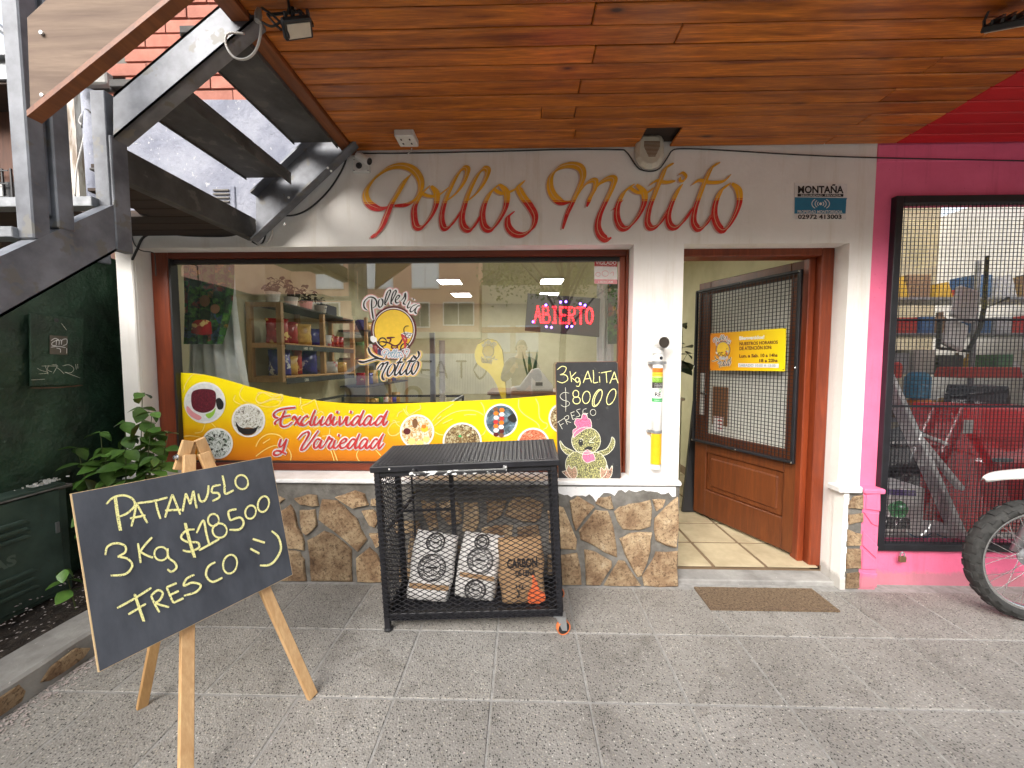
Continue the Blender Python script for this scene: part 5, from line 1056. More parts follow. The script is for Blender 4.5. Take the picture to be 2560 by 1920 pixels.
for p in ([(545,368),(556,450),(570,528)], [(877,492),(898,575),(922,656)], [(636,830),(656,890),(680,960)]): g.stroke([(x+4, y+1) for x, y in p], 7, EBc, en, off=.004, taper=.75)
g.build('chalk_writing', M['chalk_y'], KB)
# ------------------------------------------------------------------ charcoal cage on wheels
fl_, fr_ = G(962, 1580), G(1405, 1590); yaw = atan2(fr_.y-fl_.y, fr_.x-fl_.x)*.6; cw = .905; ch = .855; cdp = .318
KX = Matrix.Translation(fl_) @ Matrix.Rotation(yaw, 4, 'Z') @ Matrix.Rotation(radians(2.2), 4, 'Y').inverted() 
KX = Matrix.Translation(fl_+Vector((0, .0, 0))) @ Matrix.Rotation(yaw, 4, 'Z') @ Matrix.Rotation(radians(-2.8), 4, 'Y')
CG = thing('charcoal_cage', 'black expanded metal cage trolley with a lid and orange castors', 'cage', tuple(fl_))
def kb_(): return MB(KX)
z0c = .065; tb = .028
LXF = Matrix.Translation((0, 0, ch-.03)) @ Matrix.Rotation(radians(5.5), 4, 'X') @ Matrix.Translation((0, 0, -(ch-.03)))
def lb_(): return MB(KX @ LXF)
def bar(a, b, w_=tb, nm='frame_bar', par=CG, mat='black'):
    g = kb_(); g.box(min(a[0], b[0]), max(a[0], b[0]), min(a[1], b[1]), max(a[1], b[1]), min(a[2], b[2]), max(a[2], b[2])); return g.build(nm, M[mat], par, bevel=.002)
for x in (0, cw-tb):
    for y in (0, cdp-tb): bar((x, y, .0 if x == 0 else z0c), (x+tb, y+tb, ch-.031+(.022 if y else 0)), nm='corner_post')
for y in (.002, cdp-tb+.002):
    bar((tb, y, z0c), (cw-tb, y+tb-.004, z0c+tb)); bar((tb, y, ch-.03-tb), (cw-tb, y+tb-.004, ch-.032))
for x in (.002, cw-tb+.002):
    bar((x, tb, z0c), (x+tb-.004, cdp-tb, z0c+tb)); bar((x, tb, ch-.03-tb), (x+tb-.004, cdp-tb, ch-.032))
bar((.31, cdp-tb+.004, z0c+tb), (.335, cdp-.006, ch-.06)); bar((.09, cdp-tb+.004, z0c+tb), (.10, cdp-.012, ch-.06)); bar((tb, cdp-.02, .50), (.31, cdp-.012, .515))
g = kb_(); g.beam((.12, cdp-.012, .62), (tb, .05, .50), .012, .012); g.build('brace', M['black'], CG)
def expanded(o, u, v, W_, H_, nu, nv, nrm, th=.0018, wdt=.0052, name='mesh_panel', par=CG, xf=None):
    """expanded metal: zigzag strands, each strand a flat folded strip"""
    g = (xf or kb_)(); o, u, v, nrm = Vector(o), Vector(u), Vector(v), Vector(nrm); du, dv = W_/nu, H_/nv
    for r in range(nv+1):
        for s in (1, -1):
            if (r == 0 and s < 0) or (r == nv and s > 0): continue
            vs = []; fs = []
            for c in range(nu*2+1):
                zz = (r*dv)+(s*dv*.5 if c % 2 else 0); zz = max(0, min(H_, zz)); xx = c*du/2
                vs += [o+u*xx+v*(zz-wdt/2)+nrm*th*(1+s*.4), o+u*xx+v*(zz+wdt/2)+nrm*(th*(1-s*.4)+.0012), o+u*xx+v*(zz)-nrm*th]
            for c in range(nu*2):
                a, b = 3*c, 3*c+3; fs += [(a, b, b+1, a+1), (a+1, b+1, b+2, a+2), (a+2, b+2, b, a)]
            g.add(vs, fs)
    return g.build(name, M['blackmesh'], par)
expanded((.006, -.003, z0c-.004), (1, 0, 0), (0, 0, 1), cw-.012, ch-.05-z0c, 19, 30, (0, -1, 0))
expanded((-.002, .006, z0c+.01), (0, 1, 0), (0, 0, 1), cdp-.012, ch-.06-z0c, 7, 30, (-1, 0, 0))
expanded((cw+.002, .006, z0c+.01), (0, 1, 0), (0, 0, 1), cdp-.012, ch-.06-z0c, 7, 30, (1, 0, 0))
g = lb_(); lz = ch-.03
for a0, a1, b0, b1 in ((-.014, cw+.014, -.014, .012), (-.014, cw+.014, cdp-.012, cdp+.014), (-.014, .012, .012, cdp-.012), (cw-.012, cw+.014, .012, cdp-.012)): g.box(a0, a1, b0, b1, lz, lz+.030)
lid = g.build('lid', M['black'], CG, bevel=.003)
expanded((.0, .0, lz+.031), (1, 0, 0), (0, 1, 0), cw, cdp, 42, 26, (0, 0, 1), name='lid_mesh', par=lid, xf=lb_, th=.001, wdt=.004)
g = lb_(); g.box(.012, cw-.012, .012, cdp-.012, lz+.02, lz+.024); g.build('lid_sheet', M['black'], lid)
M['worn_black'] = mk('worn_black_enamel', (.02, .02, .022), (.012, .012, .013), 10, .45, spots=(.75, .75, .74), spot_scale=22, spot_at=.54, stretch=(1, 1, 2))
g = lb_(); hx0_, hx1_ = .20, .665; hz = lz+.002
g.box(hx0_, hx0_+.02, -.055, -.0145, hz, hz+.012); g.box(hx1_-.02, hx1_, -.055, -.0145, hz, hz+.012); g.box(hx0_, hx1_, -.075, -.0552, hz-.004, hz+.014)
hd = g.build('lid_handle', M['worn_black'], lid, bevel=.002)
g = lb_(); g.lathe([(0, -.003), (.004, -.002), (.005, 0)], (.085, -.0145, lz+.017), (0, 1, 0), 8); g.build('rivet', M['white'], lid)
g = kb_(); g.box(.0, cw, .0, cdp, z0c-.008, z0c-.0045); g.build('base_sheet', M['black'], CG)
g = kb_(); g.box(.0, tb, .0, tb, -.002, .0); g.lathe([(.0, -.008), (.022, -.006), (.022, .004), (.014, .01), (.0, .01)], (tb/2, tb/2, .008), (0, 0, 1), 12); g.build('foot', M['blackpl'], CG)
M['orange_wheel'] = plain('orange_castor_rubber', (.62, .17, .05), .5)
for k, yy_ in enumerate((tb/2+.0, cdp-tb/2-.01)):
    cx = cw-tb/2-.012+.02; wc = KX @ Vector((cx+.008, yy_, .036)); wc.z = .036
    g = MB(); ax = Vector((.35, -1, 0)).normalized(); g.lathe([(.030, -.011), (.034, -.013), (.036, -.009), (.036, .009), (.034, .013), (.030, .011)], wc, ax, 24); g.build('castor_wheel', M['orange_wheel'], CG, smooth_=False)
    g = MB(); g.lathe([(0, -.010), (.016, -.010), (.030, -.0095), (.030, .0095), (.016, .010), (0, .010)], wc, ax, 20); g.build('castor_hub', M['blackpl'], CG)
    g = MB(); tpv = Vector((KX @ Vector((cx-.012, yy_, z0c-.006))).to_tuple())
    for s in (-1, 1): g.prism([wc+ax*s*.016+Vector((-.012, 0, -.008)), wc+ax*s*.016+Vector((.012, 0, -.008)), Vector((wc.x+.006, wc.y, tpv.z))+ax*s*.016, Vector((wc.x-.045, wc.y, tpv.z))+ax*s*.016], ax*.0025)
    g.box(wc.x-.05, wc.x+.012, wc.y-.024, wc.y+.024, tpv.z-.003, tpv.z); g.build('castor_fork', M['zinc'], CG)
# charcoal bags
from mathutils.noise import noise as nz3
M['kraft'] = mk('kraft_paper', (.40, .25, .13), (.30, .18, .09), 9, .8, bs=.4, bscale=22, bd=.01)
M['kraft_w'] = mk('white_bag_paper', (.70, .68, .66), (.54, .52, .5), 9, .7, bs=.5, bscale=18, bd=.012)
def ringtext(g, body, mp, r, size, a0, a1):
    n = len(body)
    for i, ch_ in enumerate(body):
        if ch_ == ' ': continue
        a = radians(a0+(a1-a0)*i/(n-1)); g0 = MB(); g0.text(ch_, lambda x, y: Vector((x, y, 0)), size, .9, .0006, 'CENTER')
        g.add([mp(cos(a)*(r+v.y)+sin(a)*v.x, sin(a)*(r+v.y)-cos(a)*v.x) for v in g0.v], g0.f)
def bag(name, label, c, w_, h_, d_, lean, yw, mat, deco, group='charcoal bags in the cage', roll=0):
    sd_ = random.uniform(0, 50)
    def wob(x, y, z): return nz3(Vector((x*9+sd_, y*9, z*9)))*.016+nz3(Vector((x*28, y*28+sd_, z*28)))*.005
    X_ = Matrix.Translation(c) @ Matrix.Rotation(yw, 4, 'Z') @ Matrix.Rotation(roll, 4, 'Y') @ Matrix.Rotation(lean, 4, 'X'); t = thing(name, label, 'bag', tuple(c), group)
    g = MB(X_); nl = 16; m_ = 32; vs = []
    for l in range(nl+1):
        u = l/nl; z = u*h_; dd_ = d_*(1-.12*abs(2*u-1)**3)*(1 if u < .86 else 1-.75*(u-.86)/.14); ww_ = w_*(1-.03*(1-u))
        for k in range(m_):
            a = 2*pi*k/m_; ca, sa = cos(a), sin(a); e = .38
            x = math.copysign(abs(ca)**e, ca)*ww_/2; y = math.copysign(abs(sa)**(e+.15), sa)*dd_/2
            q_ = wob(x, y, z); vs.append((x*(1+.05*math.sin(pi*u))+nz3(Vector((y*12, z*12, sd_)))*.008, y+q_*(-1 if y < 0 else 1)*(1.2 if u > .1 else .3), z+(nz3(Vector((x*14, sd_, 0)))*.012 if u > .95 else 0)))
    fs = [(l*m_+k, l*m_+(k+1) % m_, (l+1)*m_+(k+1) % m_, (l+1)*m_+k) for l in range(nl) for k in range(m_)]+[tuple(range(m_-1, -1, -1)), tuple(range(nl*m_, (nl+1)*m_))]
    g.add(vs, fs); g.build('bag_body', M[mat], t, smooth_=True)
    def mp(x, z):
        u = max(0, min(1, z/h_)); dd_ = d_*(1-.12*abs(2*u-1)**3)*(1 if u < .86 else 1-.75*(u-.86)/.14); y = -dd_/2*(1-.06*(abs(x)/(w_/2))**3); return X_ @ Vector((x, y-max(0, wob(x, y, z)*1.2)-(.0 if wob(x, y, z) > 0 else wob(x, y, z)*1.0)-.0045, z))
    nr = (X_.to_3x3() @ Vector((0, -1, 0))); deco(t, mp, nr, w_, h_); return t
def seal(t, mp, nr, cx, cz, r):
    g = MB()
    for rr, wd in ((r, .0055), (r*.91, .0028), (r*.62, .0045)): g.stroke(ell(cx, cz, rr, rr*.92, n=24), wd, mp, nr, off=.0028, taper=1, sub=2)
    g.build('seal_ring', M['print_k'], t)
    g = MB(); ringtext(g, 'CARBON Y LEÑA', lambda x, y: mp(cx+x, cz+y*.92)+nr*.0038, r*.67, r*.27, 215, -35); ringtext(g, 'QUEBRACHO', lambda x, y: mp(cx+x, cz+y*.92)+nr*.0012, -r*.92, r*.26, 60, 120) if False else None
    g.build('seal_lettering', M['print_k'], t)
    g = MB()
    for k in range(16):
        a = k*pi/8; g.face([mp(cx+cos(a)*r*.08, cz+sin(a)*r*.08)+nr*.0042, mp(cx+cos(a+.06)*r*.46, cz+sin(a+.06)*r*.42)+nr*.0042, mp(cx+cos(a+.15)*r*.40, cz+sin(a+.15)*r*.36)+nr*.0042])
    g.face([mp(cx-r*.42, cz-.06*r)+nr*.0048, mp(cx+r*.42, cz-.06*r)+nr*.0048, mp(cx+r*.36, cz+.06*r)+nr*.0048, mp(cx-r*.36, cz+.06*r)+nr*.0048]); g.build('seal_figure', M['print_k'], t)
def panel(t, mp, nr, x0, x1, z0, z1, mat, off=.0042):
    g = MB(); g.face([mp(x0, z0)+nr*off, mp(x1, z0)+nr*off, mp(x1, z1)+nr*off, mp(x0, z1)+nr*off]); g.build('printed_panel', M[mat], t)
def decoA(t, mp, nr, w_, h_): panel(t, mp, nr, -w_*.42, w_*.42, .02, h_*.16, 'kraft_w'); panel(t, mp, nr, -w_*.45, w_*.45, h_*.16, h_*.24, 'kraft'); seal(t, mp, nr, 0, h_*.48, .074); seal(t, mp, nr, 0, h_*.86, .05)
def decoB(t, mp, nr, w_, h_): panel(t, mp, nr, -w_*.42, w_*.42, h_*.30, h_*.37, 'kraft'); seal(t, mp, nr, 0.005, h_*.58, .070); seal(t, mp, nr, 0, h_*.13, .055); seal(t, mp, nr, 0, h_*.86, .04)
def decoC(t, mp, nr, w_, h_):
    def LX(body, x0, z, x1, h, mat='print_k'):
        g0 = MB(); g0.text(body, lambda x, y: Vector((x, y, 0)), 1, 1, .035); xa, xb = min(v.x for v in g0.v), max(v.x for v in g0.v); g = MB(); g.v = [mp(x0+(x1-x0)*(v.x-xa)/(xb-xa), z+v.y/.7*h)+nr*.001 for v in g0.v]; g.f = g0.f; g.mi = g0.mi; g.build('lettering', M[mat], t)
    LX('CARBON', -w_*.32, h_*.58, w_*.36, .045); LX('DE LEÑA', -w_*.14, h_*.44, w_*.3, .027); LX('3 Kg', -w_*.16, h_*.25, w_*.02, .02)
    g = MB(); g.stroke([(-.03, .075), (-.02, .05), (-.03, .03)], .008, mp, nr, off=.001); g.build('small_mark', M['print_k'], t)
    M['flame'] = plain('orange_flame_print', (.80, .16, .05), .6)
    g = MB(); g.blob([(.03, .0), (.028, .05), (.05, .09), (.055, .14), (.075, .11), (.09, .06), (w_*.47, .05), (w_*.47, .0)], mp, nr, off=.0012); g.build('flame_print', M['flame'], t)
fz = z0c+.0
def KP(x, y, z): return KX @ Vector((x, y, z))
bag('charcoal_bag', 'white charcoal bag with a round black seal at the left of the cage', KP(.185, .17, fz), .235, .34, .12, radians(-20), yaw+radians(4), 'kraft_w', decoA, roll=radians(7))
bag('charcoal_bag', 'white charcoal bag with a brown strip in the middle of the cage', KP(.445, .17, fz), .225, .33, .12, radians(-22), yaw-radians(3), 'kraft_w', decoB, roll=radians(6))
bag('charcoal_bag', 'brown kraft charcoal bag with an orange flame in the cage', KP(.705, .15, fz-.002), .235, .315, .13, radians(-9), yaw+radians(3), 'kraft', decoC, roll=radians(-3))
# ------------------------------------------------------------------ opening hours sign on the door mesh
def DP_(x, z): return DXF @ Vector((x, ys(yy+.016), z))
dn = DXF.to_3x3() @ Vector((0, SGN, 0)); dp0 = DP_(.4, 1.3)
def DS(px, py): return onplane(px, py, dp0, dn)
t = thing('hours_sign', 'orange to yellow opening hours sign wired to the open door', 'sign', tuple(DS(1870, 926)))
qs = [DS(1776, 834), DS(1965, 820), DS(1962, 928), DS(1775, 926)]
M['sign_grad'] = m_signx('hours_sign_print', qs[0].x, qs[1].x, (.68, .22, .008), (.86, .66, .006))
g = MB(); g.prism(qs, -dn*.003); g.build('plate', M['sign_grad'], t)
def DL(px, py): return DS(px, py)+dn*.0012
def DC(x, y): return (1760+x/10.055, 800+y/10.055)
def dline(body, x0, y0, x1, y1, h, mat, bold=.02):
    a = DC(x0, y0); b = DC(x1, y1); line(body, a[0], a[1], b[0], h/10.055, DL, mat, 'lettering', t, bold, b[1])
dline('Bienvenidos!', 890, 500, 1520, 468, 85, 'print_w', .045); dline('NUESTROS HORARIOS', 895, 637, 1858, 595, 78, 'print_dr', .03); dline('DE ATENCIÓN SON:', 895, 757, 1705, 725, 82, 'print_dr', .03)
dline('Lun. a Sab. 10 a 14hs', 890, 943, 1850, 920, 78, 'print_dr', .035); dline('18 a 22hs', 1395, 1060, 1850, 1055, 78, 'print_dr', .035)
g = MB(); g.face([DL(*DC(*p)) for p in ((865, 1085), (1885, 1100), (1880, 1205), (860, 1185))]); g.build('paper_strip', M['print_w'], t)
M['ink'] = plain('blue_grey_ink', (.15, .18, .24), .6)
def DL2(px, py): return DS(px, py)+dn*.0020
g0 = t; a = DC(890, 1170); b = DC(1800, 1178); line('SABADO 10:00 A 13:30', a[0], a[1], b[0], 6.2, DL2, 'ink', 'handwriting', t, 0, b[1])
emblem(t, lambda x, y: DL(*DC(150+(x-0)*.50, 380+(y-160)*.57)), dn, True, .35)
for p in ((180, 370), (2040, 205), (170, 1235), (1995, 1250)):
    q = DL(*DC(*p)); g = MB(); g.disc(q+dn*.001, .004, tuple(dn), 10); g.build('tie', M['blackpl'], t)
# ------------------------------------------------------------------ inside the poultry shop
LS = thing('ceiling_light', 'square white led panel nearest the window on the left', 'ceiling light', (-1, 5.9, 2.6), 'led panels in the shop ceiling')
pos_l = [((-1.10, 5.95), 'bright white led ceiling panel seen left of the open sign, nearer one'), ((.46, 5.95), 'bright white led ceiling panel just above the open sign, nearer one'), ((-1.10, 7.1), 'far led ceiling panel on the left, smaller in view'), ((.50, 7.1), 'far led ceiling panel behind the top of the open sign'), ((-.3, 3.6), 'unseen led ceiling panel close to the window, above the view')]  # the last panel, near the window, is unseen
fm = MB(); fm.box(-.18, .18, -.18, .18, -.012, .012); dm = MB(); dm.box(-.16, .16, -.16, .16, -.016, -.0125)
for i, ((x, y), lab) in enumerate(pos_l):
    if i == 0: t = LS; t.location = (x, y, 2.605); t['label'] = lab; ORI[t.name] = Vector(t.location)
    else: t = thing('ceiling_light', lab, 'ceiling light', (x, y, 2.605), 'led panels in the shop ceiling')
    for mbx, nm, mt in ((fm, 'light_frame', 'white'), (dm, 'diffuser', 'led')):
        g = MB(Matrix.Translation((x, y, 2.605))); g.add(mbx.v, mbx.f); g.build(nm, M[mt], t)
    ld_ = bpy.data.lights.new('led_light', 'AREA'); ld_.size = .3; ld_.energy = 3.5; ld_.color = (1, .98, .84); lo = bpy.data.objects.new('led_light', ld_); C.objects.link(lo); lo.parent = t; lo.location = (0, 0, -.03)
# shelf unit along the left wall
SH = thing('wall_shelf', 'pine wall shelf with compartments seen through the left of the window', 'shelf', (-2.45, 3.6, 1.17))
sx0, sx1, sy0, sy1, sz0, sz1 = -2.61, -2.27, 3.6, 5.2, 1.175, 1.935
def sb(nm, x0, x1, y0, y1, z0, z1, mt='pine_dk', par=None): g = MB(); g.box(x0, x1, y0, y1, z0, z1); return g.build(nm, M[mt] if isinstance(mt, str) else mt, par or SH, bevel=.003)
for y in (sy0, 4.38, sy1-.04):
    sb('upright', sx1-.05, sx1, y, y+.045, sz0, sz1+.0); sb('upright', sx0, sx0+.05, y, y+.045, sz0, sz1)
for y in (sy0, sy1-.04):
    for z in (sz0, sz0+.33, sz1-.045): sb('cross_rail', sx0+.05, sx1-.05, y, y+.04, z, z+.045)
for z in (sz0+.04, sz0+.36, sz1-.02): sb('shelf_board', sx0, sx1+.004, sy0+.045, sy1-.045, z, z+.018, 'darkwood' if z > sz1-.1 else 'pine_dk')
for z, tx in ((sz0, '1300'), (sz0+.33, '1400  1500')):
    sb('price_strip', sx1+.001, sx1+.006, sy0+.05, sy1-.05, z-.02, z+.035, 'board2')
    g = MB(); g.text(tx, lambda x, y: Vector((sx1+.0075, 3.95+x, z-.008+y)), .04, 1.0, .001); g.build('price', M['chalk_w'], SH)
M['bagplastic_r'] = mk('red_crisp_bag', (.42, .015, .02), (.25, .008, .012), 12, .25, spots=(.75, .55, .2), spot_scale=10, spot_at=.6, bs=.5, bscale=30)
M['bagplastic_b'] = mk('blue_crisp_bag', (.05, .035, .30), (.02, .02, .12), 12, .25, spots=(.6, .6, .6), spot_scale=10, spot_at=.58, bs=.5, bscale=30)
M['bagplastic_y'] = mk('yellow_pasta_bag', (.65, .42, .08), (.4, .2, .04), 20, .3, bs=.5, bscale=30)
M['bagplastic_w'] = mk('pale_snack_bag', (.65, .63, .6), (.4, .4, .42), 14, .3, spots=(.5, .05, .05), spot_scale=9, spot_at=.6, bs=.5, bscale=30)
def snack(c, w_, h_, d_, yw, mt, label, grp, cat='snack bag', nm='snack_bag', ln=0):
    g = MB(Matrix.Translation(c) @ Matrix.Rotation(yw, 4, 'Z') @ Matrix.Rotation(ln, 4, 'X')); nl = 7; m_ = 12; vs = []
    for l in range(nl+1):
        u = l/nl; k2 = max(.08, math.sin(pi*min(1, max(0, .04+u*.93)))**.5)
        for k in range(m_):
            a = 2*pi*k/m_; vs.append((math.copysign(abs(cos(a))**.8, cos(a))*w_/2*(1.0-.06*k2)+random.uniform(-.004, .004), math.copysign(abs(sin(a))**1.3, sin(a))*d_/2*k2+random.uniform(-.004, .004), u*h_+random.uniform(-.004, .004)))
    fs = [(l*m_+k, l*m_+(k+1) % m_, (l+1)*m_+(k+1) % m_, (l+1)*m_+k) for l in range(nl) for k in range(m_)]+[tuple(range(m_-1, -1, -1)), tuple(range(nl*m_, (nl+1)*m_))]
    g.add(vs, fs); o = g.build(nm, M[mt], smooth_=True); tag(o, label, cat, grp); return o
GR = 'snack bags on the pine shelf'
rr = .55
z1_, z2_ = sz0+.06, sz0+.38
for i, (y, w_, h_, mt, lab) in enumerate(((3.74, .2, .24, 'bagplastic_r', 'first red snack bag at the near end of the upper compartment'), (3.90, .2, .22, 'bagplastic_r', 'red and gold snack bag on the upper shelf behind the near upright'), (4.12, .24, .22, 'bagplastic_y', 'golden snack bag lying on the upper shelf, middle'), (4.34, .2, .19, 'bagplastic_b', 'blue foil bag on the upper shelf beyond the gold one'),
    (4.58, .22, .14, 'bagplastic_w', 'pale low packet on the upper shelf left of the red packs'), (4.76, .13, .15, 'bagplastic_r', 'small red pack on the upper shelf, third from the far end'), (4.89, .12, .14, 'bagplastic_r', 'small red pack on the upper shelf, second from the far end'), (5.02, .12, .14, 'bagplastic_r', 'small red pack at the far end of the upper shelf'))):
    snack((-2.40, y, z2_), w_, h_, .13, rr, mt, lab, GR)
for i, (y, w_, h_, mt, lab, ln) in enumerate(((3.76, .2, .26, 'bagplastic_b', 'dark blue foil bag at the near end of the lower shelf', -.15), (3.90, .18, .2, 'bagplastic_y', 'yellow bag beside the dark blue one on the lower shelf', -.2), (4.06, .10, .30, 'bagplastic_r', 'tall narrow red topped noodle pack on the lower shelf', -.1), (4.24, .22, .26, 'bagplastic_b', 'bright violet blue bag in the middle of the lower shelf', -.1), (4.48, .18, .2, 'bagplastic_w', 'white and red packet on the lower shelf', 0), (4.72, .22, .14, 'bagplastic_w', 'pale flat packet on the lower shelf, second from the far end', 0), (4.98, .22, .13, 'bagplastic_y', 'yellowish flat packet at the far end of the lower shelf', 0))):
    snack((-2.40, y, z1_), w_, h_, .12, rr, mt, lab, GR, ln=ln)
LM2 = leafmesh('dark_leaf', .075, .055, 'leaf_dk')
for i, (y, lab, n_) in enumerate(((3.72, 'bushy dark potted plant at the near end on top of the shelf', 7), (4.02, 'tall dark leafy potted plant on top of the shelf', 8), (4.30, 'sparse twiggy potted plant on top of the shelf', 4), (4.62, 'small potted plant with one upright shoot on the shelf top', 2))):
    t = thing('potted_plant', lab, 'plant', (-2.42, y, sz1), 'potted plants on the shelf top')
    g = MB(); g.lathe([(0, 0), (.05, 0), (.068, .10), (.073, .11), (.062, .11), (.05, .08), (0, .08)], (-2.42, y, sz1), n=14); g.build('pot', M[('white', 'print_w', 'print_pk', 'cream')[i]], t)
    plant(t, [((-2.42, y, sz1+.08), (-2.42+random.uniform(-.1, .12), y+random.uniform(-.15, .15), sz1+random.uniform(.16, .30)), (0, 0, 0)) for _ in range(n_)], LM2, .05, .95, mat='leaf_dk')
g = MB(); g.box(-2.6, -2.46, 4.85, 5.1, sz1+.001, sz1+.16); o = tag(g.build('dark_box', M['board2']), 'black carton with pale emblems standing at the far end of the shelf top', 'box')
# second shelf further back and products
ORD = ['first', 'second', 'third', 'fourth', 'fifth', 'sixth', 'seventh', 'eighth', 'ninth', 'tenth', 'eleventh', 'twelfth', 'thirteenth', 'fourteenth', 'fifteenth', 'sixteenth', 'seventeenth', 'eighteenth', 'nineteenth', 'twentieth', 'twenty-first', 'twenty-second', 'twenty-third', 'twenty-fourth']
S2_ = thing('rear_shelf', 'dark rear shelf unit with small bright packages', 'shelf', (-2.4, 5.6, 0))
for z in (.55, 1.0, 1.4, 1.8): g = MB(); g.box(-2.61, -2.2, 5.45, 7.4, z, z+.025); g.build('shelf_board', M['darkwood'], S2_)
for y in (5.45, 6.4, 7.35): g = MB(); g.box(-2.24, -2.2, y, y+.04, .06, 2.0); g.build('upright', M['pine_dk'], S2_)
k = 0
for z in (.575, 1.025, 1.425, 1.825):
    for j in range(8):
        y = 5.62+j*.22; mt = ('bagplastic_r', 'bagplastic_y', 'bagplastic_w', 'bagplastic_b', 'leaf')[(j*3+int(z*10)) % 5]
        o = snack((-2.36, y, z), .16, random.uniform(.14, .26), .1, rr, mt, '%s packet on the %s board of the dark rear shelf, %s from the window' % ({'bagplastic_r': 'red', 'bagplastic_y': 'golden', 'bagplastic_w': 'pale', 'bagplastic_b': 'blue', 'leaf': 'green'}[mt], {.575: 'lowest', 1.025: 'second', 1.425: 'third', 1.825: 'top'}[z], ORD[j]), 'packets on the rear shelf', 'snack packet')
# counter, display case, till, plants
ct = thing('glass_display', 'low glass topped display case inside the window', 'display case', (-1.1, 3.3, .06))
g = MB(); g.box(-1.75, -.55, 3.0, 3.7, .06, .80); g.build('case_body', M['white'], ct, bevel=.01)
g = MB(); 
for x in (-1.75, -.575): 
    for y in (3.0, 3.68): g.box(x, x+.02, y, y+.02, .80, 1.03)
g.box(-1.75, -.555, 3.0, 3.02, 1.03, 1.05); g.box(-1.75, -.555, 3.68, 3.70, 1.03, 1.05); g.box(-1.75, -1.73, 3.02, 3.68, 1.03, 1.05); g.box(-.575, -.555, 3.02, 3.68, 1.03, 1.05); g.build('case_frame', M['blackpl'], ct)
g = MB(); g.add([(-1.73, 3.01, .8), (-.57, 3.01, .8), (-.57, 3.01, 1.03), (-1.73, 3.01, 1.03)], [(0, 1, 2, 3)]); g.build('case_glass', M['glass'], ct)
co = thing('counter', 'cream shop counter with a brown top', 'counter', (.3, 4.6, .06))
g = MB(); g.box(-.35, 1.0, 4.3, 4.9, .06, 1.0); g.build('counter_body', M['cream_wall'], co, bevel=.01); g = MB(); g.box(-.38, 1.03, 4.26, 4.94, 1.0, 1.035); g.build('counter_top', M['print_br'], co, bevel=.005)
sc_ = thing('shop_scale', 'pale wedge shaped shop scale on the counter', 'scale', (.15, 4.4, 1.035))
g = MB(); g.prism([(-.12, 4.35, 1.036), (.36, 4.35, 1.036), (.36, 4.35, 1.10), (.20, 4.35, 1.30), (.12, 4.35, 1.28), (-.02, 4.35, 1.09), (-.12, 4.35, 1.075)], (0, .25, 0)); g.build('scale_body', M['white'], sc_, bevel=.006)
g = MB(); g.box(.16, .24, 4.344, 4.349, 1.10, 1.14); g.build('display', M['blackpl'], sc_)
t = thing('snake_plant', 'upright snake plant with pointed leaves in a pot on the counter', 'plant', (.12, 4.75, 1.035))
g = MB(); g.lathe([(0, 0), (.06, 0), (.08, .13), (.07, .13), (0, .11)], (.12, 4.75, 1.036), n=14); g.build('pot', M['print_br'], t)
for k in range(7):
    a = k*.9; g = MB(); b = Vector((.12+.03*cos(a), 4.75+.03*sin(a), 1.14)); tp_ = b+Vector((.10*cos(a), .08*sin(a), random.uniform(.22, .40))); s = Vector((-sin(a), cos(a), 0))*.02
    g.add([b-s, b+s, (b+tp_)/2+s*1.2, tp_, (b+tp_)/2-s*1.2], [(0, 1, 2, 3, 4)]); g.build('blade', M['leaf'], t)
t = thing('cup_stack', 'tall ribbed stack of white cups hanging inside the window', 'cups', (-.62, 3.05, .9))
g = MB(); pr = []
for k in range(34): z = k*.0175; pr += [(.020, z), (.026, z+.004), (.026, z+.009), (.020, z+.0095)]
g.lathe(pr, (-.625, 3.02, .95), n=12); g.build('cup_stack_body', M['white'], t)
t = thing('reflection_post', 'grey green post standing in for a vertical mirrored in the window', 'reflected_post', (-.75, 3.3, .06))
g = MB(); g.box(-.79, -.75, 3.3, 3.34, .8, 1.62); g.build('post', M['steel'], t)  # stand-in for a greenish vertical of the street reflection
# curtains
def curtain(nm, label, px0, px1, py0, py1, Y, mt, folds, amp=.025, flare=0, cat='curtain', botpts=None):
    g = MB(); nx, nz = folds*8, 14; vs = []
    for j in range(nz+1):
        v = j/nz
        for i in range(nx+1):
            u = i/nx; px = px0+(px1-px0)*u+flare*v*u*v; py = py0+(py1-py0)*v; p_ = P(px, py, Y); p_.y += amp*(.5+.5*v)*sin(u*folds*2*pi+.6*sin(3*v)); vs.append(p_)
    fs = [(j*(nx+1)+i, j*(nx+1)+i+1, (j+1)*(nx+1)+i+1, (j+1)*(nx+1)+i) for j in range(nz) for i in range(nx)]; g.add(vs, fs); return tag(g.build(nm, mt, smooth_=True), label, cat)
M['linen'] = mk('white_linen', (.80, .84, .84), (.66, .70, .70), 12, .95, bs=.2)
mt_, tt_, b_ = nodes('farm_print'); v_ = pos(tt_); vo = N(tt_, 'ShaderNodeTexVoronoi'); vo.inputs['Scale'].default_value = 17; tt_.links.new(v_, vo.inputs['Vector'])
sp = N(tt_, 'ShaderNodeSeparateColor'); tt_.links.new(vo.outputs['Color'], sp.inputs[0])
tt_.links.new(mixc(tt_, ramp(tt_, noise(tt_, v_, 40, 5), [(.42, (0, 0, 0)), (.6, (1, 1, 1))]), ramp(tt_, sp.outputs[0], [(0, (.03, .16, .02)), (.3, (.10, .26, .03)), (.45, (.30, .025, .015)), (.6, (.05, .2, .03)), (.72, (.45, .24, .02)), (.82, (.06, .12, .2)), (.88, (.02, .05, .02))], 'CONSTANT'), (.012, .03, .012)), b_.inputs['Base Color']); b_.inputs['Roughness'].default_value = .8; M['farm'] = mt_
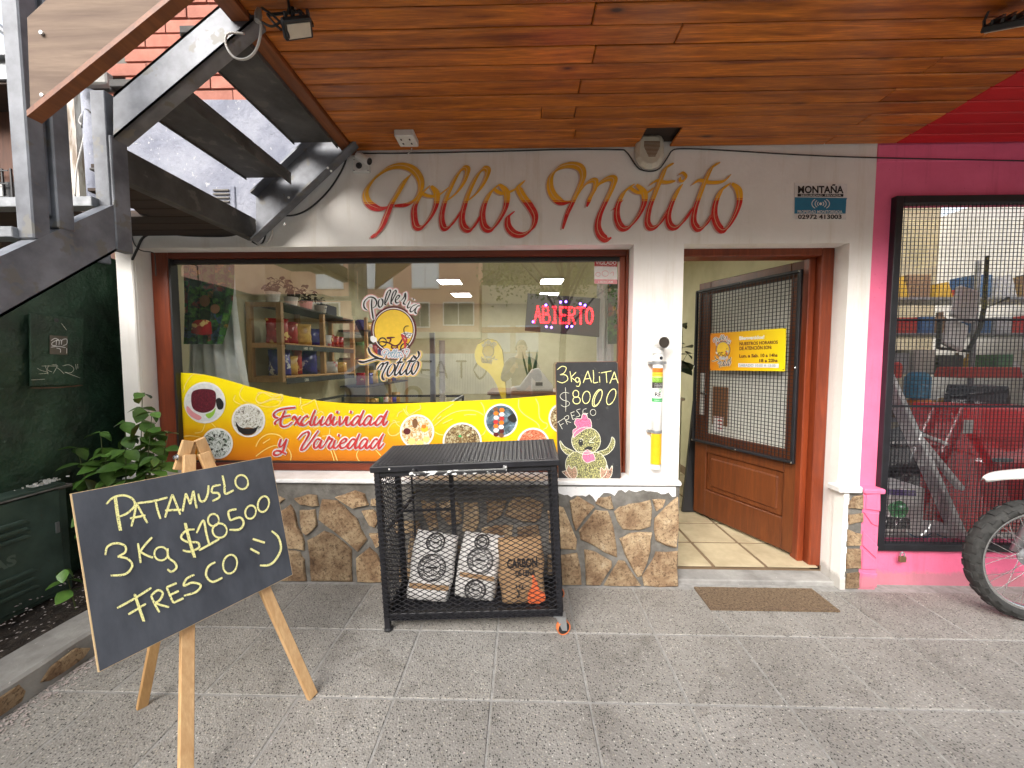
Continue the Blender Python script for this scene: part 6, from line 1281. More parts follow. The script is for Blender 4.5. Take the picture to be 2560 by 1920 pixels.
curtain('curtain', 'long white curtain gathered at the left side of the window', 470, 585, 640, 1000, 2.80, M['linen'], 5, .03, 45)
curtain('curtain', 'white curtain edge at the right side of the window', 1492, 1535, 690, 1010, 2.80, M['linen'], 2, .02)
vl = curtain('printed_valance', 'green and red farm print cloth hanging at the left window corner', 458, 586, 655, 860, 2.70, M['farm'], 4, .025, -30)
g = MB(); g.blob([(478,832),(480,808),(490,800),(515,799),(528,805),(530,835),(505,838)], mapY(2.655), off=.0, sub=1); g.build('red_barn', M['print_dr'] if False else M['bagplastic_r'], vl)
g = MB(); g.blob(ell(512, 752, 13, 15, n=12)[:-1], mapY(2.655), off=0, sub=1); g.blob(ell(538, 772, 12, 12, n=12)[:-1], mapY(2.655), off=0, sub=1); g.build('printed_hen', M['print_br'], vl)
curtain('printed_valance', 'narrow green farm print cloth at the right window edge', 1519, 1545, 700, 860, 2.70, M['farm'], 1, .015)
# LED sign
p0 = P(1405, 790, 2.66); nL = Vector((-.10, -1, .03)).normalized()
def LE(x, y): return onplane(1000+x/2.72, 620+y/2.72, p0, nL)
t = thing('open_sign', 'black led sign spelling ABIERTO in red dots behind the glass', 'sign', tuple(p0))
g = MB(); g.prism([LE(868, 308), LE(1362, 342), LE(1355, 605), LE(848, 562)], -nL*.02); g.build('panel', M['blackpl'], t, bevel=.002)
W_ = 52
def LX_(i, pts): return [(915+i*58.5+u*44+(0), 505+i*1.5-v*106+ (0)) for u, v in pts]
GL = {'A': [[(0, 0), (.25, .5), (.5, 1)], [(.5, 1), (.75, .5), (1, 0)], [(.25, .4), (.75, .4)]], 'B': [[(0, 0), (0, 1)], [(0, 1), (.7, .95), (.7, .6), (0, .52)], [(0, .52), (.9, .45), (.9, .05), (0, 0)]], 'I': [[(.5, 0), (.5, 1)], [(.2, 0), (.8, 0)], [(.2, 1), (.8, 1)]],
      'E': [[(0, 0), (0, 1)], [(0, 1), (.85, 1)], [(0, .5), (.7, .5)], [(0, 0), (.85, 0)]], 'R': [[(0, 0), (0, 1)], [(0, 1), (.8, .95), (.8, .58), (0, .5)], [(.35, .5), (.9, 0)]], 'T': [[(.5, 0), (.5, 1)], [(0, 1), (1, 1)]], 'O': [ell(.5, .5, .5, .5, n=10)]}
g = MB()
for i, ch_ in enumerate('ABIERTO'):
    for st_ in GL[ch_]:
        q = smooth(LX_(i, st_), 6) if len(st_) > 2 else [tuple(a+(b-a)*k/6 for a, b in zip(*LX_(i, st_))) for k in range(7)]
        acc = 0; last = None
        for p in q:
            if last is None or hypot(p[0]-last[0], p[1]-last[1]) > 14: g.lathe([(.0068, 0), (.005, .004), (0, .0055)], LE(*p)+nL*.001, tuple(nL), 6); last = p
g.build('red_led', M['bulb_r'], t)
g = MB()
for p in ((992, 388), (1092, 368), (1128, 365), (1226, 380), (1258, 390), (905, 502), (995, 535), (1030, 540), (1135, 535), (1168, 533)): g.lathe([(.008, 0), (.006, .004), (0, .006)], LE(*p)+nL*.001, tuple(nL), 8)
g.build('violet_led', M['bulb_b'], t)
# seen through the door
t = thing('side_counter', 'narrow cream counter end seen through the doorway', 'counter', (1.2, 4.0, .06))
g = MB(); g.box(.6, 1.62, 3.9, 4.4, .06, .98); g.build('counter_body', M['cream_wall'], t); g = MB(); g.box(.58, 1.64, 3.87, 4.42, .98, 1.01); g.build('counter_top', M['cream'], t, bevel=.004)
t = thing('potted_plant', 'trailing dark potted plant on the counter behind the door', 'plant', (1.52, 4.0, 1.01))
g = MB(); g.lathe([(0, 0), (.06, 0), (.08, .15), (.09, .16), (.07, .16), (0, .14)], (1.54, 4.0, 1.011), n=14); M['terracotta'] = plain('terracotta', (.22, .06, .04), .8); g.build('pot', M['terracotta'], t)
LM3 = leafmesh('big_dark_leaf', .20, .15, 'leaf_dk')
plant(t, [((1.54, 4.0, 1.15), (1.60, 3.9, 1.75), (.05, 0, 0)), ((1.54, 4.0, 1.15), (1.50, 3.9, 1.55), (0, 0, 0)), ((1.54, 4.0, 1.15), (1.66, 3.9, 1.45), (0, 0, 0))], LM3, .12, 1.0, 1, 'leaf_dk')
g = MB(); g.prism([(1.40, 3.30, .07), (1.62, 3.30, .07), (1.60, 3.45, 1.02), (1.54, 3.45, 1.02)], (0, .03, 0)); tag(g.build('folded_umbrella', M['blackpl']), 'dark folded object leaning against the counter behind the door', 'umbrella')
# ------------------------------------------------------------------ things behind the pink shop's mesh
def pv(x, y, Y): return P(x, y, Y)
M['bright_white'] = plain('bright_white_paint', (.9, .9, .9), .5)
def pole(nm, label, a, b, Y0, Y1, w_, h_, mt, cat, grp=None):
    g = MB(); g.beam(P(*a, Y0), P(*b, Y1), w_, h_); tag(g.build(nm, M[mt], bevel=.004), label, cat, grp)
pole('white_board', 'long white diagonal board leaning behind the mesh window', (2212, 935), (2400, 1345), 2.50, 2.48, .10, .03, 'bright_white', 'board')
pole('white_strut', 'shorter white slat crossing behind the long leaning board', (2272, 1065), (2402, 1222), 2.70, 2.68, .05, .03, 'print_w', 'board')
pole('blue_white_slat', 'thin pale slat with a red edge above the shorter slat', (2290, 1080), (2420, 1130), 2.75, 2.8, .03, .02, 'print_w', 'board')
t = thing('tool_chest', 'big red plastic tool chest behind the mesh window', 'tool chest', tuple(P(2480, 1330, 2.8)))
M['red_pl'] = mk('red_plastic', (.85, .02, .03), (.7, .012, .02), 8, .35, bs=.1)
a, b = P(2406, 1020, 2.7), P(2640, 1335, 2.7); zc = P(2400, 1100, 2.7).z
g = MB(); g.box(a.x, b.x, 2.7, 3.1, b.z, zc); g.build('chest_body', M['red_pl'], t, bevel=.015)
g = MB(); g.prism([(a.x, 2.69, zc+.002), (b.x, 2.69, zc+.002), (b.x-.05, 2.72, a.z), (a.x+.05, 2.72, a.z)], (0, .38, 0)); g.build('chest_lid', M['red_pl'], t, bevel=.012)
g = MB(); p = P(2505, 1150, 2.69); g.box(p.x-.06, p.x+.06, 2.675, 2.699, p.z-.012, p.z+.012); g.build('handle', M['blackpl'], t, bevel=.004)
g = MB(); p, q = P(2413, 1050, 2.68), P(2434, 1084, 2.68); g.box(p.x, q.x, 2.685, 2.688, q.z, p.z); g.build('price_tag', M['print_w'], t)
for k in range(3): g = MB(); xx = a.x+.06+.2*k; g.box(xx, xx+.02, 2.685, 2.6995, b.z+.03, zc-.04); g.build('rib', M['red_pl'], t, bevel=.004)
t = thing('folding_scooter', 'white and black folding seat shape hanging behind the mesh window', 'hanging machine', tuple(P(2400, 800, 2.9)))
for (a, b, wd) in (((2420, 722), (2405, 800), .16), ((2395, 805), (2378, 870), .15)):
    g = MB(); g.beam(P(*a, 2.9), P(*b, 2.85), wd, .05, up=(0, -1, 0)); g.build('white_shell', M['print_w'], t, bevel=.015)
g = MB(); g.tube([P(2350, 800, 2.9), P(2346, 870, 2.86), P(2420, 878, 2.86), P(2450, 820, 2.9), P(2462, 760, 2.92)], .014, 8); g.tube([P(2468, 640, 2.95), P(2462, 770, 2.93), P(2520, 745, 2.95)], .012, 8); g.build('black_frame', M['blackpl'], t)
SHR = thing('stock_shelf', 'grey metal stock shelving deep behind the mesh window', 'shelf', tuple(P(2400, 1300, 3.8)))
for z in (.35, .8, 1.25, 1.62, 1.95): g = MB(); g.box(NX0, 5.25, 3.7, 4.1, z, z+.02); g.build('shelf_board', M['steel_lt'], SHR)
for x in (2.6, 3.4, 4.2, 5.0): g = MB(); g.box(x, x+.03, 3.69, 3.72, 0, 2.3); g.build('upright', M['steel_lt'], SHR)
cols = [(.35, .02, .02), (.05, .12, .25), (.5, .48, .42), (.06, .06, .06), (.5, .3, .04), (.08, .2, .1), (.35, .35, .36), (.2, .12, .07), (.6, .6, .58)]
CN = ['red', 'dark blue', 'cream', 'black', 'ochre', 'green', 'grey', 'brown', 'white']
BXM = [plain('stock_colour', c, .5) for c in cols]
k = 0
for z in (.372, .822, 1.272, 1.642, 1.972):
    x = 2.35; kk = 0
    while x < 5.1:
        w_ = random.uniform(.09, .24); h_ = random.uniform(.08, .27); g = MB(); yb_ = random.uniform(3.72, 3.78)
        sh_ = random.random()
        if sh_ < .45: g.box(x, x+w_, yb_, yb_+.2, z, z+h_)
        elif sh_ < .75: g.lathe([(0, 0), (w_*.3, 0), (w_*.32, h_*.6), (w_*.12, h_*.8), (w_*.12, h_), (0, h_)], (x+w_/2, yb_+.1, z), n=10)
        else: g.prism([(x, yb_, z), (x+w_, yb_, z), (x+w_*.7, yb_, z+h_), (x+w_*.2, yb_, z+h_*.9)], (0, .15, 0))
        ci = random.randrange(len(BXM)); kk += 1
        o = tag(g.build('stock_item', BXM[ci]), '%s %s on the %s stock shelf behind the mesh, %s from the left' % (CN[ci], 'box' if sh_ < .45 else 'bottle' if sh_ < .75 else 'pack', {.372: 'lowest', .822: 'second', 1.272: 'third', 1.642: 'fourth', 1.972: 'top'}[z], ORD[kk-1]), 'stock item', 'hardware items on the stock shelves')
        x += w_+random.uniform(.01, .05); k += 1
t = thing('white_carton', 'white and blue carton lying on the floor behind the lower mesh', 'box', tuple(P(2320, 1355, 2.6)))
a, b = P(2252, 1322, 2.6), P(2398, 1368, 2.6); g = MB(); g.box(a.x, b.x, 2.55, 2.75, b.z, a.z); g.build('carton', M['print_w'], t, bevel=.003)
g = MB()
for p in ([(2268, 1332), (2300, 1345), (2330, 1332)], [(2270, 1352), (2330, 1340)], [(2340, 1335), (2380, 1350)]): g.stroke(p, 3, mapY(2.55), off=.002)
g.build('printed_stripe', M['print_b'], t)
a, b = P(2208, 1215, 2.6), P(2290, 1322, 2.6); t = thing('product_box', 'product box with purple band and green picture behind the lower left mesh', 'box', tuple(P(2250, 1320, 2.6)))
g = MB(); g.box(a.x, b.x, 2.56, 2.8, b.z, a.z); g.build('box', M['print_w'], t); M['purple'] = plain('purple_print', (.10, .05, .25), .5)
g = MB(); g.blob([(2208,1222),(2290,1226),(2290,1240),(2208,1236)], mapY(2.56), off=.001, sub=1); g.build('purple_band', M['purple'], t)
g = MB(); g.blob([(2220,1265),(2250,1252),(2270,1270),(2262,1292),(2235,1296)], mapY(2.56), off=.0012); g.build('green_picture', M['print_g'], t)
g = MB(); g.blob([(2208,1290),(2275,1296),(2275,1322),(2208,1322)], mapY(2.56), off=.0016, sub=1); g.build('black_base', M['print_k'], t)
for lab, (x0, y0, x1, y1), Y, mt in (('blue canister standing behind the upper half of the mesh', (2270, 930, 2316, 995), 3.2, 'print_b'), ('orange drum below the blue canister', (2275, 995, 2322, 1030), 3.2, 'print_o'), ('red cylinder by the left edge of the mesh', (2228, 905, 2250, 945), 3.0, 'print_r'), ('dark tool bag above the red chest', (2430, 965, 2530, 1022), 2.95, 'blackpl'), ('red long case on the shelf', (2395, 918, 2560, 945), 3.4, 'print_r')):
    a, b = P(x0, y0, Y), P(x1, y1, Y); g = MB()
    if 'c' in lab.split()[1][:1] or 'drum' in lab: r_ = (b.x-a.x)/2; g.lathe([(0, 0), (r_, 0), (r_, (a.z-b.z)*.8), (r_*.6, (a.z-b.z)), (0, a.z-b.z)], ((a.x+b.x)/2, Y, b.z), n=16)
    else: g.prism([(a.x, Y, b.z), (b.x, Y, b.z), (b.x-.03, Y, a.z), (a.x+.03, Y, a.z)], (0, .2, 0))
    tag(g.build('stored_goods', M[mt], bevel=.006), lab, 'stock item')
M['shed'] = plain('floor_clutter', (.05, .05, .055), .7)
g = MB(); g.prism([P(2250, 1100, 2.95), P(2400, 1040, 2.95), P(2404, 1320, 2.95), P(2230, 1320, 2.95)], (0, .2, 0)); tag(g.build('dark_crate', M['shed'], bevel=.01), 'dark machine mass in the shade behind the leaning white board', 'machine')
# ------------------------------------------------------------------ motorcycle entering on the right
MY = 2.03; hub = Vector((P(2592, 1394, MY).x, MY, .328)); MT = thing('motorcycle', 'off-road motorcycle with white mudguard, only its front wheel in view', 'motorcycle', (hub.x, MY, 0))
steer = Matrix.Translation(hub) @ Matrix.Rotation(radians(-6), 4, 'Z')
Rw = .328
g = MB(steer); n = 64; prf = [(-.032, Rw-.052), (-.037, Rw-.030), (-.028, Rw-.012), (-.010, Rw-.005), (.010, Rw-.005), (.028, Rw-.012), (.037, Rw-.030), (.032, Rw-.052)]; vs = []
for k in range(n):
    a = 2*pi*k/n
    for y, r_ in prf: vs.append((cos(a)*r_, y, sin(a)*r_))
m_ = len(prf); g.add(vs, [(k*m_+j, k*m_+(j+1) % m_, ((k+1) % n)*m_+(j+1) % m_, ((k+1) % n)*m_+j) for k in range(n) for j in range(m_)]); ty_ = g.build('tyre', M['rubber'], MT, smooth_=True)
kn = MB()
kn.prism([(-.016, -.011, 0), (.016, -.011, 0), (.016, .011, 0), (-.016, .011, 0)], (0, 0, .0065), .15)
me = bpy.data.meshes.new('tread_block'); me.from_pydata([tuple(v) for v in kn.v], [], kn.f); me.materials.append(M['rubber'])
for k in range(44):
    a = 2*pi*k/44
    for yo, rl in (((-.025, Rw-.015), (.025, Rw-.015)) if k % 2 else ((-.009, Rw-.006), (.010, Rw-.006)))+(((-.035, Rw-.032),) if k % 2 == 0 else ()):
        o = bpy.data.objects.new('tread_block', me); C.objects.link(o); o.parent = ty_; tilt = math.atan2(-yo*9, 1) if abs(yo) > .02 else 0
        o.matrix_local = Matrix.Translation(-ORI[ty_.name]) @ steer @ Matrix.Rotation(-a+pi/2, 4, 'Y') @ Matrix.Translation((0, yo, rl)) @ Matrix.Rotation(radians(-40*yo/.04), 4, 'X')
        ORI[o.name] = Vector()
g = MB(steer); vs = []; prf = [(-.022, Rw-.050), (-.024, Rw-.070), (-.010, Rw-.078), (.010, Rw-.078), (.024, Rw-.070), (.022, Rw-.050)]; m_ = len(prf)
for k in range(n):
    a = 2*pi*k/n
    for y, r_ in prf: vs.append((cos(a)*r_, y, sin(a)*r_))
g.add(vs, [(k*m_+j, k*m_+(j+1) % m_, ((k+1) % n)*m_+(j+1) % m_, ((k+1) % n)*m_+j) for k in range(n) for j in range(m_)]); g.build('rim', M['chrome'], MT, smooth_=True)
g = MB(steer); g.lathe([(0, -.05), (.045, -.048), (.05, -.035), (.03, -.03), (.03, .03), (.05, .035), (.045, .048), (0, .05)], (0, 0, 0), (0, 1, 0), 20); g.build('hub', M['zinc'], MT)
for k in range(32):
    a = 2*pi*k/32; s = 1 if k % 2 else -1; a2 = a+(.55 if (k//2) % 2 else -.55); g = MB(steer); g.tube([(cos(a2)*.045, s*.038, sin(a2)*.045), (cos(a)*(Rw-.073), s*.004, sin(a)*(Rw-.073))], .0017, 5); g.build('spoke', M['chrome'], MT)
def mt_part(nm, mt, pts, r_, n_=10, par=None): g = MB(); g.tube([hub+Vector(p) for p in pts], r_, n_); return g.build(nm, M[mt], par or MT, smooth_=True)
for s in (-1, 1): mt_part('fork_leg', 'zinc', [(0, s*.085, 0), (.30, s*.085, .78)], .026)
g = MB(); pts = [(-.30, .43), (-.22, .455), (0, .47), (.22, .455), (.42, .40)]
vs = []
for i, (x, z) in enumerate(smooth(pts, 4)):
    wd = .012+.055*min(1, i/7); vs += [hub+Vector((x, -wd, z-.012)), hub+Vector((x, -wd*.5, z+.012)), hub+Vector((x, wd*.5, z+.012)), hub+Vector((x, wd, z-.012)), hub+Vector((x, wd*.5, z-.002)), hub+Vector((x, -wd*.5, z-.002))]
L_n = len(vs)//6; g.add(vs, [(i*6+j, i*6+(j+1) % 6, (i+1)*6+(j+1) % 6, (i+1)*6+j) for i in range(L_n-1) for j in range(6)]+[(5, 4, 3, 2, 1, 0), tuple(range((L_n-1)*6, L_n*6))]); g.build('mudguard', M['print_w'], MT, smooth_=True)
mt_part('frame_tube', 'blackpl', [(.30, 0, .72), (.55, 0, .35), (.75, 0, .02), (1.05, 0, .0), (1.2, 0, .45)], .022); mt_part('frame_tube', 'blackpl', [(.30, 0, .72), (.7, 0, .6), (1.2, 0, .5), (1.6, 0, .6)], .022)
mt_part('handlebar', 'blackpl', [(.38, -.40, .88), (.33, -.2, .85), (.30, 0, .80), (.33, .2, .85), (.38, .40, .88)], .012)
g = MB(); g.prism([hub+Vector(p) for p in ((.34, -.11, .78), (.62, -.13, .74), (.85, -.11, .60), (.60, -.13, .42), (.42, -.13, .55))], (0, .24, 0)); g.build('fuel_tank', M['print_w'], MT, bevel=.03)
g = MB(); g.prism([hub+Vector(p) for p in ((.80, -.09, .62), (1.6, -.08, .68), (1.62, -.08, .62), (.85, -.09, .53))], (0, .18, 0)); g.build('seat', M['blackpl'], MT, bevel=.02)
g = MB(); g.prism([hub+Vector(p) for p in ((.55, -.10, .35), (.95, -.10, .38), (1.0, -.10, .02), (.65, -.10, -.02))], (0, .2, 0)); g.build('engine', M['zinc'], MT, bevel=.02)
g = MB(); c_ = hub+Vector((1.42, 0, 0)); g.tube([c_+Vector((cos(a_*pi/16)*.29, 0, sin(a_*pi/16)*.29)) for a_ in range(32)], .05, 10, closed=True); g.build('tyre', M['rubber'], MT, smooth_=True)
g = MB(); g.tube([c_+Vector((cos(a_*pi/16)*.235, 0, sin(a_*pi/16)*.235)) for a_ in range(32)], .014, 8, closed=True); g.build('rim', M['chrome'], MT, smooth_=True)
g = MB()
for k in range(16): g.tube([c_+Vector((cos(k*pi/8)*.03, 0, sin(k*pi/8)*.03)), c_+Vector((cos(k*pi/8)*.23, 0, sin(k*pi/8)*.23))], .002, 4)
g.build('rear_spokes', M['chrome'], MT); mt_part('swingarm', 'zinc', [(.95, -.09, .05), (1.42, -.09, 0)], .02)
# ------------------------------------------------------------------ across the street (mirrored in the panes)
OB = thing('tan_apartment_block', 'tan apartment block across the street with white framed windows', 'building', (-6, -15, 0))
M['tan'] = plain('tan_render', (.66, .36, .24), .9); M['cream_r'] = plain('cream_render', (.70, .62, .46), .9); M['pale_pane'] = plain('pale_window_pane', (.85, .88, .88), .25)  # panes in one even pale colour
g = MB(); g.box(-12, -2.2, -17, -15, 2.9, 9); g.box(-12, -2.2, -17, -15.8, -.1, 2.9); g.box(-20, -12.02, -17, -13, -.1, 8); g.build('wall', M['tan'], OB)
g = MB(); g.box(-12, -2.1, -15.9, -14.6, 2.6, 2.9); g.build('ledge', M['cream_r'], OB)
for x, z, w_, h_ in ((-4.0, 3.3, 1.5, 1.1), (-5.7, 3.2, .9, 1.2), (-5.6, 5.2, 1.3, 1.3), (-8.0, 5.2, 1.3, 1.3), (-8.2, 3.3, 1.4, 1.1), (-10.6, 5.2, 1.3, 1.3), (-10.8, 3.3, 1.3, 1.1), (-4.2, 7.2, 1.4, 1.2), (-8, 7.2, 1.4, 1.2)):
    g = MB(); g.box(x-.06, x+w_+.06, -15, -14.93, z-.06, z+h_+.06); wn = g.build('window', M['print_w'], OB); g = MB(); g.box(x, x+w_*.48, -14.93, -14.91, z, z+h_); g.box(x+w_*.52, x+w_, -14.93, -14.91, z, z+h_); g.build('pane', M['pale_pane'] if z > 4 else M['shed'], wn)
CB_ = thing('cream_house', 'pale cream house across the street with large windows', 'building', (4, -16, 0))
g = MB(); g.box(-2.1, 4.4, -17, -15.5, -.1, 5.4); g.box(4.5, 14, -18, -15.5, -.1, 5.2); g.build('wall', M['cream_r'], CB_)
for x in (-1.8, -.3, 5.2, 7.6): g = MB(); g.box(x, x+1.2, -15.5, -15.44, 1.9, 3.3); g.build('window', M['pale_pane'], CB_)
g = MB(); g.box(-2.1, 1, -15.5, -15.4, 2.9, 3.2); g.build('fascia', M['plank'], CB_)
FC = thing('corrugated_fence', 'white corrugated sheet fence with graffiti across the street', 'fence', (-3, -12.6, 0))
g = MB(); vs = []; nn_ = 160
for i in range(nn_+1): x = -5.5+6.0*i/nn_; y = -12.6+.03*(i % 2); vs += [(x, y, -.1), (x, y, 1.75)]
g.add(vs, [(2*i, 2*i+1, 2*i+3, 2*i+2) for i in range(nn_)]); g.build('sheet', M['white'], FC)
g = MB(); mg = lambda x, y: Vector((x, -12.56, y))
for p in ([(-4.6,.6),(-4.6,1.4)], [(-4.6,1.4),(-4.1,1.4)], [(-4.6,1.0),(-4.2,1.0)], [(-3.9,.6),(-3.7,1.4),(-3.4,.6)], [(-3.8,.9),(-3.5,.9)], [(-3.0,1.4),(-2.5,1.4)], [(-2.75,1.4),(-2.75,.6)], [(-2.2,1.0),(-1.9,1.4),(-1.6,1.0),(-1.9,.6),(-2.2,1.0)], [(-1.3,1.2),(-1.0,1.4),(-.8,1.1),(-1.1,.7),(-.6,.6)]): g.stroke(p, .09, mg, (0, 1, 0), off=.01)
g.build('graffiti', M['print_k'], FC)
CAR = thing('parked_car', 'silver hatchback parked across the street, mirrored in the window', 'car', (-5.2, -9.6, 0))
M['silver'] = plain('silver_paint', (.45, .47, .5), .3, .5); side = smooth([(-7.3, .45), (-7.25, .85), (-6.6, 1.0), (-5.9, 1.42), (-4.7, 1.45), (-4.0, 1.02), (-3.3, .88), (-3.1, .6), (-3.15, .32), (-7.2, .3)], 4, True)
g = MB(); g.prism([(x, -10.4, z-.13) for x, z in side], (0, 1.6, 0)); g.build('body', M['silver'], CAR, bevel=.05, seg=2)
for pts in ([(-6.35, 1.02), (-5.85, 1.34), (-5.35, 1.36), (-5.35, 1.0)], [(-5.27, 1.0), (-5.27, 1.36), (-4.75, 1.36), (-4.25, 1.02)]): g = MB(); g.prism([(x, -8.795, z-.13) for x, z in pts], (0, .01, 0)); g.build('side_window', M['blackpl'], CAR)
for x in (-6.5, -3.9):
    g = MB(); g.lathe([(0, 0), (.30, .0), (.32, .05), (.32, .18), (0, .18)], (x, -8.85, .19), (0, 1, 0), 24); wh = g.build('wheel', M['rubber'], CAR); g = MB(); g.lathe([(0, 0), (.2, 0), (.2, .02), (0, .02)], (x, -8.665, .19), (0, 1, 0), 16); g.build('hubcap', M['chrome'], wh)
g = MB(); g.box(-3.2, -3.12, -8.95, -8.82, .42, .55); g.build('headlight', M['pale_pane'], CAR)
FF = thing('feather_flag', 'yellow teardrop flag with the shop emblem standing on the pavement', 'flag', (-.45, -2.0, 0))
fo = smooth([(-.36, .70), (-.28, 1.0), (-.42, 1.16), (-.62, 1.25), (-.80, 1.38), (-.82, 1.60), (-.72, 1.76), (-.55, 1.80), (-.40, 1.70), (-.33, 1.5), (-.30, 1.2), (-.32, .9)], 3, True)
fo = smooth([(-.30, .55), (-.45, .95), (-.60, 1.18), (-.80, 1.33), (-.85, 1.52), (-.78, 1.70), (-.62, 1.79), (-.45, 1.75), (-.34, 1.58), (-.31, 1.3), (-.28, .9)], 3, True)
g = MB(); g.face([(x, -2.0, z) for x, z in fo]); mF, tF, bF = nodes('translucent_flag_cloth'); trn = N(tF, 'ShaderNodeBsdfTranslucent'); trn.inputs[0].default_value = (.95, .72, .05, 1); bF.inputs['Base Color'].default_value = (.88, .66, .04, 1); mxF = N(tF, 'ShaderNodeMixShader'); mxF.inputs[0].default_value = .6
tF.links.new(bF.outputs[0], mxF.inputs[1]); tF.links.new(trn.outputs[0], mxF.inputs[2]); tF.links.new(mxF.outputs[0], tF.nodes['Material Output'].inputs[0]); g.build('flag_cloth', mF, FF)
g = MB(); g.tube([(-.25, -2, 0), (-.28, -2, .9), (-.31, -2, 1.3), (-.34, -2, 1.58), (-.45, -2, 1.75), (-.62, -2, 1.79), (-.78, -2, 1.70)], .008, 6); g.build('pole', M['blackpl'], FF); g = MB(); g.lathe([(0, 0), (.2, 0), (.2, .03), (.03, .06), (0, .06)], (-.25, -2, 0), n=16); g.build('base', M['blackpl'], FF)
emblem(FF, lambda x, y: Vector((-.60-(x-665)*.00030, -1.994, 1.55-(y-850)*.00030)), (0, 1, 0), False, .8)
LMt = None
def tree(nm, label, x, y, h_, r_, mt, ncl, grp='street trees across the road'):
    t = thing(nm, label, 'tree', (x, y, 0), grp); g = MB(); top_ = Vector((x+.3, y, h_*.62)); g.tube([(x, y, -.1), (x+.06, y, h_*.25), (x+.2, y, h_*.45), top_], .16, 9, .07)
    limbs = []
    for k in range(9):
        a = k*2.4; e = Vector((x+cos(a)*r_*.75, y+sin(a)*r_*.6, h_*(.55+.05*k))); s = Vector((x+.15, y, h_*(.3+.03*k))); g.tube([s, (s+e)/2+Vector((0, 0, .25)), e], .06, 6, .02); limbs.append(e)
    g.build('trunk', M['tan'] if False else M['bark'], t); g = MB()
    for k in range(ncl):
        e = random.choice(limbs); c = e+Vector((random.gauss(0, r_*.30), random.gauss(0, r_*.30), random.gauss(0, h_*.09)))
        for _ in range(26):
            p = c+Vector((random.gauss(0, .22), random.gauss(0, .22), random.gauss(0, .18))); u = Vector((random.uniform(-1, 1), random.uniform(-1, 1), random.uniform(-1, 1))).normalized()*.07; v = u.orthogonal().normalized()*.045; g.face([p-u, p+v, p+u, p-v])
    g.build('crown', M[mt], t)
M['bark'] = mk('bark', (.12, .09, .065), (.06, .045, .035), 8, .9, stretch=(4, 4, .7))
M['leaf_y'] = mk('autumn_leaf', (.75, .55, .07), (.30, .30, .05), 1.2, .6, bs=0); M['leaf_t'] = mk('tree_leaf', (.30, .34, .09), (.14, .18, .05), 1.2, .6, bs=0)
tree('street_tree', 'large green street tree opposite the door', 5.2, -9.4, 7.8, 2.6, 'leaf_t', 150)
tree('street_tree', 'green street tree opposite the window', 1.6, -10.6, 8.6, 3.2, 'leaf_t', 300)
tree('street_tree', 'yellowing street tree opposite the pink shop', 13.2, -8.5, 7.2, 2.7, 'leaf_y', 180); tree('street_tree', 'second yellowing tree further right across the road', 17.2, -9.0, 7.5, 2.6, 'leaf_y', 180)
g = MB(); vs = []; nx, nz = 60, 14
for i in range(nx+1):
    for j in range(nz+1):
        x = -110+220*i/nx; u = j/nz; vs.append((x, -38-42*u, -1+u*(46+9*sin(i*.35)+5*sin(i*.9))+random.uniform(-.8, .8)*(1 if j else 0)))
g.add(vs, [(i*(nz+1)+j, (i+1)*(nz+1)+j, (i+1)*(nz+1)+j+1, i*(nz+1)+j+1) for i in range(nx) for j in range(nz)])
M['hill'] = mk('added_hillside', (.24, .22, .10), (.08, .09, .04), .35, .95, bs=1, bscale=1.2, bd=1.5, detail=9); g.build('sky_blocking_hill', M['hill'], kind='structure', smooth_=True)  # hill added behind the street to block sky in the pane reflections
# the photographer mirrored in the glass
PN = thing('person', 'standing person in a blue jacket holding a phone with both hands', 'person', (0, -.42, 0))
def skin(nm, pts, edges, mat, par, sub=2):
    me = bpy.data.meshes.new(nm); me.from_pydata([p[:3] for p in pts], edges, []); o = bpy.data.objects.new(nm, me); C.objects.link(o); o.parent = par; o.location = -ORI[par.name] if False else (0, 0, 0)
    me.materials.append(mat); s = o.modifiers.new('s', 'SKIN'); s.use_smooth_shade = True
    for i, p in enumerate(pts): me.skin_vertices[0].data[i].radius = (p[3], p[4] if len(p) > 4 else p[3])
    me.skin_vertices[0].data[0].use_root = True; ss = o.modifiers.new('ss', 'SUBSURF'); ss.levels = ss.render_levels = sub; ORI[o.name] = ORI[par.name]; return o
M['skin'] = plain('skin_tone', (.42, .22, .15), .55); M['jacket'] = plain('blue_jacket', (.035, .05, .14), .85); M['trousers'] = plain('dark_trousers', (.02, .022, .03), .9); M['hair'] = plain('dark_hair', (.02, .013, .01), .7)
bp_ = [(0,0,.93,.13,.10),(0,0,1.10,.13,.10),(0,.0,1.28,.15,.105),(0,0,1.40,.10,.08),(0,.01,1.47,.05,.05),(0,.03,1.55,.075,.085),(0,.02,1.62,.07,.08),
  (.17,0,1.36,.055),(.24,.02,1.12,.045),(.11,.22,1.27,.034),(.085,.30,1.335,.022),(-.17,0,1.36,.055),(-.24,.02,1.12,.045),(-.11,.22,1.27,.034),(-.085,.30,1.335,.022),
  (.09,0,.85,.085),(.10,.01,.47,.058),(.10,0,.09,.040),(.11,.13,.03,.035),(-.09,0,.85,.085),(-.10,.01,.47,.058),(-.10,0,.09,.040),(-.11,.13,.03,.035)]
be = [(0,1),(1,2),(2,3),(3,4),(4,5),(5,6),(3,7),(7,8),(8,9),(9,10),(3,11),(11,12),(12,13),(13,14),(0,15),(15,16),(16,17),(17,18),(0,19),(19,20),(20,21),(21,22)]
skin('body', bp_, be, M['skin'], PN)
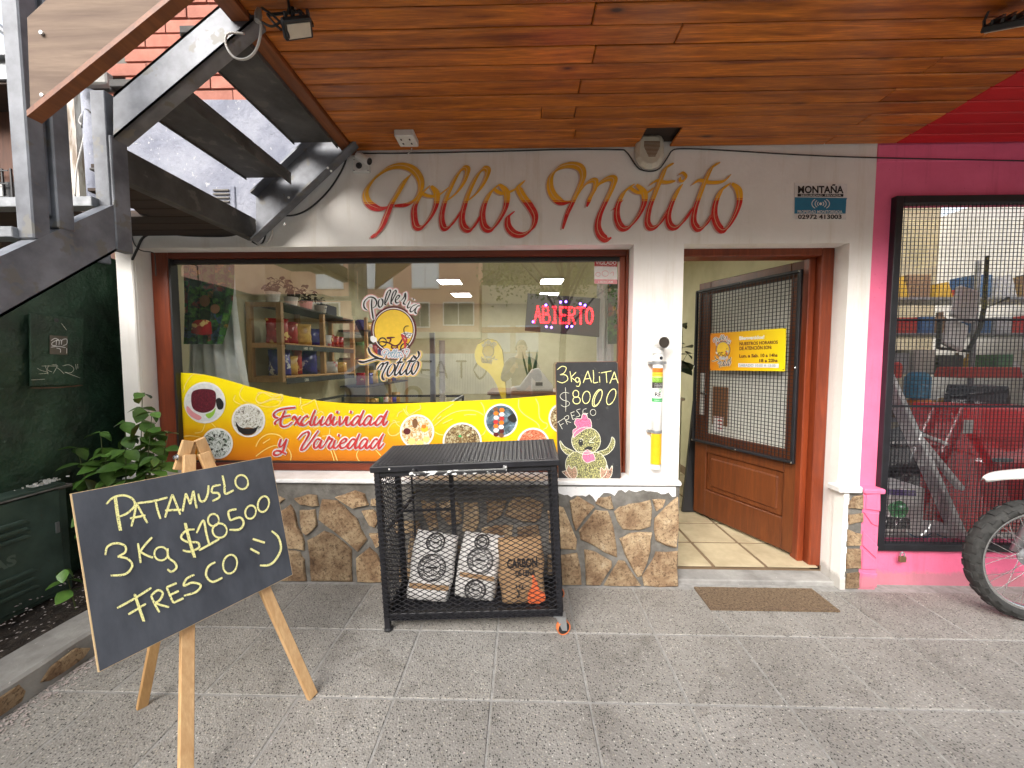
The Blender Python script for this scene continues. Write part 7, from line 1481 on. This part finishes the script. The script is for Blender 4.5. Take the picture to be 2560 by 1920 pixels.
jk = [(0,0,.90,.15,.12),(0,0,1.10,.15,.12),(0,0,1.28,.17,.125),(0,0,1.385,.12,.10),(.18,0,1.355,.07),(.25,.02,1.11,.06),(.125,.20,1.255,.046),(-.18,0,1.355,.07),(-.25,.02,1.11,.06),(-.125,.20,1.255,.046)]
skin('jacket', jk, [(0,1),(1,2),(2,3),(3,4),(4,5),(5,6),(3,7),(7,8),(8,9)], M['jacket'], PN)
tr_ = [(0,0,.93,.135,.11),(.09,0,.82,.098),(.10,.01,.47,.072),(.10,0,.12,.06),(-.09,0,.82,.098),(-.10,.01,.47,.072),(-.10,0,.12,.06)]
skin('trousers', tr_, [(0,1),(1,2),(2,3),(0,4),(4,5),(5,6)], M['trousers'], PN)
hr = MB(Matrix.Translation((0, -.42+.005, 1.60))); vs = []
g = MB(); 
for j in range(7):
    for k in range(14): th_ = j*pi/2/6*1.15; a = 2*pi*k/14; vs.append((sin(th_)*cos(a)*.082, -.42+.0+sin(th_)*sin(a)*.092-.012, 1.585+cos(th_)*.10-(.0 if sin(a) > .2 else .03*sin(th_))))
g.add(vs, [(j*14+k, j*14+(k+1) % 14, (j+1)*14+(k+1) % 14, (j+1)*14+k) for j in range(6) for k in range(14)]); g.build('hair', M['hair'], PN, smooth_=True)
for s in (1, -1):
    for k in range(4):
        zz = 1.35-.018*k; skin('finger', [(s*.082,.315,zz,.010),(s*.078,.352,zz+.003,.0085),(s*(.070),.375,zz+.002,.008),(s*(.050-.003*k),.381,zz,.007)], [(0,1),(1,2),(2,3)], M['skin'], PN, 1)
    skin('thumb', [(s*.080,.30,1.345,.012),(s*.068,.325,1.362,.010),(s*.048,.342,1.366,.009)], [(0,1),(1,2)], M['skin'], PN, 1)
    g = MB(); g.lathe([(0, 0), (.009, .002), (.006, .008), (0, .01)], (s*.028, -.42+.105, 1.568), (0, 1, 0), 8); g.build('eye', M['hair'], PN)
    g = MB(); g.prism([(s*.072, -.42+.01, 1.53), (s*.072, -.42+.035, 1.54), (s*.075, -.42+.035, 1.58), (s*.075, -.42+.005, 1.58)], (s*.012, -.006, 0)); g.build('ear', M['skin'], PN)
g = MB(); g.prism([(-.012, -.42+.105, 1.535), (.012, -.42+.105, 1.535), (.004, -.42+.105, 1.57), (-.004, -.42+.105, 1.57)], (0, .022, -.004)); g.build('nose', M['skin'], PN)
g = MB(); g.prism([(-.022, -.42+.10, 1.512), (.022, -.42+.10, 1.512), (.016, -.42+.105, 1.52), (-.016, -.42+.105, 1.52)], (0, .006, 0)); g.build('mouth', M['print_pk'], PN)
g = MB(); g.box(-.078, .078, -.060, -.052, CAMZ-.040, CAMZ+.036); ph = g.build('phone', M['blackpl'], bevel=.004); tag(ph, 'dark phone held sideways in both hands of the person', 'phone')
